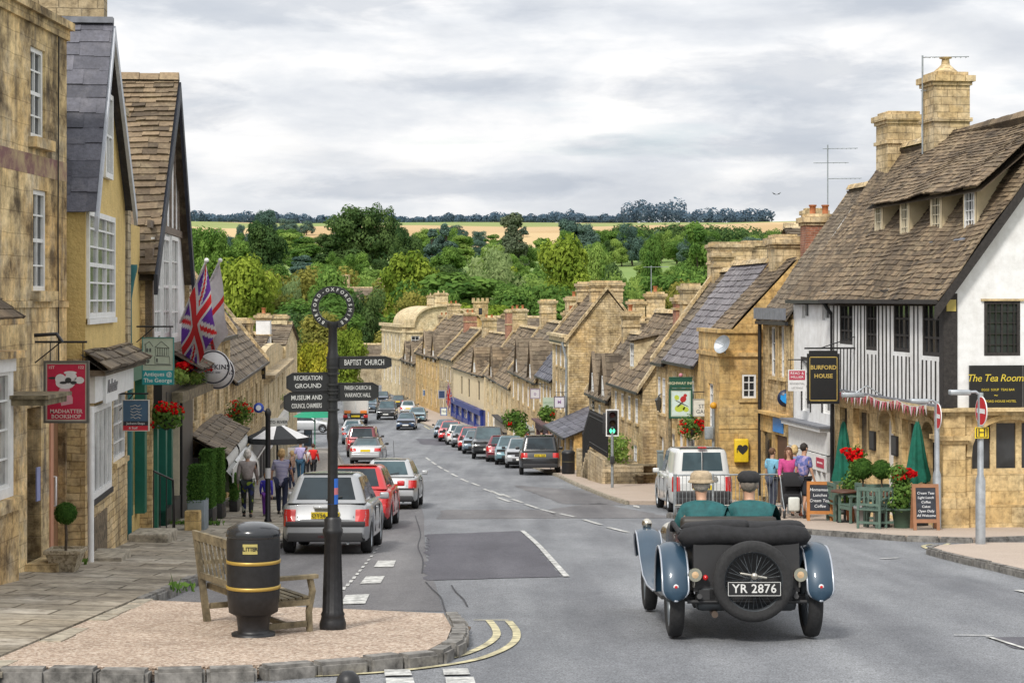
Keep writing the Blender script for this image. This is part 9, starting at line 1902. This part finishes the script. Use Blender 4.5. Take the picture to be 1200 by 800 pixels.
def georgepic(q, x0, x1, z0, z1, Y, mats):
 mats += [pm((.02, .30, .33)), pm((.72, .76, .72)), pm((.10, .11, .10))]; w_, h = x1-x0, z1-z0; T = lambda a, b: (x0+w_*a, Y-.024, z0+h*b)
 q.box(x0, x1, Y-.023, Y-.02, z0, z0+h*.30, 3); q.text('Antiques @', facing((x0+w_*.5, Y-.025, z0+h*.215)), h*.125, 4, .002, bold=.01); q.text('The George', facing((x0+w_*.5, Y-.025, z0+h*.08)), h*.125, 4, .002, bold=.01)
 def ln(*pts): q.tube([T(*p) for p in pts], .006, 4, 5, smooth=False)
 ln((.40, .80), (.62, .93), (.88, .78)); ln((.42, .78), (.42, .62), (.86, .60), (.86, .78), (.42, .8)); [ln((.42+i*.075, .62), (.42+i*.075, .79)) for i in range(1, 6)]; ln((.4, .6), (.4, .45), (.9, .43), (.88, .6)); ln((.06, .85), (.22, .93), (.34, .82)); ln((.1, .85), (.1, .42)); ln((.1, .48), (.12, .56), (.2, .57), (.22, .48)); ln((.05, .42), (.95, .41))
 for a, b in ((.12, .70), (.22, .70), (.44, .48), (.14, .46)): q.face([T(a, b), T(a+.06, b), T(a+.06, b+.08), T(a, b+.08)], 5)
hang_sign('antiques_sign', 'pale green hanging sign with a drawn house above a teal strip', 167.5, 203, 396, 450, 36.0, (.44, .50, .40), (.03, .20, .18), [], (.1, .1, .1), .014, bracket=(160, .22), extra=georgepic)
def jack(q, x0, x1, z0, z1, Y, mats):
 mats += [pm((.02, .02, .03)), pm((.55, .02, .04)), pm((.5, .47, .42))]; w_, h = x1-x0, z1-z0; q.box(x0, x1, Y-.023, Y-.02, z0+h*.16, z0+h*.31, 3); q.box(x0, x1, Y-.023, Y-.02, z0, z0+h*.16, 4); q.text('Jackson-Stops', facing((x0+w_*.5, Y-.025, z0+h*.235)), h*.11, 2, .002); q.text('& Staff', facing((x0+w_*.4, Y-.025, z0+h*.08)), h*.11, 2, .002)
 for i in range(5): q.tube([(x0+w_*(.3+.42*k/5+.03*math.sin(i*3+k)), Y-.024, z0+h*(.42+i*.1+.03*math.sin(k*2.1+i))) for k in range(6)], .006, 4, 5, smooth=False)
hang_sign('estate_agent_sign', 'slate blue hanging sign with red strip near the teal drainpipe', 144.5, 174, 469, 504, 33.4, (.055, .115, .19), (.55, .52, .46), [], (.7, .7, .68), .014, bracket=(140, .12), extra=jack)
for k, (px, py, Y, lab) in enumerate(((250, 430, 46.0, 'round white hanging cafe sign, the front one of the pair'), (255, 436, 47.6, 'round white cafe sign half hidden behind the front one'))):
 c = P(px, py, Y); root = thing('round_cafe_sign', lab, 'sign', c); q = MB(); mt = Matrix.Translation(c) @ RX; rr = 20/F*Y; q.lathe([(rr, -.025), (rr, .025), (.001, .026)], n=40, mat=mt, m=0); q.lathe([(rr*.97, .0262), (rr*.90, .028), (rr*.88, .0262)], n=40, mat=mt, m=1, caps=False)
 q.text('HUFFKINS', facing(c+Vector((0, -.03, .0))), rr*.40, 1, .002, bold=.015, sp=1.1); q.text('SINCE 1890', facing(c+Vector((0, -.03, -rr*.32))), rr*.17, 1, .002); q.build('disc', [pm((.70, .69, .68)), pm((.05, .05, .06))], root); b = MB(); b.tube([c+Vector((0, 0, rr)), c+Vector((0, 0, rr+.12)), c+Vector((-.9, .05, rr+.12))], .014, 6); b.build('bracket', BLK, root)
hang_sign('small_inn_sign', 'black and gold plaque on the stone house with window boxes', 292, 310, 430, 443, 82, (.02, .018, .015), (.04, .035, .03), [('BAY TREE', .5, .5, .35)], (.4, .28, .08), .04, bracket=(288, .1))
def flag(label, pole_a, pole_b, Ya, Yb, kind, k0, k1, drop, sway):
 a, b = P(*pole_a, Ya), P(*pole_b, Yb); root = thing('flag', label, 'flag', a); q = MB(); q.tube([a, b], .028, 8); q.ball(b, .055, 0, 2); q.build('flagpole', M['white_paint'], root)
 q = MB(); nu, nv = 44, 30; hoist0, hoist1 = a.lerp(b, k1), a.lerp(b, k0); rows = []
 def pt(u, v):    # v along the hoist (0 = outer end), u along the fly, hanging under its own weight
  h = hoist0.lerp(hoist1, v); d = Vector((sway[0], sway[1], -1)).normalized(); fold = math.sin(u*7+v*3)*.06*u+math.sin(v*9+u*2.5)*.045
  return h+d*drop*u*(1-.10*v)+Vector((.55*fold, fold, 0))+Vector((.10*u*(1-v), 0, 0))
 V_ = [[pt(i/nu, j/nv) for j in range(nv+1)] for i in range(nu+1)]
 def colr(u, v):
  x, y = u*2-1, v*2-1
  if kind == 'union':
   if abs(x) < .15 or abs(y) < .22: return 2
   if abs(x) < .25 or abs(y) < .36: return 1
   d = min(abs(x-y), abs(x+y))
   return 2 if d < .075 else 1 if d < .21 else 0
  return 2 if abs(x) < .10 or abs(y) < .16 else 1
 for i in range(nu):
  for j in range(nv): q.face([V_[i][j], V_[i+1][j], V_[i+1][j+1], V_[i][j+1]], colr((i+.5)/nu, (j+.5)/nv), .5, True)
 q.build('cloth', [pm((.16, .04, .42), .85), pm((.78, .75, .77), .85), pm((.80, .025, .03), .85)], root)
flag('union flag hanging from the nearer angled white pole', (211, 378), (242, 305), 43.4, 41.8, 'union', .03, .97, 1.6, (.05, .1)); flag('white flag with red cross on the further angled pole', (226, 372), (258, 305), 46.8, 45.2, 'cross', .05, .97, 1.75, (.02, .15))
def flower_box(label, px0, px1, py, Y0, Y1, fl=10, name='flower_box'):
 a, b = P(px0, py, Y0), P(px1, py, Y1); root = thing(name, label, 'flower box', a); q = MB(); d = b-a; n = 9
 for i in range(n): leafball(q, a+d*(i/(n-1))+Vector((.0, 0, .1)), .22, 130, .05, sz=1.0, shell=.3)
 q.build('foliage', LM['light'], root); f = MB(); [flowers(f, a+d*rng.random()+Vector((rng.uniform(-.1, .2), 0, .30+rng.uniform(-.05, .08))), .11, 26, .035, 0) for _ in range(fl)]
 if fl: f.build('flowers', RED_F, root)
 t = MB(); fr = Fr((a.x-.15, a.y), (b.x-.15, b.y), (-1, 0)); t.fbox(fr, 0, fr.L, min(a.z, b.z)-.25, min(a.z, b.z)-.02, -.3, .0); t.build('trough', M['wood_grey'], root)
flower_box('long window box of red geraniums above the black shopfront', 206, 243, 445, 41.5, 47.5, 26); flower_box('planted green window box over the far left shop', 298, 333, 468, 86, 106, 0); flower_box('green planting at the end of the far left shop canopy', 318, 336, 486, 96, 110, 1)
basket('hanging_basket', 'red geranium hanging basket beside the green shopfront', 195, 487, 39.4, .75, .6, 7); basket('hanging_basket', 'red and green hanging basket above the arched awning', 281, 483, 60, .95, .9, 6)
def topi_box(label, px, py0, py1, wpx, Y, d, base_mat, base_h, round_=False):
 x = (px-600)/F*Y; z0 = zL(x, Y); zt, w_ = eave_z(py0, Y), wpx/F*Y/2; root = thing('topiary_hedge', label, 'topiary', (x, Y, z0)); q = MB(); H = zt-z0; B = lambda mb, n, m: mb.build(n, m, root, world=False)
 q.bbox(-w_*.93, w_*.93, -d*.93, d*.93, base_h, H-.03, w_*.5 if round_ else .06)
 for _ in range(1500):
  s = rng.randrange(3); u, v = rng.uniform(-1, 1), rng.uniform(0, 1); p, n = ((u*w_, -d, base_h+v*(H-base_h)), (0, -1, .2)) if s == 0 else ((rng.choice((-1, 1))*w_, u*d, base_h+v*(H-base_h)), (1, 0, .2)) if s == 1 else ((u*w_, rng.uniform(-d, d), H), (0, 0, 1))
  leaf(q, Vector(p)+Vector((rng.uniform(-.02, .02),)*3), Vector(n)+Vector((rng.uniform(-.8, .8), rng.uniform(-.8, .8), rng.uniform(-.5, .8))), .028, rng.random())
 B(q, 'foliage', LFBOX); q = MB(); q.bbox(-w_*1.05, w_*1.05, -d*1.05, d*1.05, 0, base_h+.03, .015); B(q, 'planter', base_mat)
topi_box('tall rectangular clipped hedge in a dark planter by the black shopfront', 244, 527, 607, 15, 42.6, .3, pm((.02, .02, .02)), .35); topi_box('second tall clipped hedge behind the first, nearer the shop door', 257, 526, 600, 11, 45.4, .3, pm((.02, .02, .02)), .35)
topi_box('low rounded clipped box plant in a grey trough on a stone block', 232, 545, 612, 19, 40.2, .28, plain('lead_trough', (.20, .24, .27), .6, .1), .62, True)
topi_box('narrow clipped shrub further along by the arched awning', 275, 555, 600, 9, 49, .25, pm((.02, .02, .02)), .3)
q = MB(); Y = 40.2; x = (231-600)/F*Y; q.bbox(-.16, .16, -.2, .2, -.1, .45, .03, 0, Matrix.Translation((x-.02, Y-.35, zL(x, Y)))); tag(q.build('stone_block', M['stone_c']), 'small stone block under the low box plant', 'stone block')
hr = MB(); pts = [P(183, 545, 36.6), P(205, 562, 37.6)]; z0 = zL(-7, 37)
hr.tube([Vector((-6.95, 36.4, z0+1.35)), Vector((-6.72, 37.2, z0+1.1)), Vector((-6.72, 37.4, z0))], .022, 6); [hr.tube([Vector((-6.95+.23*t, 36.4+.8*t, z0)), Vector((-6.95+.23*t, 36.4+.8*t, z0+1.35-.25*t))], .012, 5) for t in (0, .33, .66, 1)]; tag(hr.build('handrail', BLK), 'slim black iron handrail by the green shopfront steps', 'handrail')
st = MB(); st.bbox(-7.2, -6.45, 35.2, 36.2, z0-.1, z0+.28, .03); tag(st.build('stone_step', M['kerb_light']), 'worn stone step below the iron handrail', 'step')
def weeds(label, px, py, w_, n):
 p = G(px, py, .14); q = MB()
 for _ in range(n): a = p+Vector((rng.uniform(-w_, w_), rng.uniform(-.15, .15), .02)); q.tube([a, a+Vector((rng.uniform(-.06, .06), rng.uniform(-.05, .05), rng.uniform(.05, .22)))], [.012, .002], 3); leaf(q, a+Vector((0, 0, .08)), Vector((rng.uniform(-1, 1), -1, .6)), .05, rng.random())
 tag(q.build('weeds', LM['mid']), label, 'weeds', None, 'stuff')
weeds('green weeds round the lattice pot', 72, 664, .45, 70); weeds('weeds growing by the stone step', 172, 636, .25, 60); weeds('moss and weeds between flagstones', 225, 617, .7, 90); weeds('weeds along the bay kerb', 212, 694, .2, 12)
# cafe parasol, arched awning and A-board in front of the far left shops
def cafe_parasol():
 Y = 57; c = P(325, 512, Y); zg = zL(c.x, Y); root = thing('cafe_parasol', 'open black and white cafe parasol on the left pavement', 'parasol', (c.x, Y, zg)); B = lambda mb, n, m: mb.build(n, m, root, world=False); q = MB(); H = c.z-zg+.25; R_ = .95
 for k in range(8): a0, a1 = 2*math.pi*k/8, 2*math.pi*(k+1)/8; q.face([(0, 0, H+.2), (R_*math.cos(a0), R_*math.sin(a0), H-.25), (R_*math.cos(a1), R_*math.sin(a1), H-.25)], 1 if k % 2 else 0); q.face([(R_*math.cos(a0), R_*math.sin(a0), H-.25), (R_*math.cos(a1), R_*math.sin(a1), H-.25), (R_*math.cos(a1), R_*math.sin(a1), H-.42), (R_*math.cos(a0), R_*math.sin(a0), H-.42)], 0)
 B(q, 'canopy', [pm((.02, .022, .025), .9), pm((.55, .55, .56), .9)]); q = MB(); q.tube([(0, 0, 0), (0, 0, H+.25)], .03, 8); B(q, 'pole', TRIM); q = MB(); q.lathe([(.3, 0), (.3, .06), (.05, .1)], n=16); B(q, 'base', TRIM)
cafe_parasol()
def arch_awning():
 Y0, Y1 = 51.5, 56.5; root = thing('arched_awning', 'arched white shop awning with olive side over the left pavement', 'awning', (LX(Y0)+.2, Y0, -6)); q = MB(); rows = []
 for y in (Y0, Y1): rows.append([Vector((LX(y)+.05+1.25*math.sin(R(90*i/8)), y, -5.05+.85*math.cos(R(90*i/8)))) for i in range(9)])
 q.grid(rows); q.grid([[p for p in (r[-1], r[-1]+Vector((0, 0, -.25)))] for r in rows]); q.build('canvas', M['white_paint'], root); s = MB(); s.face(rows[0]+[Vector((LX(Y0)+.05, Y0, -5.3)), ]); s.face([rows[0][-1], rows[0][-1]+Vector((0, 0, -.25)), Vector((LX(Y0)+.05, Y0, -5.3))]); s.build('side_panel', pm((.12, .14, .09), .9), root)
arch_awning()
hang_sign('shop_a_board', 'dark folding pavement board near the red-jacketed woman', 357, 365, 504, 522, 92, (.03, .05, .07), (.02, .02, .02), [('SALE', .5, .6, .25)], (.4, .4, .4), .03)
gp_ = P(369, 488, 118); q = MB(); q.lathe([(1.4, 0), (.7, .35), (.001, .55)], gp_, 8, smooth=False, caps=False); q.tube([gp_+Vector((0, 0, -2.0)), gp_+Vector((0, 0, .5))], .04, 6); tag(q.build('green_parasol', [pm((.01, .22, .12), .9)]), 'open green parasol beside the car in the side lane', 'parasol')
wp_ = MB(); [wp_.tube([(P(px, 510, 130).x, 130, zr(130)), (P(px, 510, 130).x, 130, -5.6)], .05, 6) for px in (386,)]; tag(wp_.build('white_pole', M['white_paint']), 'slim white pole at the mouth of the side lane', 'pole')
# small union flag far down the right side, bird in the sky
flag('small union flag far down the right side', (532, 470), (525, 446), 170, 168.5, 'union', .3, .97, 1.7, (-.2, 0))
bd = MB(); c = P(910, 228, 120); bd.mesh([c+Vector(v) for v in ((0, 0, 0), (-.3, 0, .16), (-.18, .05, .02), (.3, 0, .16), (.18, .05, .02), (0, .25, 0), (0, -.2, -.02))], [(0, 1, 2), (0, 4, 3), (2, 5, 4, 0), (0, 2, 6), (0, 6, 4)]); tag(bd.build('bird', pm((.05, .05, .06))), 'small dark bird flying above the brick chimney', 'bird')
